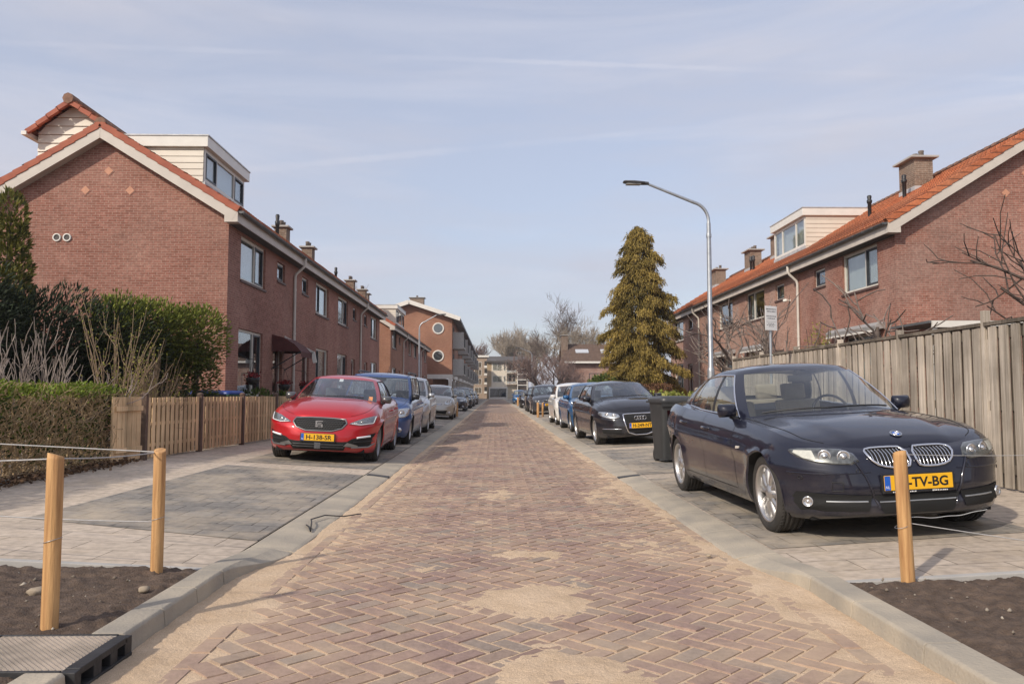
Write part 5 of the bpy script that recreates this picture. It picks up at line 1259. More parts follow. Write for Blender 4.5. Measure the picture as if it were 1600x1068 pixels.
def headlamp(c, poly, units, m_house=None, rim=None, nm='headlight', lens=True):
    for s in (1, -1):
        p = poly if s > 0 else mir(poly)
        h = patch(c, p, off=.004, depth=.02).build(nm, m_house or M_lampdark, c.root)
        for (y, z, r) in units:
            mb = MB(); x = float(c.frontx(y, z))+.006
            tx = float(c.frontx(y+.03, z))-float(c.frontx(y-.03, z)); ang = math.atan2(-tx, .06)
            mb.lathe([(r*1.06, .004), (r, .012), (r*.8, .004), (r*.45, .001), (r*.42, .010), (r*.2, .018), (0, .02)], n=20, axis='x')
            mb.v = [(x+p_[0]*math.cos(ang)-p_[1]*math.sin(ang), s*(y+p_[0]*math.sin(ang)+p_[1]*math.cos(ang)), z+p_[2]) for p_ in mb.v]
            mb.build('reflector', M_reflector, h)
        if rim: outline(c, p, .005, .008).build('lamp_rim', rim, h)
        if lens: patch(c, p, off=.018, depth=.012).build('lens', M_lens, h)
# ---------------------------------------------------------------- the cars themselves
def logo_ring(c, z, r, n=1, gap=0., rt=.012, off=.012):
    mb = MB()
    for i in range(n):
        y = (i-(n-1)/2)*gap; x = float(c.frontx(0, z))+off
        mb.tube([(x, y+r*math.cos(a), z+r*math.sin(a)) for a in np.linspace(0, 2*math.pi, 25)], rt/2, 6, cap=False)
    return mb.build('emblem', M_chrome, c.root)
def f_sedan(c, k, root):
    kid = chaikin([(.024,.575),(.024,.70),(.16,.705),(.31,.70),(.338,.675),(.295,.597),(.20,.562),(.08,.562)], 1)
    for s in (1, -1):
        p = kid if s > 0 else mir(kid)
        gr = patch(c, p, off=.004, depth=.02).build('grille', M_gap, root)
        outline(c, p, .010, .014, sub=1).build('grille_frame', M_chrome, gr)
        mb = MB()
        for i in range(10):
            y = .048+i*.0275; zt = .69; zb_ = np.interp(y, [.03,.12,.18,.285,.32], [.575,.566,.562,.60,.66])
            mb.tube([(float(c.frontx(y, z))+.013, s*(y+.0), z) for z in np.linspace(zb_, zt, 5)], .0035, 5)
        mb.build('grille_bars', M_chrome, gr)
    lamp = chaikin([(.388,.590),(.435,.700),(.64,.717),(.795,.714),(.818,.69),(.765,.638),(.65,.603)], 1)
    headlamp(c, lamp, [(.495,.650,.046),(.618,.658,.046)], rim=None, m_house=simple('lamp_silver', (.17,.17,.165), .3, .6, var=.45, scale=25))
    for s in (1, -1):
        q = [(.685,.70),(.785,.702),(.795,.685),(.75,.645),(.68,.63)]; q = q if s > 0 else mir(q)
        patch(c, q, off=.010).build('indicator', simple('indicator_white', (.62,.60,.53), .3, var=.15, scale=30, coat=1), root)
        outline(c, [(s*.33,.535),(s*.50,.528),(s*.70,.528),(s*.84,.535)], .006, -.001, sub=8, closed=False).build('bumper_crease', k['pm'], root)
    # lower openings
    both(c, 'lower_intake', M_gap, [(.37,.25),(.335,.365),(.62,.378),(.80,.39),(.825,.33),(.78,.25)], off=.009)
    patch(c, [(-.26,.225),(-.33,.365),(.33,.365),(.26,.225)], off=.009).build('lower_grille', M_gap, root)
    for s in (1, -1):
        outline(c, [(s*.37,.32),(s*.64,.322)], .007, .008, closed=False).build('intake_bar', M_galv, root)
        outline(c, [(s*.43,.62),(s*.37,.50),(s*.33,.38),(s*.29,.27)], .010, .002, sub=6, closed=False).build('bumper_fold', k['pm'], root)
        mb = MB(); y, z = .745, .318; x = float(c.frontx(y, z))+.016; mb.lathe([(.04,-.03),(.04,.010),(.034,.014),(.03,.006),(.012,.0),(0,.010)], (0,0,0), 20, 'x'); a = .55
        mb.v = [(x+p[0]*math.cos(a)-p[1]*math.sin(a), s*(y+p[0]*math.sin(a)+p[1]*math.cos(a)), z+p[2]) for p in mb.v]; mb.build('fog_lamp', M_reflector, root)
    outline(c, [(-.29,.315),(.29,.315)], .006, .008, sub=10, closed=False).build('intake_bar', M_galv, root)
    for s, y, z in ((1,.42,.545),(-1,.42,.545),(1,.78,.50),(-1,.78,.50)):
        outline(c, [(s*y+.013*math.cos(a), z+.013*math.sin(a)) for a in np.linspace(0, 6.28, 9)[:-1]], .0025, .002, sub=1).build('parking_sensor', M_black, root)
    outline(c, [(-.60,.40),(-.53,.40),(-.53,.465),(-.60,.465)], .003, .001).build('tow_cover', M_black, root)
    plate(c, '77-TV-BG', .452, off=.022)
    mb = MB(); x = float(c.frontx(0, .44))+.023-.004
    random.seed(3)
    for a, b, n in ((-.20,-.02,14), (.10,.22,9)):
        for i in range(n): y = a+(b-a)*i/n; mb.box(x, x+.0015, y, y+(b-a)/n*random.uniform(.5,.75), .452-.071, .452-.071+random.uniform(.006,.010))
    mb.build('dealer_text', M_wtxt, root)
    # roundel
    xh = c.xn-.25; zh = float(c.top(xh, 0.)); sl_ = (float(c.top(xh-.05, 0.))-float(c.top(xh+.05, 0.)))/.1; an = math.atan(sl_); nrm = Vector((math.sin(an), 0, math.cos(an))); ux = Vector((math.cos(an), 0, -math.sin(an))); uy = Vector((0,1,0)); cc = Vector((xh, 0, zh))+nrm*.004
    def disc(r0, r1, a0, a1, h): 
        return [[tuple(cc+nrm*h+(ux*math.cos(a)+uy*math.sin(a))*r) for r in (r0, r1)] for a in np.linspace(a0, a1, 9)]
    mb = MB(); [mb.grid(disc(.026,.041,a,a+math.pi/2,.004)) for a in (0,1.5708,3.1416,4.7124)]; em = mb.build('emblem', simple('emblem_ring', (.10,.13,.2), .25, .3, var=0, coat=1), root)
    mb = MB(); [mb.grid(disc(.001,.026,a,a+math.pi/2,.005)) for a in (0,math.pi)]; mb.build('blue_quarters', M_blue, em)
    mb = MB(); [mb.grid(disc(.001,.026,a,a+math.pi/2,.005)) for a in (math.pi/2,math.pi*1.5)]; mb.build('white_quarters', M_wtxt, em)
    mb = MB(); mb.tube([tuple(cc+nrm*.005+(ux*math.cos(a)+uy*math.sin(a))*.042) for a in np.linspace(0, 6.2832, 25)], .003, 5, cap=False); mb.build('emblem_rim', M_chrome, em)
    for s in (1, -1):   # repeater on the wing
        x, z = c.xf-.50, .665; y = float(c.sidey(x, z)); mb = MB(); mb.prism([(x-.05, s*(y-.01), z-.012), (x+.04, s*(y-.01), z-.006), (x+.05, s*(y-.01), z+.014), (x-.04, s*(y-.01), z+.012)], (0, s*.016, 0)); mb.build('side_repeater', simple('repeater_white', (.7,.66,.58), .3, var=.1), root, bevel=.003)
def f_audi(c, k, root):
    fr = chaikin([(-.25,.235),(-.335,.44),(-.36,.65),(-.34,.675),(0,.68),(.34,.675),(.36,.65),(.335,.44),(.25,.235)], 1)
    g = patch(c, fr, off=.004, depth=.015, sub=1).build('grille', M_gap, root); outline(c, fr, .016, .010, sub=2).build('grille_frame', M_chrome, g)
    mb = MB()
    for i in range(11): z = .27+i*.036; w = np.interp(z, [.24,.44,.66], [.25,.33,.35]); mb.tube([(float(c.frontx(y, z))+.008, y, z) for y in np.linspace(-w, w, 9)], .004, 4)
    mb.build('grille_bars', M_black, g)
    logo_ring(c, .588, .042, 4, .058, .011, .024)
    headlamp(c, chaikin([(.42,.60),(.44,.685),(.60,.72),(.78,.745),(.835,.72),(.80,.645),(.62,.585)], 2), [(.54,.65,.045),(.68,.67,.045)], rim=None, m_house=M_reflector)
    both(c, 'lower_intake', M_gap, [(.42,.26),(.42,.35),(.74,.36),(.78,.34),(.76,.27)], off=.009)
    for s in (1, -1): outline(c, [(s*.42,.362),(s*.77,.372)], .008, .006, closed=False, sub=8).build('intake_bar', M_chrome, root)
    plate(c, 'H-249-NT', .43, off=.03)
    mb = MB(); mb.box(g_x(k)-.0, g_x(k)+.004, -.1, -.02, 0, .04) if False else None
def g_x(k): return 0
def f_hatch(c, k, root):
    gp = [(-.20,.515),(-.36,.565),(-.425,.645),(-.39,.705),(-.2,.715),(0,.717),(.2,.715),(.39,.705),(.425,.645),(.36,.565),(.20,.515)]
    g = patch(c, gp, off=.004, depth=.015, sub=2).build('grille', M_gap, root); outline(c, gp, .012, .008, sub=2).build('grille_frame', simple('satin_grey', (.28,.28,.28), .35, .8, var=.1), g)
    mb = MB()
    for r in range(6):
        z = .535+r*.031
        for q in range(-9, 10):
            y = q*.042+(.021 if r % 2 else 0)
            if abs(y) > np.interp(z, [.52,.57,.645,.7], [.18,.34,.39,.36]): continue
            mb.tube([(float(c.frontx(y-.021, z))+.006, y-.021, z-.004), (float(c.frontx(y, z))+.012, y, z+.010), (float(c.frontx(y+.021, z))+.006, y+.021, z-.004)], .0042, 4, cap=False)
    mb.build('grille_mesh', simple('grille_grey', (.10,.10,.10), .4, .5, var=0), g)
    mb = MB(); z0 = .618; X = lambda y, z: float(c.frontx(0, z0))+.016
    for (a, b, z1, z2) in ((-.058,.058,.04,.056),(-.058,.058,-.012,.004),(-.058,.058,-.056,-.034),(-.058,-.03,.004,.04),(.03,.058,-.034,-.012),(-.058,-.02,-.034,-.018),(-.02,.04,.012,.024)):
        mb.box(X(0,0), X(0,0)+.012, a, b, z0+z1, z0+z2)
    mb.build('emblem', M_chrome, root)
    headlamp(c, [(.46,.635),(.49,.66),(.66,.735),(.815,.775),(.845,.77),(.835,.69),(.80,.645),(.62,.622)], [(.56,.655,.026),(.64,.67,.028)], rim=None, m_house=simple('lamp_silver_dark', (.26,.26,.27), .3, .6, var=.3, scale=30))
    for s in (1, -1): outline(c, [(s*.835,.762),(s*.815,.66),(s*.64,.632),(s*.50,.645)], .007, .014, closed=False).build('daylight_strip', simple('lamp_white', (.85,.87,.9), .3, var=0), root)
    for s in (1, -1):
        p = [(.37,.30),(.52,.405),(.70,.45),(.84,.50),(.865,.46),(.84,.33),(.76,.275),(.50,.262)]; p = p if s > 0 else mir(p)
        patch(c, p, off=.004).build('lower_intake', M_gap, root)
        outline(c, [(s*.86,.47),(s*.835,.33),(s*.76,.277),(s*.52,.268)], .014, .010, closed=False).build('intake_trim', simple('satin_grey', (.28,.28,.28), .35, .8), root)
        q = [(s*.40,.285),(s*.46,.345),(s*.62,.30),(s*.60,.268)]; q = q if s > 0 else q[::-1]
        patch(c, q, off=.018).build('intake_blade', simple('satin_grey', (.28,.28,.28), .35, .8), root)
        outline(c, [(s*.60,.425),(s*.78,.45)], .016, .012, closed=False).build('fog_lamp', simple('lamp_white', (.85,.87,.9), .3), root)
        outline(c, [(s*.55,.355),(s*.82,.375)], .010, .008, closed=False).build('intake_bar', M_black, root)
    patch(c, [(-.40,.215),(-.48,.36),(.48,.36),(.40,.215)], off=.009).build('lower_grille', M_gap, root)
    for z in (.265,.305): outline(c, [(-.40,z),(.40,z)], .005, .007, sub=10, closed=False).build('intake_bar', M_lampdark, root)
    mb = MB(); x = float(c.frontx(0,.29)); mb.box(x-.01, x+.016, -.05, .05, .235, .335); mb.build('radar_cover', M_lampdark, root, bevel=.01)
    plate(c, 'H-138-SR', .415, off=.024)
    mb = MB(); fx0, z0 = k['gh']['wsb'], 1.0
    # paper on the windscreen
    for (u, y, w, h, m) in ((.86, -.02, .07, .05, M_wtxt), (.18, .60, .07, .07, simple('sticker_orange', (.6,.25,.1), .5))):
        x = k['gh']['wsb']+(k['gh']['wst']-k['gh']['wsb'])*u-.30*(y/.76)**2-.0; z = float(c.top(k['gh']['wsb'], 0))+(1.40-float(c.top(k['gh']['wsb'], 0)))*u-.05*(abs(y) > .3)
        t = MB(); t.add([(x-.02+.03*a, y+w/2*b, z+h/2*a*-1) for a, b in ((-1,-1),(1,-1),(1,1),(-1,1))], [(0,1,2,3)]); t.build('windscreen_sticker', m, root)
def f_any(grille, lamp, units, low, platez, txt, glm=None, badge=None, lm=None, fogs=True):
    def f(c, k, root):
        g = patch(c, grille, off=.004, depth=.012, sub=2).build('grille', M_gap, root)
        if glm: outline(c, grille, .010, .008, sub=2).build('grille_frame', glm, g)
        zs = [p[1] for p in grille]; ys = [p[0] for p in grille]
        mb = MB()
        for i in range(3): z = min(zs)+(max(zs)-min(zs))*(i+1)/4; w = max(ys)*.85; mb.tube([(float(c.frontx(y, z))+.010, y, z) for y in np.linspace(-w, w, 9)], .006, 4)
        mb.build('grille_bars', glm or M_lampdark, g)
        headlamp(c, chaikin(lamp, 1), units, m_house=lm or M_reflector)
        patch(c, low, off=.009, sub=2).build('lower_grille', M_gap, root)
        if txt: plate(c, txt, platez, off=.024)
        if badge: logo_ring(c, badge, .05, 1, 0, .016, .014)
        if fogs:
            for s in (1, -1):
                mb = MB(); y, z = c.W*.74, low[0][1]+.06; x = float(c.frontx(y, z)); mb.lathe([(.06,-.02),(.055,.012),(0,.008)], (x, s*y, z), 14, 'x'); mb.build('fog_lamp', M_reflector, root)
    return f
# paints
P_navy = paint('navy_paint', (.0035,.0055,.019), .1, rough=.4, dust=.02)
P_black = paint('blackish_paint', (.004,.005,.012), .1, rough=.4, dust=.03)
P_redp = paint('red_paint', (.46,.003,.012), .2, rough=.34, dust=.03)
P_blue = paint('van_blue_paint', (.022,.075,.24), .3, dust=.06)
P_silver = paint('silver_paint', (.46,.47,.49), .65, rough=.35, dust=.1)
P_beige = paint('champagne_paint', (.44,.42,.38), .55, rough=.35, dust=.12)
P_cyan = paint('bright_blue_paint', (.010,.10,.26), .35, dust=.05)
P_whitep = paint('white_car_paint', (.74,.73,.70), 0., dust=.04)
P_dgrey = paint('dark_grey_paint', (.035,.042,.06), .4, dust=.08)
SEDAN = dict(W=1.817, wb=2.76, fo=.765, ro=.93, R=.318, tw=.225, rimf=.735, pm=P_navy, spokes=10, double=True, chrome=True, gap=.038,
    sh=[(-2.31,.93),(-2.15,.995),(-1.7,1.01),(-1,.965),(0,.925),(.75,.89),(1.3,.845),(1.75,.785),(2.0,.735),(2.145,.695)],
    crown=[(-2.31,.03),(-1.8,.06),(0,.05),(.9,.066),(1.5,.06),(1.95,.04),(2.145,.03)],
    fdx=[(0,-.10),(.07,-.01),(.2,.0),(.30,-.02),(.45,.0),(.6,-.012),(.78,-.03),(.92,-.075),(1,-.15)],
    doors=[.70,-.27,-1.10], crease=.66, camt=.010, scoop=.010, hoodline=[(.8,.62),(2.05,.37)], hlamt=.012, dlean=-.08, af=.66, pf=2.5, qf=3.0, intm=M_intb, bumpt=.70,
    gh=dict(wsb=1.03, ab=.62, wst=.18, at=-.02, yb=.762, yr=.56, segs=['wf','bp','wr','bq','wq','cp'], sb=[-.22,-.30,-1.0,-1.03,-1.27,-1.62], st=[-.22,-.29,-.80,-.83,-.93,-1.05], rgb=-1.87, rgt=-1.15, yrb=.68, yrt=.53,
        roof=[(-1.3,1.33),(-1.05,1.365),(-.4,1.42),(0,1.405),(.25,1.355)], rdrop=.06, bulge=.035))
HATCH = dict(W=1.80, wb=2.69, fo=.86, ro=.83, R=.325, tw=.225, rimf=.72, pm=P_redp, spokes=5, double=True, gap=.04,
    sh=[(-2.175,.98),(-2.0,1.03),(-1.5,1.02),(-.8,.985),(.3,.96),(.95,.945),(1.5,.875),(1.95,.79),(2.205,.715)],
    crown=[(-2.175,.02),(-1.5,.05),(.9,.085),(1.6,.075),(2.05,.045),(2.205,.03)],
    doors=[.74,-.32,-1.15], crease=.68, camt=.013, scoop=.012, hoodline=[(.8,.60),(2.1,.44)], hlamt=.014, pf=2.3, qf=2.9, af=.72, mirm=simple('mirror_grey', (.10,.10,.10), .25, .5, var=0, coat=1), bumpt=.70, rimm=M_steelrim,
    gh=dict(wsb=1.16, ab=.70, wst=.14, at=-.08, yb=.765, yr=.56, segs=['wf','bp','wr','cp'], sb=[-.28,-.36,-1.2,-1.72], st=[-.28,-.35,-1.02,-1.36], rgb=-2.0, rgt=-1.55, yrb=.70, yrt=.52,
        roof=[(-1.6,1.38),(-1,1.44),(-.4,1.46),(-.05,1.44),(.2,1.39)], rdrop=.06, bulge=.035))
def var(base, **o):
    d = dict(base); g = o.pop('gh', None); d.update(o)
    if g: d['gh'] = dict(base['gh'], **g)
    return d
AUDI = var(HATCH, W=1.77, wb=2.578, fo=.88, ro=.83, R=.316, pm=P_black, mirm=None, spokes=10, double=False, rimm=M_alloy, chrome=False,
    sh=[(-2.12,.95),(-1.9,1.0),(-1.4,.99),(-.8,.965),(.3,.94),(.9,.925),(1.45,.865),(1.9,.78),(2.17,.70)], crown=[(-2.12,.02),(-1.4,.05),(.9,.09),(1.55,.08),(2.0,.05),(2.17,.03)], camt=.010, hoodline=[(.8,.60),(2.1,.37)], bumpt=.68,
    gh=dict(wsb=1.08, ab=.66, wst=.16, at=-.04, roof=[(-1.6,1.34),(-1,1.40),(-.4,1.42),(-.05,1.40),(.2,1.36)]))
AUDI['mirm'] = P_black
VAN = dict(W=1.76, wb=2.81, fo=.80, ro=.75, R=.31, tw=.19, rimf=.66, pm=P_blue, spokes=7, double=False, gap=.05, rimm=M_alloy,
    sh=[(-2.155,1.0),(-2.0,1.05),(-.8,1.04),(.6,1.0),(1.15,.98),(1.6,.92),(2.0,.83),(2.205,.75)], crown=[(-2.155,.02),(0,.05),(1.2,.09),(1.8,.07),(2.205,.03)],
    doors=[.82,-.22,-1.30], crease=.55, camt=.004, scoop=.004, pf=2.4, qf=3.0, af=.60, ar=.18, bumpt=.60, mirm=M_black, archm=M_black,
    gh=dict(wsb=1.36, ab=.95, wst=.62, at=.42, yb=.775, yr=.66, segs=['wf','bp','wr','bq','wq','cp'], sb=[-.14,-.22,-1.05,-1.15,-1.85,-2.04], st=[-.14,-.21,-1.05,-1.15,-1.82,-1.98], rgb=-2.12, rgt=-2.05, yrb=.70, yrt=.62,
        roof=[(-2.1,1.56),(-1,1.62),(0,1.62),(.45,1.585),(.7,1.51)], rdrop=.05, bulge=.025))
MPV = var(HATCH, W=1.83, wb=2.65, fo=.90, ro=.83, R=.325, pm=P_silver, mirm=P_silver, spokes=5, double=False, rimm=M_alloy, archm=None,
    sh=[(-2.155,1.02),(-1.95,1.10),(-.8,1.06),(.6,1.02),(1.05,1.01),(1.55,.93),(1.95,.83),(2.225,.73)], gh=dict(wsb=1.28, ab=.80, wst=.30, at=.08, yb=.78, yr=.60, segs=['wf','bp','wr','cp'], sb=[-.22,-.30,-1.25,-1.85], st=[-.22,-.29,-1.15,-1.62], rgb=-2.05, rgt=-1.75, roof=[(-1.75,1.54),(-1,1.64),(-.3,1.65),(.1,1.62),(.35,1.55)]))
MPV['archm'] = P_silver
SMALL = var(HATCH, W=1.69, wb=2.46, fo=.72, ro=.62, R=.30, tw=.185, pm=P_beige, mirm=P_beige, spokes=8, double=False, rimm=M_alloy, af=.6,
    sh=[(-1.85,1.0),(-1.7,1.05),(-.7,1.0),(.5,.97),(.95,.96),(1.4,.90),(1.75,.80),(1.95,.72)], crown=[(-1.85,.02),(0,.05),(1.0,.09),(1.5,.075),(1.95,.03)], doors=[.66,-.30,-1.05], hoodline=None,
    gh=dict(wsb=1.12, ab=.72, wst=.22, at=.05, yb=.71, yr=.56, sb=[-.24,-.31,-1.05,-1.55], st=[-.24,-.30,-1.0,-1.38], rgb=-1.75, rgt=-1.5, yrb=.64, yrt=.52, roof=[(-1.55,1.44),(-.9,1.51),(-.3,1.52),(.05,1.49),(.25,1.43)]))
ESTATE = var(HATCH, W=1.80, wb=2.75, fo=.80, ro=.95, R=.33, pm=P_dgrey, mirm=P_dgrey, rimm=M_alloy, spokes=5, double=True, hoodline=[(.8,.60),(2.05,.36)],
    sh=[(-2.325,1.0),(-2.1,1.06),(-1,1.03),(.3,1.0),(.95,.985),(1.5,.92),(1.95,.84),(2.175,.77)], doors=[.74,-.30,-1.15],
    gh=dict(wsb=1.14, ab=.70, wst=.22, at=0., yb=.765, yr=.60, segs=['wf','bp','wr','bq','wq','cp'], sb=[-.24,-.32,-1.12,-1.2,-1.85,-2.08], st=[-.24,-.31,-1.05,-1.13,-1.70,-1.85], rgb=-2.2, rgt=-1.95, roof=[(-1.95,1.54),(-1,1.62),(-.3,1.62),(.0,1.6),(.25,1.54)]))
GC = 'cars parked along the street'
def park(name, label, k, xo, yf, head, front, detail, left, dz=0.):
    k = dict(k); W2 = k['W']/2*.955; xc = xo+(-W2 if left else W2); h = R(head)
    ox, oy = -math.cos(h)*k['wb']/2, -math.sin(h)*k['wb']/2
    return car(name, label, k, (xc+ox, yf+oy, zg(xc)-.004+dz), h, -.05 if left else .05, detail, GC, front, k['pm'])
g_gen = lambda zl, zh, w: [(-w*.85,zl),(-w,zh-.01),(-w*.9,zh),(w*.9,zh),(w,zh-.01),(w*.85,zl)]
park('parked_car', 'dark blue saloon with twin chromed grilles and silver wheels, behind the right wooden stake', SEDAN, 2.26, 6.56, -88.5, f_sedan, 2, False)
park('parked_car', 'shiny red hatchback facing the viewer beside the slatted fence', HATCH, -1.99, 13.41, -88.7, f_hatch, 2, True)
park('parked_car', 'black hatchback with large framed grille and four rings, behind the wheelie bin', AUDI, 2.24, 17.67, -86.5, f_audi, 2, False)
v = park('parked_van', 'tall blue van with black roof rails, behind the red hatchback', VAN, -1.95, 18.0, -89.5, f_any(g_gen(.55,.66,.42), [(.46,.62),(.48,.76),(.62,.80),(.80,.83),(.835,.80),(.83,.66),(.70,.60)], [(.68,.71,.075)], [(-.5,.28),(-.5,.42),(.5,.42),(.5,.28)], .50, None), 1, True)
for s in (1, -1):
    mb = MB(); x = np.linspace(-1.9, .3, 12); mb.tube([(a, s*.60, 1.61+.035*min(1, 6*min(i, 11-i)/11)) for i, a in enumerate(x)], .022, 6); mb.build('roof_rail', M_black, v.root)
mb = MB(); mb.tube([(.25,.1,1.61),(-.15,.1,1.80)], .005, 5); mb.build('aerial', M_black, v.root)
park('parked_car', 'silver family car with dark lower intake, behind the blue van', MPV, -1.98, 23.2, -89.5, f_any(g_gen(.62,.72,.40), [(.44,.72),(.50,.80),(.70,.88),(.83,.90),(.82,.80),(.62,.72)], [(.62,.79,.05)], [(-.55,.24),(-.62,.42),(.62,.42),(.55,.24)], .50, None, M_chrome, .70), 1, True)
park('parked_car', 'small champagne hatchback near the single wooden stake on the left', SMALL, -1.87, 35.0, -89.5, f_any(g_gen(.62,.68,.34), [(.40,.66),(.44,.80),(.60,.86),(.74,.87),(.72,.72),(.55,.64)], [(.58,.75,.07)], [(-.5,.24),(-.55,.40),(.55,.40),(.5,.24)], .52, None, M_chrome, .74), 1, True)
gd = f_any(g_gen(.60,.70,.36), [(.42,.64),(.44,.72),(.66,.77),(.80,.77),(.80,.70),(.62,.63)], [(.52,.68,.045),(.68,.70,.045)], [(-.5,.24),(-.58,.40),(.58,.40),(.5,.24)], .47, None, M_chrome)
park('parked_car', 'dark slate saloon, first of the dark cars far along the left kerb', var(SEDAN, pm=P_dgrey, mirm=P_dgrey), -1.9, 51.0, -90, gd, 1, True)
park('parked_car', 'dark estate car, second of the dark cars far along the left kerb', var(ESTATE, pm=P_black, mirm=P_black), -1.88, 60.5, -90, gd, 0, True)
park('parked_car', 'dark estate car, third of the dark cars far along the left kerb', var(ESTATE, pm=P_dgrey, mirm=P_dgrey), -1.88, 70.0, -90, gd, 0, True)
park('parked_car', 'blackish car, farthest of the dark cars along the left kerb', var(AUDI, pm=P_black), -1.86, 82.0, -90, gd, 0, True)
park('parked_car', 'bright blue hatchback squeezed between black and white cars', var(HATCH, pm=P_cyan, mirm=P_cyan), 2.24, 23.4, -88.5, f_any(g_gen(.62,.72,.36), [(.44,.72),(.50,.80),(.70,.88),(.83,.90),(.82,.80),(.62,.72)], [(.62,.79,.05)], [(-.5,.24),(-.58,.40),(.58,.40),(.5,.24)], .5, None), 1, False)
park('parked_car', 'white hatchback behind the bright blue car', var(SMALL, pm=P_whitep, mirm=P_whitep), 2.2, 28.6, -89, f_any(g_gen(.62,.68,.34), [(.40,.66),(.44,.80),(.60,.86),(.74,.87),(.72,.72),(.55,.64)], [(.58,.75,.06)], [(-.5,.24),(-.55,.40),(.55,.40),(.5,.24)], .52, None), 1, False)
def f_est(c, k, root):
    for s in (1, -1):
        p = chaikin([(.03,.64),(.03,.76),(.30,.765),(.32,.72),(.25,.64)], 1); p = p if s > 0 else mir(p)
        g = patch(c, p, off=.004, depth=.015).build('grille', M_gap, root); outline(c, p, .010, .012, sub=1).build('grille_frame', M_chrome, g)
    headlamp(c, chaikin([(.40,.66),(.44,.75),(.66,.80),(.82,.80),(.82,.72),(.62,.66)], 1), [(.52,.71,.05),(.68,.735,.05)])
    patch(c, [(-.55,.26),(-.6,.42),(.6,.42),(.55,.26)], off=.009).build('lower_grille', M_gap, root); plate(c, '58-XK-ZR', .53, off=.03)
v = park('parked_car', 'dark estate with yellow plate and twin grilles, behind the pair of wooden stakes', ESTATE, 2.02, 42.6, -89.5, f_est, 1, False)
park('parked_car', 'dark car hidden mostly behind the estate on the right', var(ESTATE, pm=P_black, mirm=P_black), 2.0, 49.5, -90, gd, 0, False)
park('parked_car', 'black saloon next to the farthest wooden stake on the right', var(SEDAN, pm=P_black, mirm=P_black), 2.0, 62.0, -90, gd, 1, False)
park('parked_car', 'bright blue small car, farthest on the right by the shop window', var(SMALL, pm=P_cyan, mirm=P_cyan), 1.95, 86.0, -90, gd, 0, False)
# ---------------------------------------------------------------- stakes, ropes, fences, lamps, signs, bins
M_stake = simple('peeled_pine', (.33,.16,.06), .7, var=0, col2=(.70,.42,.18), scale=3.2, stretch=(9,9,.7), bump=.6, bscale=9, detail=9)
M_rope = simple('rope_grey', (.42,.41,.40), .8, var=.15, scale=30)
def stake(x, y, z0, z1, r, lean, label, group='wooden stakes beside the road'):
    mb = MB(); n = 14; zs = [z0-.25, z0, z0+.1, (z0*2+z1)/3, (z0+2*z1)/3, z1-.02, z1]; pts = []; 
    ph = random.random()*6
    A = []
    for i, z in enumerate(zs):
        rr = r*(1.03-.05*i/6) if i < 6 else r*.93
        A.append([(x+lean*(z-z0)+math.cos(a)*rr*(1+.05*math.sin(3*a+ph)+.02*math.sin(7*a+z*9)), y+math.sin(a)*rr*(1+.05*math.sin(2*a+ph)), z+(.012*math.cos(a+ph) if i == 6 else 0)) for a in np.linspace(0, 2*math.pi, n+1)])
    mb.grid(A); mb.poly(A[-1][:-1])
    o = tag(mb.build('wooden_stake', M_stake, origin=(x, y, z0), weld=True), label, 'stake', group); return (x+lean*(z1-z0), y, z1)
s1 = stake(-2.12, 3.86, .10, .905, .038, -.0, 'round pine stake nearest the kerb drain, in the left bed')
s2 = stake(-2.11, 5.02, .10, .845, .037, 0, 'round pine stake at the far edge of the left bed, by the slabs')
s3 = stake(2.49, 4.76, .10, .845, .039, -.035, 'lone pine stake standing before the number plate of the blue saloon')
stake(2.06, 38, .06, .76, .06, 0, 'thicker stake of the pair before the dark estate'); stake(2.32, 38.4, .08, .76, .05, 0, 'thinner stake of the pair before the dark estate')
stake(-1.93, 39.3, .06, .8, .075, 0, 'stake behind the small champagne hatchback on the left'); stake(2.1, 73, .06, .85, .085, 0, 'farthest stake, beside the black saloon on the right')
def rope(name, a, b, sag, label, m=M_rope, r=.0042, n=16, wig=0.):
    a, b = Vector(a), Vector(b); pts = []
    for i in range(n+1):
        t = i/n; p = a.lerp(b, t); p.z -= sag*4*t*(1-t); p.z += wig*math.sin(t*17); p.x += wig*math.cos(t*13); pts.append(tuple(p))
    mb = MB(); mb.tube(pts, r, 6); return tag(mb.build(name, m, origin=tuple(a)), label, 'rope')
rope('rope', (s2[0]-.03, s2[1], s2[2]-.012), (-5.0, 5.6, .93), .0, 'grey rope running left from the top of the farther left stake')
rope('rope', (s2[0]-.03, s2[1]-.02, s2[2]-.015), (s1[0]+.02, s1[1]+.03, s1[2]-.02), .01, 'grey rope between the tops of the two left stakes')
rope('rope', (s1[0]-.03, s1[1], s1[2]-.02), (-4.2, 4.1, .90), .03, 'grey rope running left from the top of the nearer left stake')
rope('rope', (s2[0]-.04, s2[1], .40), (-4.6, 5.35, .52), .035, 'pale rope tied halfway up the farther left stake')
rope('rope', (s3[0]+.03, s3[1], s3[2]-.015), (5.2, 5.0, .93), .05, 'thin rope from the top of the right stake', r=.002)
rope('rope', (s3[0]+.03, s3[1], .42), (5.0, 4.5, .12), .02, 'thin rope slanting down from the right stake to the bed', r=.003)
rope('rope', (2.53, 4.78, .45), (3.2, 5.1, .45), .02, 'white cord end hanging beside the right stake', m=simple('cord_white', (.6,.6,.58), .7), r=.0022, wig=.003)
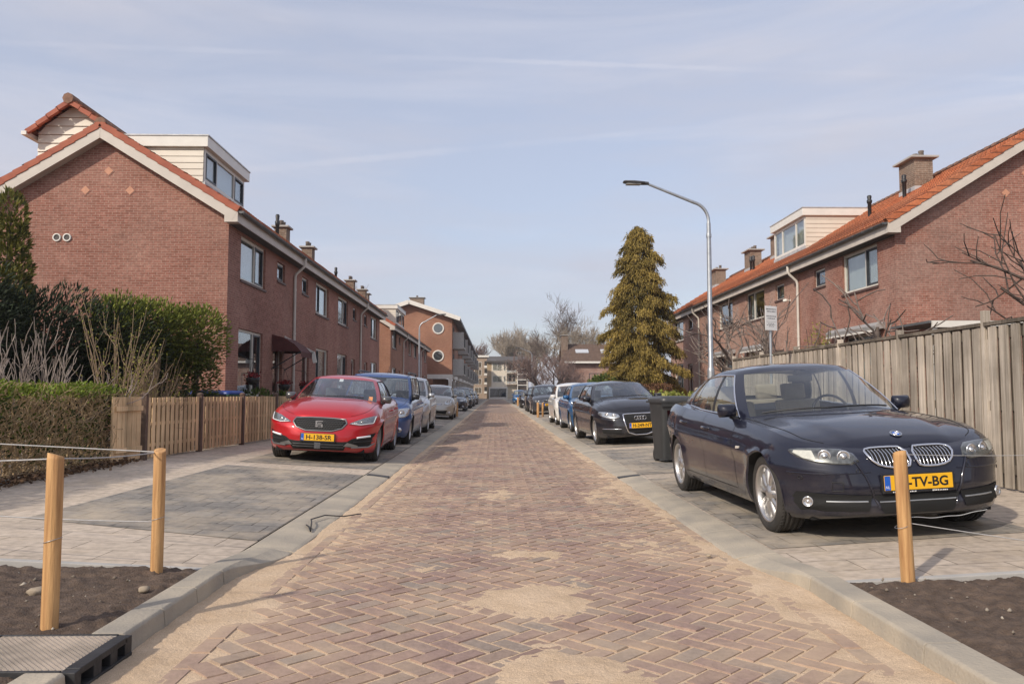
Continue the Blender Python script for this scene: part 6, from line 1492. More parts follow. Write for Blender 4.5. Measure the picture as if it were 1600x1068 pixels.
for s_, zz in ((s1, .50), (s2, .42), (s3, .40)):
    mb = MB(); mb.tube([(s_[0]+.0405*math.cos(a), s_[1]+.0405*math.sin(a), zz+.012*math.cos(a)) for a in np.linspace(0, 6.2832, 17)], .0014, 5, cap=False)
    tag(mb.build('wire_loop', M_galv, origin=(s_[0], s_[1], zz)), {.50: 'wire loop round the near left stake', .42: 'wire loop round the farther left stake', .40: 'wire loop round the right stake'}[zz], 'wire')
mb = MB(); mb.tube([(-1.66,7.02,.05),(-1.61,6.9,.055),(-1.56,6.75,.04),(-1.62,7.05,.07),(-1.66,7.2,.07),(-1.6,7.5,.06),(-1.45,7.62,.03),(-1.30,7.72,.04)], .006, 6)
tag(mb.build('wire_offcut', M_black, origin=(-1.6, 7.1, .05)), 'bent dark wire offcut lying on the left kerb and sand', 'wire')
random.seed(11)
for i, (x, y, r, lb) in enumerate(((-1.98,4.55,.035,'pale stone in the soil right of the near left stake'), (-2.55,4.5,.05,'brown clod lying left of the near left stake'), (1.55,5.75,.022,'small grey pebble on the sand by the right kerb'))):
    bm = bmesh.new(); bmesh.ops.create_icosphere(bm, subdivisions=2, radius=r)
    for v in bm.verts: v.co *= random.uniform(.8, 1.15); v.co.z *= .55
    me = bpy.data.meshes.new('stone'); bm.to_mesh(me); bm.free(); me.materials.append(simple('stone_tan', (.32,.26,.19), .9, var=.2, scale=20)); me.polygons.foreach_set('use_smooth', [True]*len(me.polygons))
    o = bpy.data.objects.new('stone', me); COL.objects.link(o); o.location = (x, y, .1 if i < 2 else .03); tag(o, lb, 'stone')
# left slatted fence
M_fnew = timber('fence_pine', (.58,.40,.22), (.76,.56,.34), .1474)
M_fpost = simple('fence_post_dark', (.11,.07,.05), .75, var=.25, scale=5)
fl = thing('slat_fence', 'low new pine slat fence with dark posts, beside the left pavement', 'fence', (-5.44, 11.8, .18))
a, b = Vector((-5.46, 11.3, .18)), Vector((-4.86, 18.4, .18)); d = (b-a); Lf = d.length; d.normalize(); nr = Vector((d.y, -d.x, 0))
b2 = a+d*15
for q in range(8):
    p0 = a+d*(.9+1.85*q); t = MB(); t.bar(p0-Vector((0,0,.1)), p0+Vector((0,0,.99)), .085, .085, (1,0,0)); t.lathe([(.055,.99),(.06,1.01),(.04,1.03),(0,1.04)], tuple(p0), 12); po = t.build('post', M_fpost, fl)
    if q == 7: break
    pm_ = MB(); pb_ = MB()
    for zz in (.22, .55, .86): pm_.bar(p0+d*.05+Vector((0,0,zz))-nr*.02, p0+d*1.8+Vector((0,0,zz))-nr*.02, .03, .05)
    pm_.build('rail', M_fnew, fl)
    pl_ = MB(); x = .07
    while x < 1.74:
        for (off, dx_) in ((.012, 0), (-.085, .072)):
            c = p0+d*(x+dx_)+nr*off; hh = .96+random.uniform(-.006, .006); w = .096 if off > 0 else .10
            if x+dx_+w > 1.83: continue
            (pl_ if off > 0 else pb_).hexa([tuple(v) for v in (c+Vector((0,0,.03)), c+d*w+Vector((0,0,.03)), c+d*w-nr*.016+Vector((0,0,.03)), c-nr*.016+Vector((0,0,.03)), c+Vector((0,0,hh)), c+d*w+Vector((0,0,hh)), c+d*w-nr*.016+Vector((0,0,hh)), c-nr*.016+Vector((0,0,hh)))])
        x += .148
    pl_.build('slats', M_fnew, fl, bevel=.003, seg=1); pb_.build('back_slats', timber('fence_pine_shaded', (.16,.10,.05), (.25,.17,.09), .1474), fl)  # back slats coloured darker, the shade of the gaps painted in
# gate-like board panel at the near end of it
pl_ = MB(); c0 = a+d*.08
for i in range(6): c = c0+d*(i*.13); pl_.bar(c+Vector((0,0,.04)), c+Vector((0,0,.97)), .02, .118, tuple(d))
for zz in (.2, .8): pl_.bar(c0+nr*.03+Vector((0,0,zz)), c0+d*.7+nr*.03+Vector((0,0,zz)), .03, .07)
pl_.build('end_panel', M_fnew, fl)
# weathered board fence on the right
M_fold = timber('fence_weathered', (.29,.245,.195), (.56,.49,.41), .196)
M_fold2 = timber('fence_weathered_shaded', (.11,.09,.068), (.22,.185,.15), .196)  # darker copy of the fence timber: gap shade painted into back boards and rails
frg = thing('board_fence', 'tall weathered grey board fence behind the dark blue saloon', 'fence', (5.45, 8.5, .19))
yy = 4.9; XF = 5.45; q = 0
while yy < 16.2:
    t = MB(); t.box(XF-.035, XF+.04, yy-.035, yy+.035, 0, 2.02+(.10 if abs(yy-8.5) < .3 else .03)); t.build('post', M_fold, frg, bevel=.006)
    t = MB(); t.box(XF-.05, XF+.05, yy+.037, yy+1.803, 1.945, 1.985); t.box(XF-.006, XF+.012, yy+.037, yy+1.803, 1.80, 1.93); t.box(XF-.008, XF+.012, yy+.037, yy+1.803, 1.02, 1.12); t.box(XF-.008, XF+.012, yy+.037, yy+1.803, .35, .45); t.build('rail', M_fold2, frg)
    f1, f2 = MB(), MB(); x = .05
    while x < 1.68:
        w = .138+random.uniform(-.006, .006); l = random.uniform(-.008, .008); z1 = 1.935+random.uniform(-.012, .006)
        f1.hexa([(XF-.034,yy+x,.2),(XF-.012,yy+x,.2),(XF-.012,yy+x+w,.2),(XF-.034,yy+x+w,.2),(XF-.034,yy+x+l,z1),(XF-.012,yy+x+l,z1),(XF-.012,yy+x+w+l,z1),(XF-.034,yy+x+w+l,z1)])
        if x+.235 < 1.8: f2.box(XF+.014, XF+.032, yy+x+.105, yy+x+.235, .2, 1.80+random.uniform(-.01,.01))
        x += .196
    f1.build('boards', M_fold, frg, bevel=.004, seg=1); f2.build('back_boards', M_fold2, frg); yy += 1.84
t = MB(); t.box(XF-.035, XF+.04, yy-.035, yy+.035, 0, 2.05); t.build('post', M_fold, frg, bevel=.006)
# street lamps
def lamp_post(x, y, H, arm, label, det=True, group='street lamps', sgn=-1, rad=1.):
    o = thing('street_lamp', label, 'street lamp', (x, y, 0), group=group); t = MB(); zt = H
    t.tube([(x,y,-.1),(x,y,1.72),(x,y,1.78),(x,y,1.84),(x,y,H*.72),(x,y,H-1.0)], [r*rad for r in (.085,.085,.08,.06,.055,.048)], 14)
    t.lathe([(.062,H-1.35),(.064,H-1.3),(.06,H-1.25)], (x, y, 0), 14)
    t.build('pole', M_galv, o)
    t = MB(); pts = [(x, y, H-1.0)]
    for a in np.linspace(0, 1, 10): 
        th = a*R(76); pts.append((x+sgn*.45*(1-math.cos(th)), y, H-.95+.47*math.sin(th)))
    pts.append((x+sgn*arm, y, H-.05)); t.tube(pts, [.045*rad]+[.04*rad]*10+[.03*rad], 12); t.build('arm', M_galv, o)
    t = MB(); hx = x+sgn*arm; L = .62
    A = []
    for u, w, h in ((0,.05,.04),(.08,.05,.045),(.12,.11,.04),(.35,.14,.045),(.58,.13,.03),(.62,.10,.015)):
        A.append([(hx+sgn*u, y+w*math.cos(q), H-.03+u*.06+h*math.sin(q)) for q in np.linspace(0, 2*math.pi, 13)])
    t.grid(A); t.poly(A[-1][:-1]); t.poly(A[0][:-1]); hd = t.build('lamp_head', simple('lamp_grey', (.10,.10,.105), .5, .3, var=.1), o)
    t = MB(); t.box(hx+sgn*.2, hx+sgn*.55, y-.09, y+.09, H-.06, H-.045); t.build('lens', simple('lamp_lens_grey', (.4,.4,.38), .3), hd)
    return o
lamp_post(5.17, 18.7, 6.32, 1.45, 'tall galvanised street lamp rising beside the board fence')
lamp_post(-4.9, 50.5, 6.3, 1.1, 'street lamp on the left, between the two brick terraces', sgn=1)
lamp_post(4.3, 92, 6.6, 1.4, 'far street lamp in front of the cream building, nearer of two'); lamp_post(5.7, 118, 6.6, 1.6, 'farthest street lamp, beside the brown bare trees')
# notice board
sg = thing('notice_sign', 'white notice sign with small black text on a grey pole by the fence', 'sign', (4.86, 13.7, .18))
t = MB(); t.tube([(4.86,13.72,0),(4.86,13.72,2.75)], .024, 12); t.build('pole', M_galv, sg)
def rot_panel(cx, cy, ang, pts): return [(cx+u*math.cos(ang)-v*math.sin(ang), cy+u*math.sin(ang)+v*math.cos(ang), z) for u, v, z in pts]
t = MB(); an = R(28); t.box(-.145,.145,-.012,-.004,2.31,2.74); t.v = rot_panel(4.86, 13.69, an, t.v); pn = t.build('panel', simple('sign_white', (.78,.77,.75), .4, var=.03), sg, bevel=.004)
t = MB(); random.seed(5)
for z, h, x0, x1 in ((2.685,.017,-.12,.12),(2.645,.017,-.10,.10),(2.56,.014,-.115,.115),(2.52,.014,-.09,.085),(2.462,.002,-.12,.12),(2.43,.009,-.08,.08),(2.405,.009,-.11,.10),(2.38,.009,-.06,.06)):
    x = x0
    if h < .005: t.box(x0, x1, -.0135, -.0122, z, z+h); continue
    while x < x1:
        w = random.uniform(.02, .06)
        q = x
        while q < min(x+w, x1): t.box(q, q+h*.42, -.0135, -.0122, z-h/2, z+h/2*random.choice((.5, 1, 1))); q += h*.62
        x += w+.014
t.v = rot_panel(4.86, 13.69, an, t.v); t.build('sign_text', simple('ink', (.02,.02,.02), .5, var=0), pn)
# bins
def bin_(x, y, z, rot, mb_, ml, label, sc=1.):
    o = thing('wheelie_bin', label, 'wheelie bin', (x, y, z), (0, 0, rot), 'wheelie bins', world=False)
    t = MB(); A = []
    for zz, w, dpt in ((.04,.235,.22),(.10,.24,.225),(.90,.285,.335),(.97,.29,.34)):
        ring = []
        for a in np.linspace(0, 2*math.pi, 33): 
            cs, sn = math.cos(a), math.sin(a); ring.append((w*abs(cs)**.25*(1 if cs > 0 else -1), dpt*abs(sn)**.25*(1 if sn > 0 else -1)-(.0), zz))
        A.append(ring)
    t.grid(A); t.poly(A[0][:-1]); t.box(-.30,.30,-.36,-.33,.90,.97); t.box(-.31,.31,-.37,.36,.955,.985); t.build('body', mb_, o)
    t = MB(); A = []
    for zz, k in ((.985,1.0),(1.02,1.0),(1.055,.9),(1.068,.55)):
        A.append([(.305*k*abs(math.cos(a))**.3*(1 if math.cos(a) > 0 else -1), .37*k*abs(math.sin(a))**.3*(1 if math.sin(a) > 0 else -1), zz) for a in np.linspace(0, 2*math.pi, 33)])
    t.grid(A); t.poly(A[-1][:-1]); t.build('lid', ml, o)
    t = MB(); t.tube([(-.24,.40,1.0),(.24,.40,1.0)], .016, 8); t.box(-.26,-.2,.3,.41,.985,1.015); t.box(.2,.26,.3,.41,.985,1.015); t.build('handle', mb_, o)
    for s in (-1, 1):
        t = MB(); t.lathe([(0,-.03),(.1,-.03),(.1,.03),(0,.03)], (s*.19, .20, .1), 20, 'x'); t.build('wheel', M_black, o)
    t = MB()
    for i in range(3): t.box(-.305, -.303, -.04+i*.03, -.02+i*.03, .70, .72) if False else t.box(-.08+i*.035, -.055+i*.035, -.318, -.31, .70, .72)
    t.build('sticker', M_wtxt, o)
    return o
M_bin = simple('bin_anthracite', (.035,.037,.038), .5, var=.15, scale=3)
bin_(2.90, 12.9, zg(2.9), R(8), M_bin, simple('bin_lid', (.05,.052,.055), .4, var=.1), 'anthracite wheelie bin standing behind the dark blue saloon')
bin_(-6.35, 17.2, .2, R(60), M_bin, simple('bin_lid_blue', (.012,.045,.24), .4, var=.1), 'wheelie bin with blue lid behind the slat fence, under the hedge')
bin_(-6.15, 17.95, .2, R(70), simple('bin_green', (.02,.08,.05), .5, var=.1), simple('bin_lid_blue', (.012,.045,.24), .4), 'second wheelie bin with blue lid, right beside the house corner')
# small white sign among the left bushes
t = MB(); t.box(-6.95, -6.32, 9.995, 10.0, 1.87, 1.985); ws = thing('name_board', 'small white board on a stick in the left bushes, at the frame edge', 'sign', (-6.5, 10.0, .2)); t.build('panel', M_wtxt, ws); t = MB(); t.bar((-6.6,10.02,0),(-6.6,10.02,1.95), .03, .03); t.build('stick', M_fpost, ws)
# awning and hanging baskets at the first left house
aw = thing('door_canopy', 'maroon scalloped canopy over the front door of the nearest left house', 'canopy', (-6.9, 25.0, 2.4))
M_mar = simple('maroon_canvas', (.085,.02,.018), .8, var=.15, scale=6)
t = MB(); ya, yb_ = 24.3, 25.75
pr = [(-6.9, 3.02), (-6.55, 2.93), (-6.2, 2.72), (-6.0, 2.5)]
t.grid([[(x, y, z) for x, z in pr] for y in np.linspace(ya, yb_, 8)]); t.grid([[(x, y, z+.0) for x, z in [(-6.0,2.5),(-6.0,2.33+.03*math.sin(i*1.9))]] for i, y in enumerate(np.linspace(ya, yb_, 22))])
for y in (ya, yb_): t.poly([(-6.9, y, 2.5)]+[(x, y, z) for x, z in pr][::-1][::-1]) 
t.build('canvas', M_mar, aw)
for q in (ya, yb_): t = MB(); t.bar((-6.0, q, 2.5), (-6.9, q, 1.95), .03, .03); t.build('bracket', M_black, aw)
t = MB(); t.bar((-6.92, yb_+.03, 3.03), (-5.98, yb_+.03, 2.52), .05, .12); t.bar((-5.98, yb_+.03, 2.56), (-5.9, yb_+.03, 2.2), .05, .12); t.build('edge_board', M_white, aw)
M_flow = tintmat('basket_flowers', (.10,.012,.018), (.30,.03,.03), .8)
def basket(x, y, z, label):
    o = thing('hanging_basket', label, 'hanging basket', (x, y, z), group='hanging flower baskets by the door')
    t = MB(); t.lathe([(0,-.2),(.1,-.18),(.17,-.08),(.19,0),(.17,0),(0,-.02)], (x, y, z), 14); t.build('bowl', M_black, o)
    n = 160; P = np.stack([x+rng.normal(0,.08,n), y+rng.normal(0,.08,n), z+np.abs(rng.normal(.03,.05,n))], 1); leaves('flowers', P, rng.normal(0,1,(n,3))+np.array([0,0,.8]), .07, .03, M_flow, o)
    t = MB(); 
    for k in range(3): a = k*2.1; t.tube([(x+.17*math.cos(a), y+.17*math.sin(a), z), (x, y, z+.5)], .005, 4)
    t.tube([(x, y, z+.5), (-6.9, y, z+.55)], .008, 5); t.build('chain', M_black, o)
def leaves(name, P, D, L, Wd, mat, parent=None, origin=None, tint=None, lvar=.5, bend=0.):
    n = len(P); D = D/np.maximum(np.linalg.norm(D, axis=1, keepdims=True), 1e-6); r = rng.normal(0, 1, (n, 3)); s = np.cross(D, r); s /= np.maximum(np.linalg.norm(s, axis=1, keepdims=True), 1e-6)
    L = (L*(1-lvar/2+lvar*rng.random(n)))[:, None]; W_ = (Wd*(1-lvar/2+lvar*rng.random(n)))[:, None]; up = np.cross(s, D)
    V = np.stack([P, P+D*L*.45+s*W_+up*L*bend, P+D*L, P+D*L*.45-s*W_+up*L*bend], 1).reshape(-1, 3); F = np.arange(4*n).reshape(n, 4)
    t = np.repeat(rng.random(n) if tint is None else tint, 4)
    return npmesh(name, V, F, mat, parent, origin, tint=t)
basket(-6.55, 21.35, 1.62, 'hanging basket left of the tall ground floor window'); basket(-6.5, 24.35, 1.47, 'hanging basket under the maroon canopy'); basket(-6.45, 26.75, 1.45, 'hanging basket in front of the white downpipe')
# lean-to roof edge beside the right gable
ln = thing('lean_to', 'white edged flat lean-to roof against the right gable wall', 'lean-to', (12.0, 20.5, .2))
t = MB(); t.box(10.7, 12.95, 18.9, 18.95, 2.82, 2.98); t.build('fascia', M_white, ln); t = MB(); t.box(10.65, 13.0, 18.952, 20.9, 2.93, 2.99); t.build('roof', M_gut, ln)
t = MB(); t.box(10.75, 10.85, 18.96, 19.06, .1, 2.92); t.box(12.8, 12.9, 18.96, 19.06, .1, 2.92); t.build('post', M_white, ln)
# ---------------------------------------------------------------- trees, hedges, shrubs
M_bark = simple('bark_grey', (.14,.115,.09), .9, var=0, col2=(.22,.19,.155), scale=6, stretch=(3,3,.8), bump=.5)
M_barkp = simple('bark_pale', (.24,.19,.16), .9, var=0, col2=(.36,.30,.26), scale=6)
M_barkd = simple('bark_dark', (.06,.042,.035), .9, var=0, col2=(.11,.08,.065), scale=6)
M_twig = simple('twigs_brown', (.15,.11,.085), .9, var=.25, scale=3)
M_twigp = simple('twigs_purple', (.22,.15,.13), .9, var=.25, scale=3)
M_twigo = simple('twigs_olive', (.34,.28,.215), .9, var=.25, scale=3)
def unit(v): return v/ (np.linalg.norm(v)+1e-9)
def grow(mbt, mbc, p, d, L, r, lev, maxlev, spread, up, rs, nk, tw=.012, curve=.15, tseg=4, shrink=.72):
    pts = [p]; q = p.copy(); dd = d.copy(); nseg = tseg if lev < 2 else 3
    for i in range(nseg):
        dd = unit(dd+rs.normal(0, curve, 3)+np.array([0,0,up*.12])); q = q+dd*L/nseg; pts.append(q.copy())
    rr = np.linspace(r, max(r*.6, tw*.5), len(pts)); tgt = mbt if lev <= 1 else mbc
    tgt.tube([tuple(x) for x in pts], list(rr), 7 if lev == 0 else 5 if lev < 3 else 3, cap=False)
    if lev >= maxlev: return
    k = nk[min(lev, len(nk)-1)]
    for i in range(k):
        t = (.35+.65*(i+rs.random()*.8)/k) if lev else (.42+.58*(i+rs.random()*.8)/k); t = min(t, 1); j = min(int(t*nseg), nseg-1); f = t*nseg-j
        b = pts[j]+(pts[j+1]-pts[j])*f; a = rs.random()*6.283; perp = unit(np.cross(dd, rs.normal(0, 1, 3))); an = spread*(.55+.6*rs.random())
        nd_ = unit(dd*math.cos(an)+perp*math.sin(an)+np.array([0,0,up*.18])); 
        grow(mbt, mbc, b, nd_, L*shrink*(.7+.45*rs.random())*(1-.25*t if lev == 0 else 1), max(rr[j]*.55, tw), lev+1, maxlev, spread, up, rs, nk, tw, curve, tseg, shrink)
def tree(name, label, x, y, z, H, r, maxlev=4, spread=.7, up=.8, nk=(7,5,4,4), seed=1, tw=.02, mt=None, mc=None, group=None, trunk=.45, shrink=.72, lean=(0,0), curve=.15, stems=1, cat='tree'):
    rs = np.random.default_rng(seed); o = thing(name, label, cat, (x, y, z), group=group); a, b = MB(), MB()
    for s in range(stems):
        a_ = 6.283*s/stems+rs.random(); d = unit(np.array([lean[0], lean[1], 1.])+(np.array([math.cos(a_), math.sin(a_), 0])*.45 if stems > 1 else 0))
        p = np.array([x+(.12*math.cos(a_) if stems > 1 else 0), y+(.12*math.sin(a_) if stems > 1 else 0), z-.1]); grow(a, b, p, d, H*trunk, r, 0, maxlev, spread, up, rs, nk, tw, curve, 4, shrink)
    # scale to the wanted height
    top = max(v[2] for v in a.v+b.v); f = (H)/(top-z)
    for m_ in (a, b): m_.v = [(x+(v[0]-x)*f, y+(v[1]-y)*f, z+(v[2]-z)*f) for v in m_.v]
    a.build('trunk', mt or M_bark, o); 
    if b.v: b.build('crown', mc or M_twig, o)
    return o
GB = 'bare trees beyond the houses'
tree('bare_tree', 'tall bare tree standing highest behind the brown-roofed house', 12.0, 140, 0, 19.3, .3, 5, .78, .55, (6,4,4,4), 4, .022, group=GB)
tree('bare_tree', 'wide rounded bare crown behind the cream block', 4.0, 205, 0, 20, .3, 5, .66, 1.0, (8,5,4,4), 9, .03, mc=M_twigo, mt=M_twigo, group=GB, trunk=.35, stems=2)
tree('bare_tree', 'second rounded bare crown left of the tall tree, behind the cream block', 9.5, 200, 0, 18, .3, 5, .7, .9, (8,5,4,4), 21, .03, mc=M_twigo, mt=M_twigo, group=GB, trunk=.35)
tree('bare_tree', 'bare tree right of the tall one, above the dark pitched roof', 17.0, 135, 0, 15, .25, 5, .75, .8, (7,5,4,4), 13, .022, mc=M_twigo, group=GB, trunk=.38)
tree('bare_tree', 'faint bare trees over the taller brown apartment block', -6.5, 225, 0, 17, .25, 4, .6, 1.0, (8,6,5), 15, .06, mc=M_twigp, group=GB, trunk=.4)
tree('bare_tree', 'thin bare tree poking above the roof of the second left row', -12.0, 74, 0, 11.6, .16, 4, .5, 1.2, (8,6,5), 17, .022, group=GB, trunk=.5)
for i, (x, y, h) in enumerate(((5.6, 88, 6.2), (7.6, 97, 6.8))):
    tree('bare_tree', ['purple-brown bare street tree nearest the white stair frame', 'purple-brown bare street tree in front of the brown-roofed house', 'smaller purple-brown bare tree low behind the parked estate', 'purple-brown bare tree farthest back beside the stair frame'][i], x, y, .1, h, .15, 5, .72, .5, (5,4,4,3), 30+i, .014, mt=M_barkd, mc=M_twigp, group='purple-brown trees along the far right side', trunk=.38, stems=2)
M_bd = simple('fruit_bark', (.13,.10,.085), .9, var=0, col2=(.26,.21,.18), scale=9)
tree('fruit_tree', 'pruned bare fruit tree left of the notice sign, before the right row', 8.6, 25.6, .2, 4.2, .07, 3, .75, .5, (6,4,3), 41, .012, mt=M_bd, mc=M_bd, group='pruned fruit trees behind the board fence', trunk=.42, curve=.25)
tree('fruit_tree', 'pruned bare fruit tree right of the notice sign, upright twigs', 8.4, 21.9, .2, 4.0, .07, 3, .6, .9, (7,4,3), 42, .011, mt=M_bd, mc=M_bd, group='pruned fruit trees behind the board fence', trunk=.42, curve=.22)
tree('fruit_tree', 'pruned gnarled fruit tree in front of the near corner of the right end house', 8.3, 17.6, .2, 3.35, .08, 3, .95, .35, (8,4,3), 47, .011, mt=M_bd, mc=M_bd, group='pruned fruit trees behind the board fence', trunk=.5, curve=.3)
tree('bare_tree', 'dark bare tree reaching in from the right edge before the gable', 11.15, 14.4, .2, 4.9, .08, 3, .8, .35, (9,3,3), 52, .012, mt=M_barkd, mc=M_barkd, trunk=.55, curve=.2, lean=(-.22,0))
# the weeping conifer
M_con = tintmat('conifer_gold', (.045,.042,.011), (.42,.305,.08), .75, .2)
def conifer():
    x, y, z, H = 7.35, 39.8, .2, 9.75; o = thing('conifer', 'tall golden-green weeping conifer in front of the last right house', 'tree', (x, y, z))
    t = MB(); t.tube([(x, y, z-.1), (x+.05, y, z+1.2), (x, y, z+H*.6), (x, y, z+H-.2)], [.22,.2,.1,.02], 10); t.build('trunk', M_barkd, o)
    br = MB(); rs = np.random.default_rng(5); P = []; D = []; T = []
    nb = 165
    for i in range(nb):
        u = (i+.5)/nb; h = 1.25+(H-1.4)*u**1.08; R0 = (.80*max(.05, H+.05-h)**.5)*rs.uniform(.62, 1.16)*(1+.10*math.sin(h*3.3)); a = i*2.39996+rs.normal(0, .2)
        ca, sa = math.cos(a), math.sin(a); pts = []
        lift = rs.uniform(.05, .25)
        for t_ in np.linspace(0, 1, 6): pts.append((x+ca*R0*t_, y+sa*R0*t_, z+h+lift*R0*t_-.34*R0*t_**2.2-.06*t_))
        br.tube(pts, list(np.linspace(.03, .008, 6)), 4, cap=False)
        n = int(38+85*R0); tone = rs.normal(.5, .13)
        for k in range(n):
            tt = rs.uniform(.25, 1.02)**.8; j = min(int(tt*5), 4); f = tt*5-j; b = np.array(pts[j])+(np.array(pts[j+1])-np.array(pts[j]))*f
            side = rs.normal(0, .08+.10*min(1, R0)); b = b+np.array([-sa*side, ca*side, rs.normal(0, .06)-.12*abs(side)])
            ln_ = rs.uniform(.18, .46)*(.6+.4*min(1, R0)); m = 4; hang = np.array([ca*.35+rs.normal(0,.2), sa*.35+rs.normal(0,.2), -1.0])
            for q in range(m):
                P.append(b+unit(hang)*ln_*q/m); D.append(hang+rs.normal(0,.35,3)+np.array([ca,sa,0])*.5*(q == 0)); T.append(np.clip(tone+rs.normal(0,.17)-.16*q/m+.12*tt, 0, 1))
    br.build('branches', M_barkd, o); leaves('crown', np.array(P), np.array(D), .17, .020, M_con, o, tint=np.array(T))
conifer()
# hedge-like masses grown as leaf sprays over a shape
def mass(pts_fn, n, L, Wd, mat, name, label, cat, loc, dfn, tintfn=None, stems=None, stem_mat=None, group=None):
    o = thing(name, label, cat, loc, group=group); P, D, T = [], [], []
    for i in range(n):
        p, nn = pts_fn(); P.append(p); D.append(dfn(p, nn)); T.append(tintfn(p) if tintfn else random.random())
    leaves('crown', np.array(P), np.array(D), L, Wd, mat, o, tint=np.clip(T, 0, 1))
    if stems: t = MB(); stems(t); t.build('trunk', stem_mat or M_barkd, o)
    return o
def blob_pts(blobs, inner=.75):
    w = np.array([b[3]*b[4]+b[4]*b[5]+b[3]*b[5] for b in blobs]); w = w/w.sum()
    def f():
        b = blobs[rng.choice(len(blobs), p=w)]; v = unit(rng.normal(0, 1, 3)); rr = inner+(1.06-inner)*rng.random()
        return np.array([b[0]+v[0]*b[3]*rr, b[1]+v[1]*b[4]*rr, b[2]+v[2]*b[5]*rr]), v
    return f
M_hd = tintmat('dark_conifer_sprays', (.007,.012,.007), (.06,.085,.042), .7, .1)
M_hb = tintmat('thuja_sprays', (.035,.058,.012), (.32,.35,.065), .7, .22)
blobs = []
random.seed(21)
for i in range(26):
    t = i/25; x = -10.2+3.1*t; y = 12.6+2.4*t
    blobs.append((x+random.uniform(-.25,.25), y+random.uniform(-.3,.3), 2.42+random.uniform(-.15,.4)-.75*t, .75, .7, random.uniform(.75,1.05)))
    blobs.append((x+random.uniform(-.2,.2), y+.1, 1.1, .75, .6, .9))
mass(blob_pts(blobs), 42000, .135, .015, M_hd, 'conifer_hedge', 'tall dark green feathery conifer hedge in front of the left gable', 'hedge', (-8.4, 14, .2), lambda p, nn: nn*.8+np.array([.55, -.3, .45])+rng.normal(0,.3,3), lambda p: .35+.25*rng.normal()+.12*(p[2]-2.2),
     lambda t: [t.tube([(-10.2+3.5*q/8, 13.0+2.7*q/8, .1), (-10.1+3.5*q/8, 13.0+2.7*q/8, 2.2)], .06, 6) for q in range(9)])
blobs = []
for i in range(12):
    t = i/11; x = -7.3+1.25*t; y = 14.9+1.5*t
    blobs.append((x, y, 2.35+random.uniform(-.1,.1), .5, .5, random.uniform(.6,.72))); blobs.append((x-.15, y+.1, 1.5, .4, .5, .75))
mass(blob_pts(blobs), 24000, .10, .016, M_hb, 'thuja_bush', 'bright yellow-green thuja bush at the corner of the nearest left house', 'bush', (-6.6, 16.2, .2), lambda p, nn: nn*.9+np.array([.2,-.2,.35])+rng.normal(0,.35,3), lambda p: .18+.22*(p[2]-1.4)+.2*rng.normal(),
     lambda t: [t.tube([(-7.2+.3*q, 15.6+.3*q, .1), (-7.1+.3*q, 15.6+.3*q, 2.3)], .05, 6) for q in range(4)])
blobs = [(-9.4, 15.2, .6+i*.5, .70-.055*i if i > 3 else .62, .68-.05*i if i > 3 else .62, .5) for i in range(9)]
M_cy = tintmat('cypress_sprays', (.05,.06,.013), (.24,.22,.045), .7, .2)
mass(blob_pts(blobs, .8), 9000, .13, .026, M_cy, 'cypress', 'slim column cypress at the left frame edge', 'tree', (-9.4, 15.2, .2), lambda p, nn: nn*.8+np.array([0,0,.7])+rng.normal(0,.25,3), None, lambda t: t.tube([(-9.4,15.2,0),(-9.4,15.2,4.5)], [.12,.03], 8))
# clipped hedge in the left foreground: bare brown twigs below, green on top
hg = thing('clipped_hedge', 'low clipped hedge, brown and twiggy with a fresh green top, beside the left pavement', 'hedge', (-6.0, 10, .18))
tw = MB(); rs = np.random.default_rng(8)
for i in range(2600):
    y = rs.uniform(4.4, 11.7); x = -5.55-abs(rs.normal(0, .32)); z = rs.uniform(.1, 1.12) if rs.random() < .9 else .15; d = unit(np.array([rs.normal(.12,.45), rs.normal(0,.55), rs.uniform(.3,1.1)])); p = np.array([x, y, z]); pts = [tuple(p)]; L = rs.uniform(.25, .65)
    for k in range(3): d = unit(d+rs.normal(0,.35,3)); p = p+d*L/3; p[0] = min(p[0], -5.42); p[2] = min(p[2], 1.33); pts.append(tuple(p))
    tw.tube(pts, [.007,.006,.004,.003], 3, cap=False)
for i in range(55): y = 4.5+i*.132; tw.tube([(-5.95,y,.1),(-5.9+rs.normal(0,.08),y+rs.normal(0,.05),.6),(-5.8,y+rs.normal(0,.1),1.1)], [.02,.014,.006], 5)
tw.build('twigs', simple('hedge_twigs', (.42,.30,.17), .9, var=.3, scale=8), hg)
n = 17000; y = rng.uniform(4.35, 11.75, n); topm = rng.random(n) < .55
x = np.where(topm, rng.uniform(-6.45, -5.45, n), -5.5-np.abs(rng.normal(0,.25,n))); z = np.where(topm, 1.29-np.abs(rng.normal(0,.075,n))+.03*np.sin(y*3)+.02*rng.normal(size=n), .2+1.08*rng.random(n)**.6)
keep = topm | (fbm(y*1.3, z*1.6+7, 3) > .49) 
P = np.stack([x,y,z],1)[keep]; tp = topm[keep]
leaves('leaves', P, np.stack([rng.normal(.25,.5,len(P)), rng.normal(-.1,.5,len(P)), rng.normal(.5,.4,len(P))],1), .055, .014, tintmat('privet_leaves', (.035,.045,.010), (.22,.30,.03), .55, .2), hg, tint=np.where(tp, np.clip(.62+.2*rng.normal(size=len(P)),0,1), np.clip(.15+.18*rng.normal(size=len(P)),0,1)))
n = 2600; P = np.stack([-5.45+np.abs(rng.normal(0,.12,n))*rng.choice([-1,1],n), rng.uniform(4.8,11.8,n), .2+np.abs(rng.normal(0,.03,n))],1)
tag(leaves('leaf_litter', P, rng.normal(0,1,(n,3))*np.array([1,1,.3]), .06, .02, tintmat('dry_leaves', (.05,.03,.02), (.22,.13,.07), .9)), 'dry brown leaves strewn along the foot of the clipped hedge', 'leaf litter', kind='stuff')
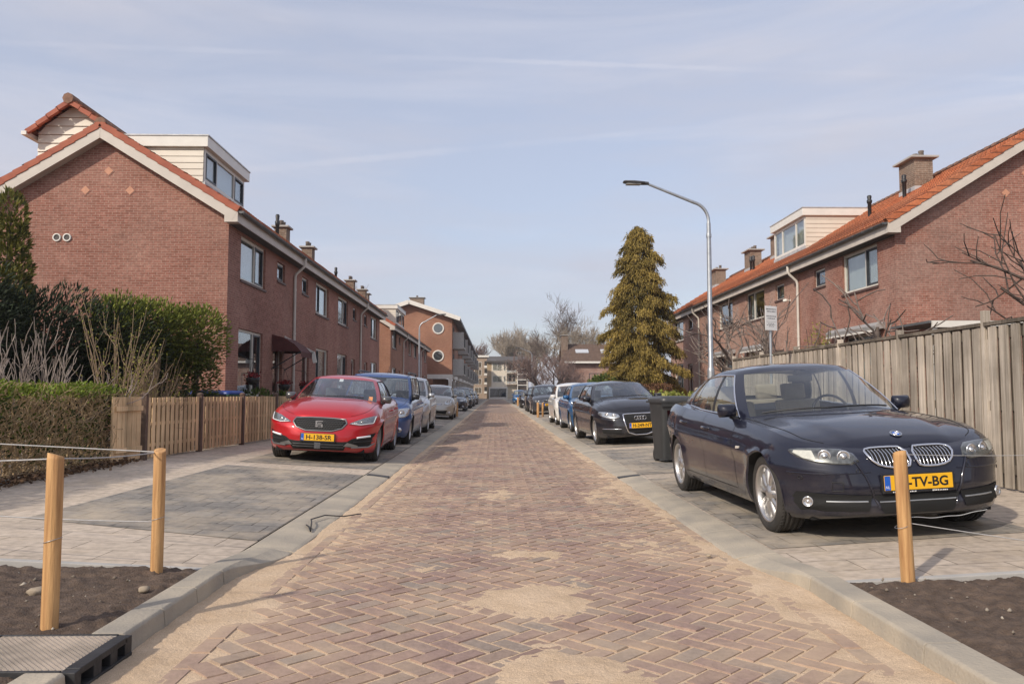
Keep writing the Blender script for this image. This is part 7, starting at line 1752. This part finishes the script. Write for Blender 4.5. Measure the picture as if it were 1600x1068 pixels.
# bare and budding shrubs behind it
def shrub(name, label, x, y, z, H, n, spread, mat, seed, r=.012, buds=None, fork=3, z0=.2, grp=None):
    rs = np.random.default_rng(seed); o = thing(name, label, 'shrub', (x, y, z0), group=grp); t = MB(); P, D = [], []
    for i in range(n):
        a = rs.random()*6.283; s = spread*rs.random()**.6; tip = np.array([x+math.cos(a)*s, y+math.sin(a)*s*.7, z0+H*rs.uniform(.55,1.)]); b = np.array([x+math.cos(a)*s*.18, y+math.sin(a)*s*.15, z0-.05])
        pts = [b+(tip-b)*u+np.array([math.cos(a), math.sin(a), 0])*(-.12*math.sin(math.pi*u)*s)+rs.normal(0,.018,3)*(u > 0) for u in np.linspace(0,1,7)]
        t.tube([tuple(p) for p in pts], list(np.linspace(r, r*.35, 7)), 5, cap=False)
        for k in range(fork):
            u = rs.uniform(.3,.9); j = int(u*6); p = pts[j]; d = unit(pts[min(j+1,6)]-pts[max(j-1,0)]+rs.normal(0,.45,3)); L = H*rs.uniform(.12,.3); q = [p, p+d*L*.5+rs.normal(0,.01,3), p+unit(d+np.array([0,0,.4]))*L]
            t.tube([tuple(v) for v in q], [r*.5,r*.4,r*.25], 4, cap=False)
            if buds: 
                for w in np.linspace(.2,1,buds): P.append(q[0]+(q[2]-q[0])*w); D.append(rs.normal(0,1,3)+np.array([0,0,.5]))
        if buds:
            for w in np.linspace(.35,1,buds*3): jj = min(int(w*6),5); P.append(pts[jj]+(pts[jj+1]-pts[jj])*(w*6-jj)); D.append(rs.normal(0,1,3)+np.array([0,0,.4]))
    t.build('stems', mat, o)
    if buds: leaves('buds', np.array(P), np.array(D), .04, .011, tintmat('yellow_buds', (.16,.17,.03), (.38,.36,.07), .6, .2), o)
tree('bare_shrub', 'pale bare shrub with antler-like twigs behind the clipped hedge', -6.5, 11.4, .2, 2.15, .022, 3, .42, 1.1, (4,3,2), 61, .006, mt=M_barkp, mc=M_barkp, trunk=.5, curve=.16, stems=6, cat='shrub')
shrub('budding_shrub', 'tall budding shrub with long upright stems, right of the pale bare shrub', -6.0, 12.5, .2, 2.65, 20, .9, simple('stem_tan', (.27,.19,.12), .8, var=.2), 5, .011, 6, 3)
shrub('twiggy_shrub', 'fine brown twiggy shrub between the budding shrub and the blue bins', -5.75, 13.3, .2, 1.75, 70, .65, simple('stem_brown', (.2,.14,.09), .85, var=.2), 6, .006, 1, 4)
shrub('leafy_shrub', 'small shrub with fresh green leaves in front of the dark hedge', -6.3, 14.0, .2, 1.7, 24, .4, simple('stem_brown', (.2,.14,.09), .85), 7, .007, 10, 4)
M_bx = tintmat('green_leaves', (.03,.055,.012), (.16,.22,.05), .6, .2)
mass(blob_pts([(-6.45, 24.0, .75, .25, .3, .5)]), 700, .12, .025, M_bx, 'doorstep_plant', 'green plant beside the front door of the nearest left house', 'plant', (-6.45, 24.0, .2), lambda p, nn: nn+np.array([0,0,.6]))
mass(blob_pts([(-6.55, 22.0, .95, .25, .9, .35)]), 800, .10, .022, M_bx, 'window_plant', 'low plants under the tall window of the nearest left house', 'plant', (-6.55, 22.0, .2), lambda p, nn: nn+np.array([0,0,.6]))
# right side low planting
mass(blob_pts([(5.3, 38.5, 1.1, .9, .8, .95), (4.6, 38.6, .8, .6, .6, .7)]), 4200, .16, .04, tintmat('laurel_leaves', (.03,.055,.012), (.13,.17,.04), .5, .15), 'laurel_bush', 'green bush at the left foot of the golden conifer', 'bush', (5.3, 38.5, .2), lambda p, nn: nn+rng.normal(0,.5,3))
mass(lambda: (np.array([rng.uniform(5.6,8.2), 36.5+rng.normal(0,.35), .2+1.45*rng.random()]), np.array([0,-1,.2])), 6500, .09, .03, tintmat('beech_leaves', (.09,.045,.025), (.26,.14,.075), .8, .1), 'beech_hedge', 'rusty brown beech hedge under the golden conifer', 'hedge', (6.9, 36.5, .2), lambda p, nn: nn+rng.normal(0,.8,3))
mass(lambda: (np.array([rng.uniform(3.9,5.6), 46+rng.normal(0,.4), .2+1.5*rng.random()]), np.array([0,-1,.2])), 2600, .12, .04, tintmat('beech_leaves', (.09,.045,.025), (.26,.14,.075)), 'beech_hedge', 'brown hedge farther along, left of the green bush', 'hedge', (4.7, 46, .2), lambda p, nn: nn+rng.normal(0,.8,3))
M_au = tintmat('aucuba_leaves', (.16,.19,.03), (.52,.50,.16), .5, .2)
for x, y, lb in ((4.72, 21.2, 'yellow variegated shrub left of the lamp post'), (5.25, 20.6, 'yellow variegated shrub right beside the lamp post base')):
    mass(blob_pts([(x, y, .72, .34, .34, .42)], .4), 600, .17, .042, M_au, 'variegated_shrub', lb, 'shrub', (x, y, .2), lambda p, nn: nn+np.array([0,0,.5])+rng.normal(0,.3,3), None, lambda t: t.tube([(x,y,.1),(x,y,.8)], .025, 6), group='yellow variegated shrubs')
mass(blob_pts([(4.9, 22.6, .7, .9, .5, .55), (6.2, 22.4, .75, .8, .5, .6)]), 3000, .10, .03, M_hb, 'green_hedge', 'low dark green hedge behind the yellow variegated shrubs', 'hedge', (5.5, 22.5, .2), lambda p, nn: nn+rng.normal(0,.5,3))
mass(blob_pts([(8.6, 20.6, 2.6, .35, .35, .5)], .2), 420, .05, .014, tintmat('yellow_buds', (.16,.17,.03), (.38,.36,.07)), 'climber', 'sparse yellow-green climber between the fruit trees', 'plant', (8.6, 20.6, .2), lambda p, nn: nn+rng.normal(0,.6,3), None, lambda t: [t.tube([(8.6+random.uniform(-.2,.2),20.6,.1),(8.6+random.uniform(-.4,.4),20.6,2.9)], .008, 4) for _ in range(9)])
bpy.context.view_layer.update()

# ---------------------------------------------------------------- the day's thin haze
mb = MB(); mb.box(-410, 410, -70, 510, -1.6, 23)
hm, nt, b = nmat('haze_air'); nt.nodes.remove(b); pv = nd(nt, 'ShaderNodeVolumePrincipled'); pv.inputs['Color'].default_value = (.93,.94,.97,1); pv.inputs['Density'].default_value = .0005; pv.inputs['Anisotropy'].default_value = .2
nt.links.new(pv.outputs[0], nt.nodes['Material Output'].inputs['Volume']); tag(mb.build('haze', hm), kind='stuff')
bpy.context.view_layer.update()
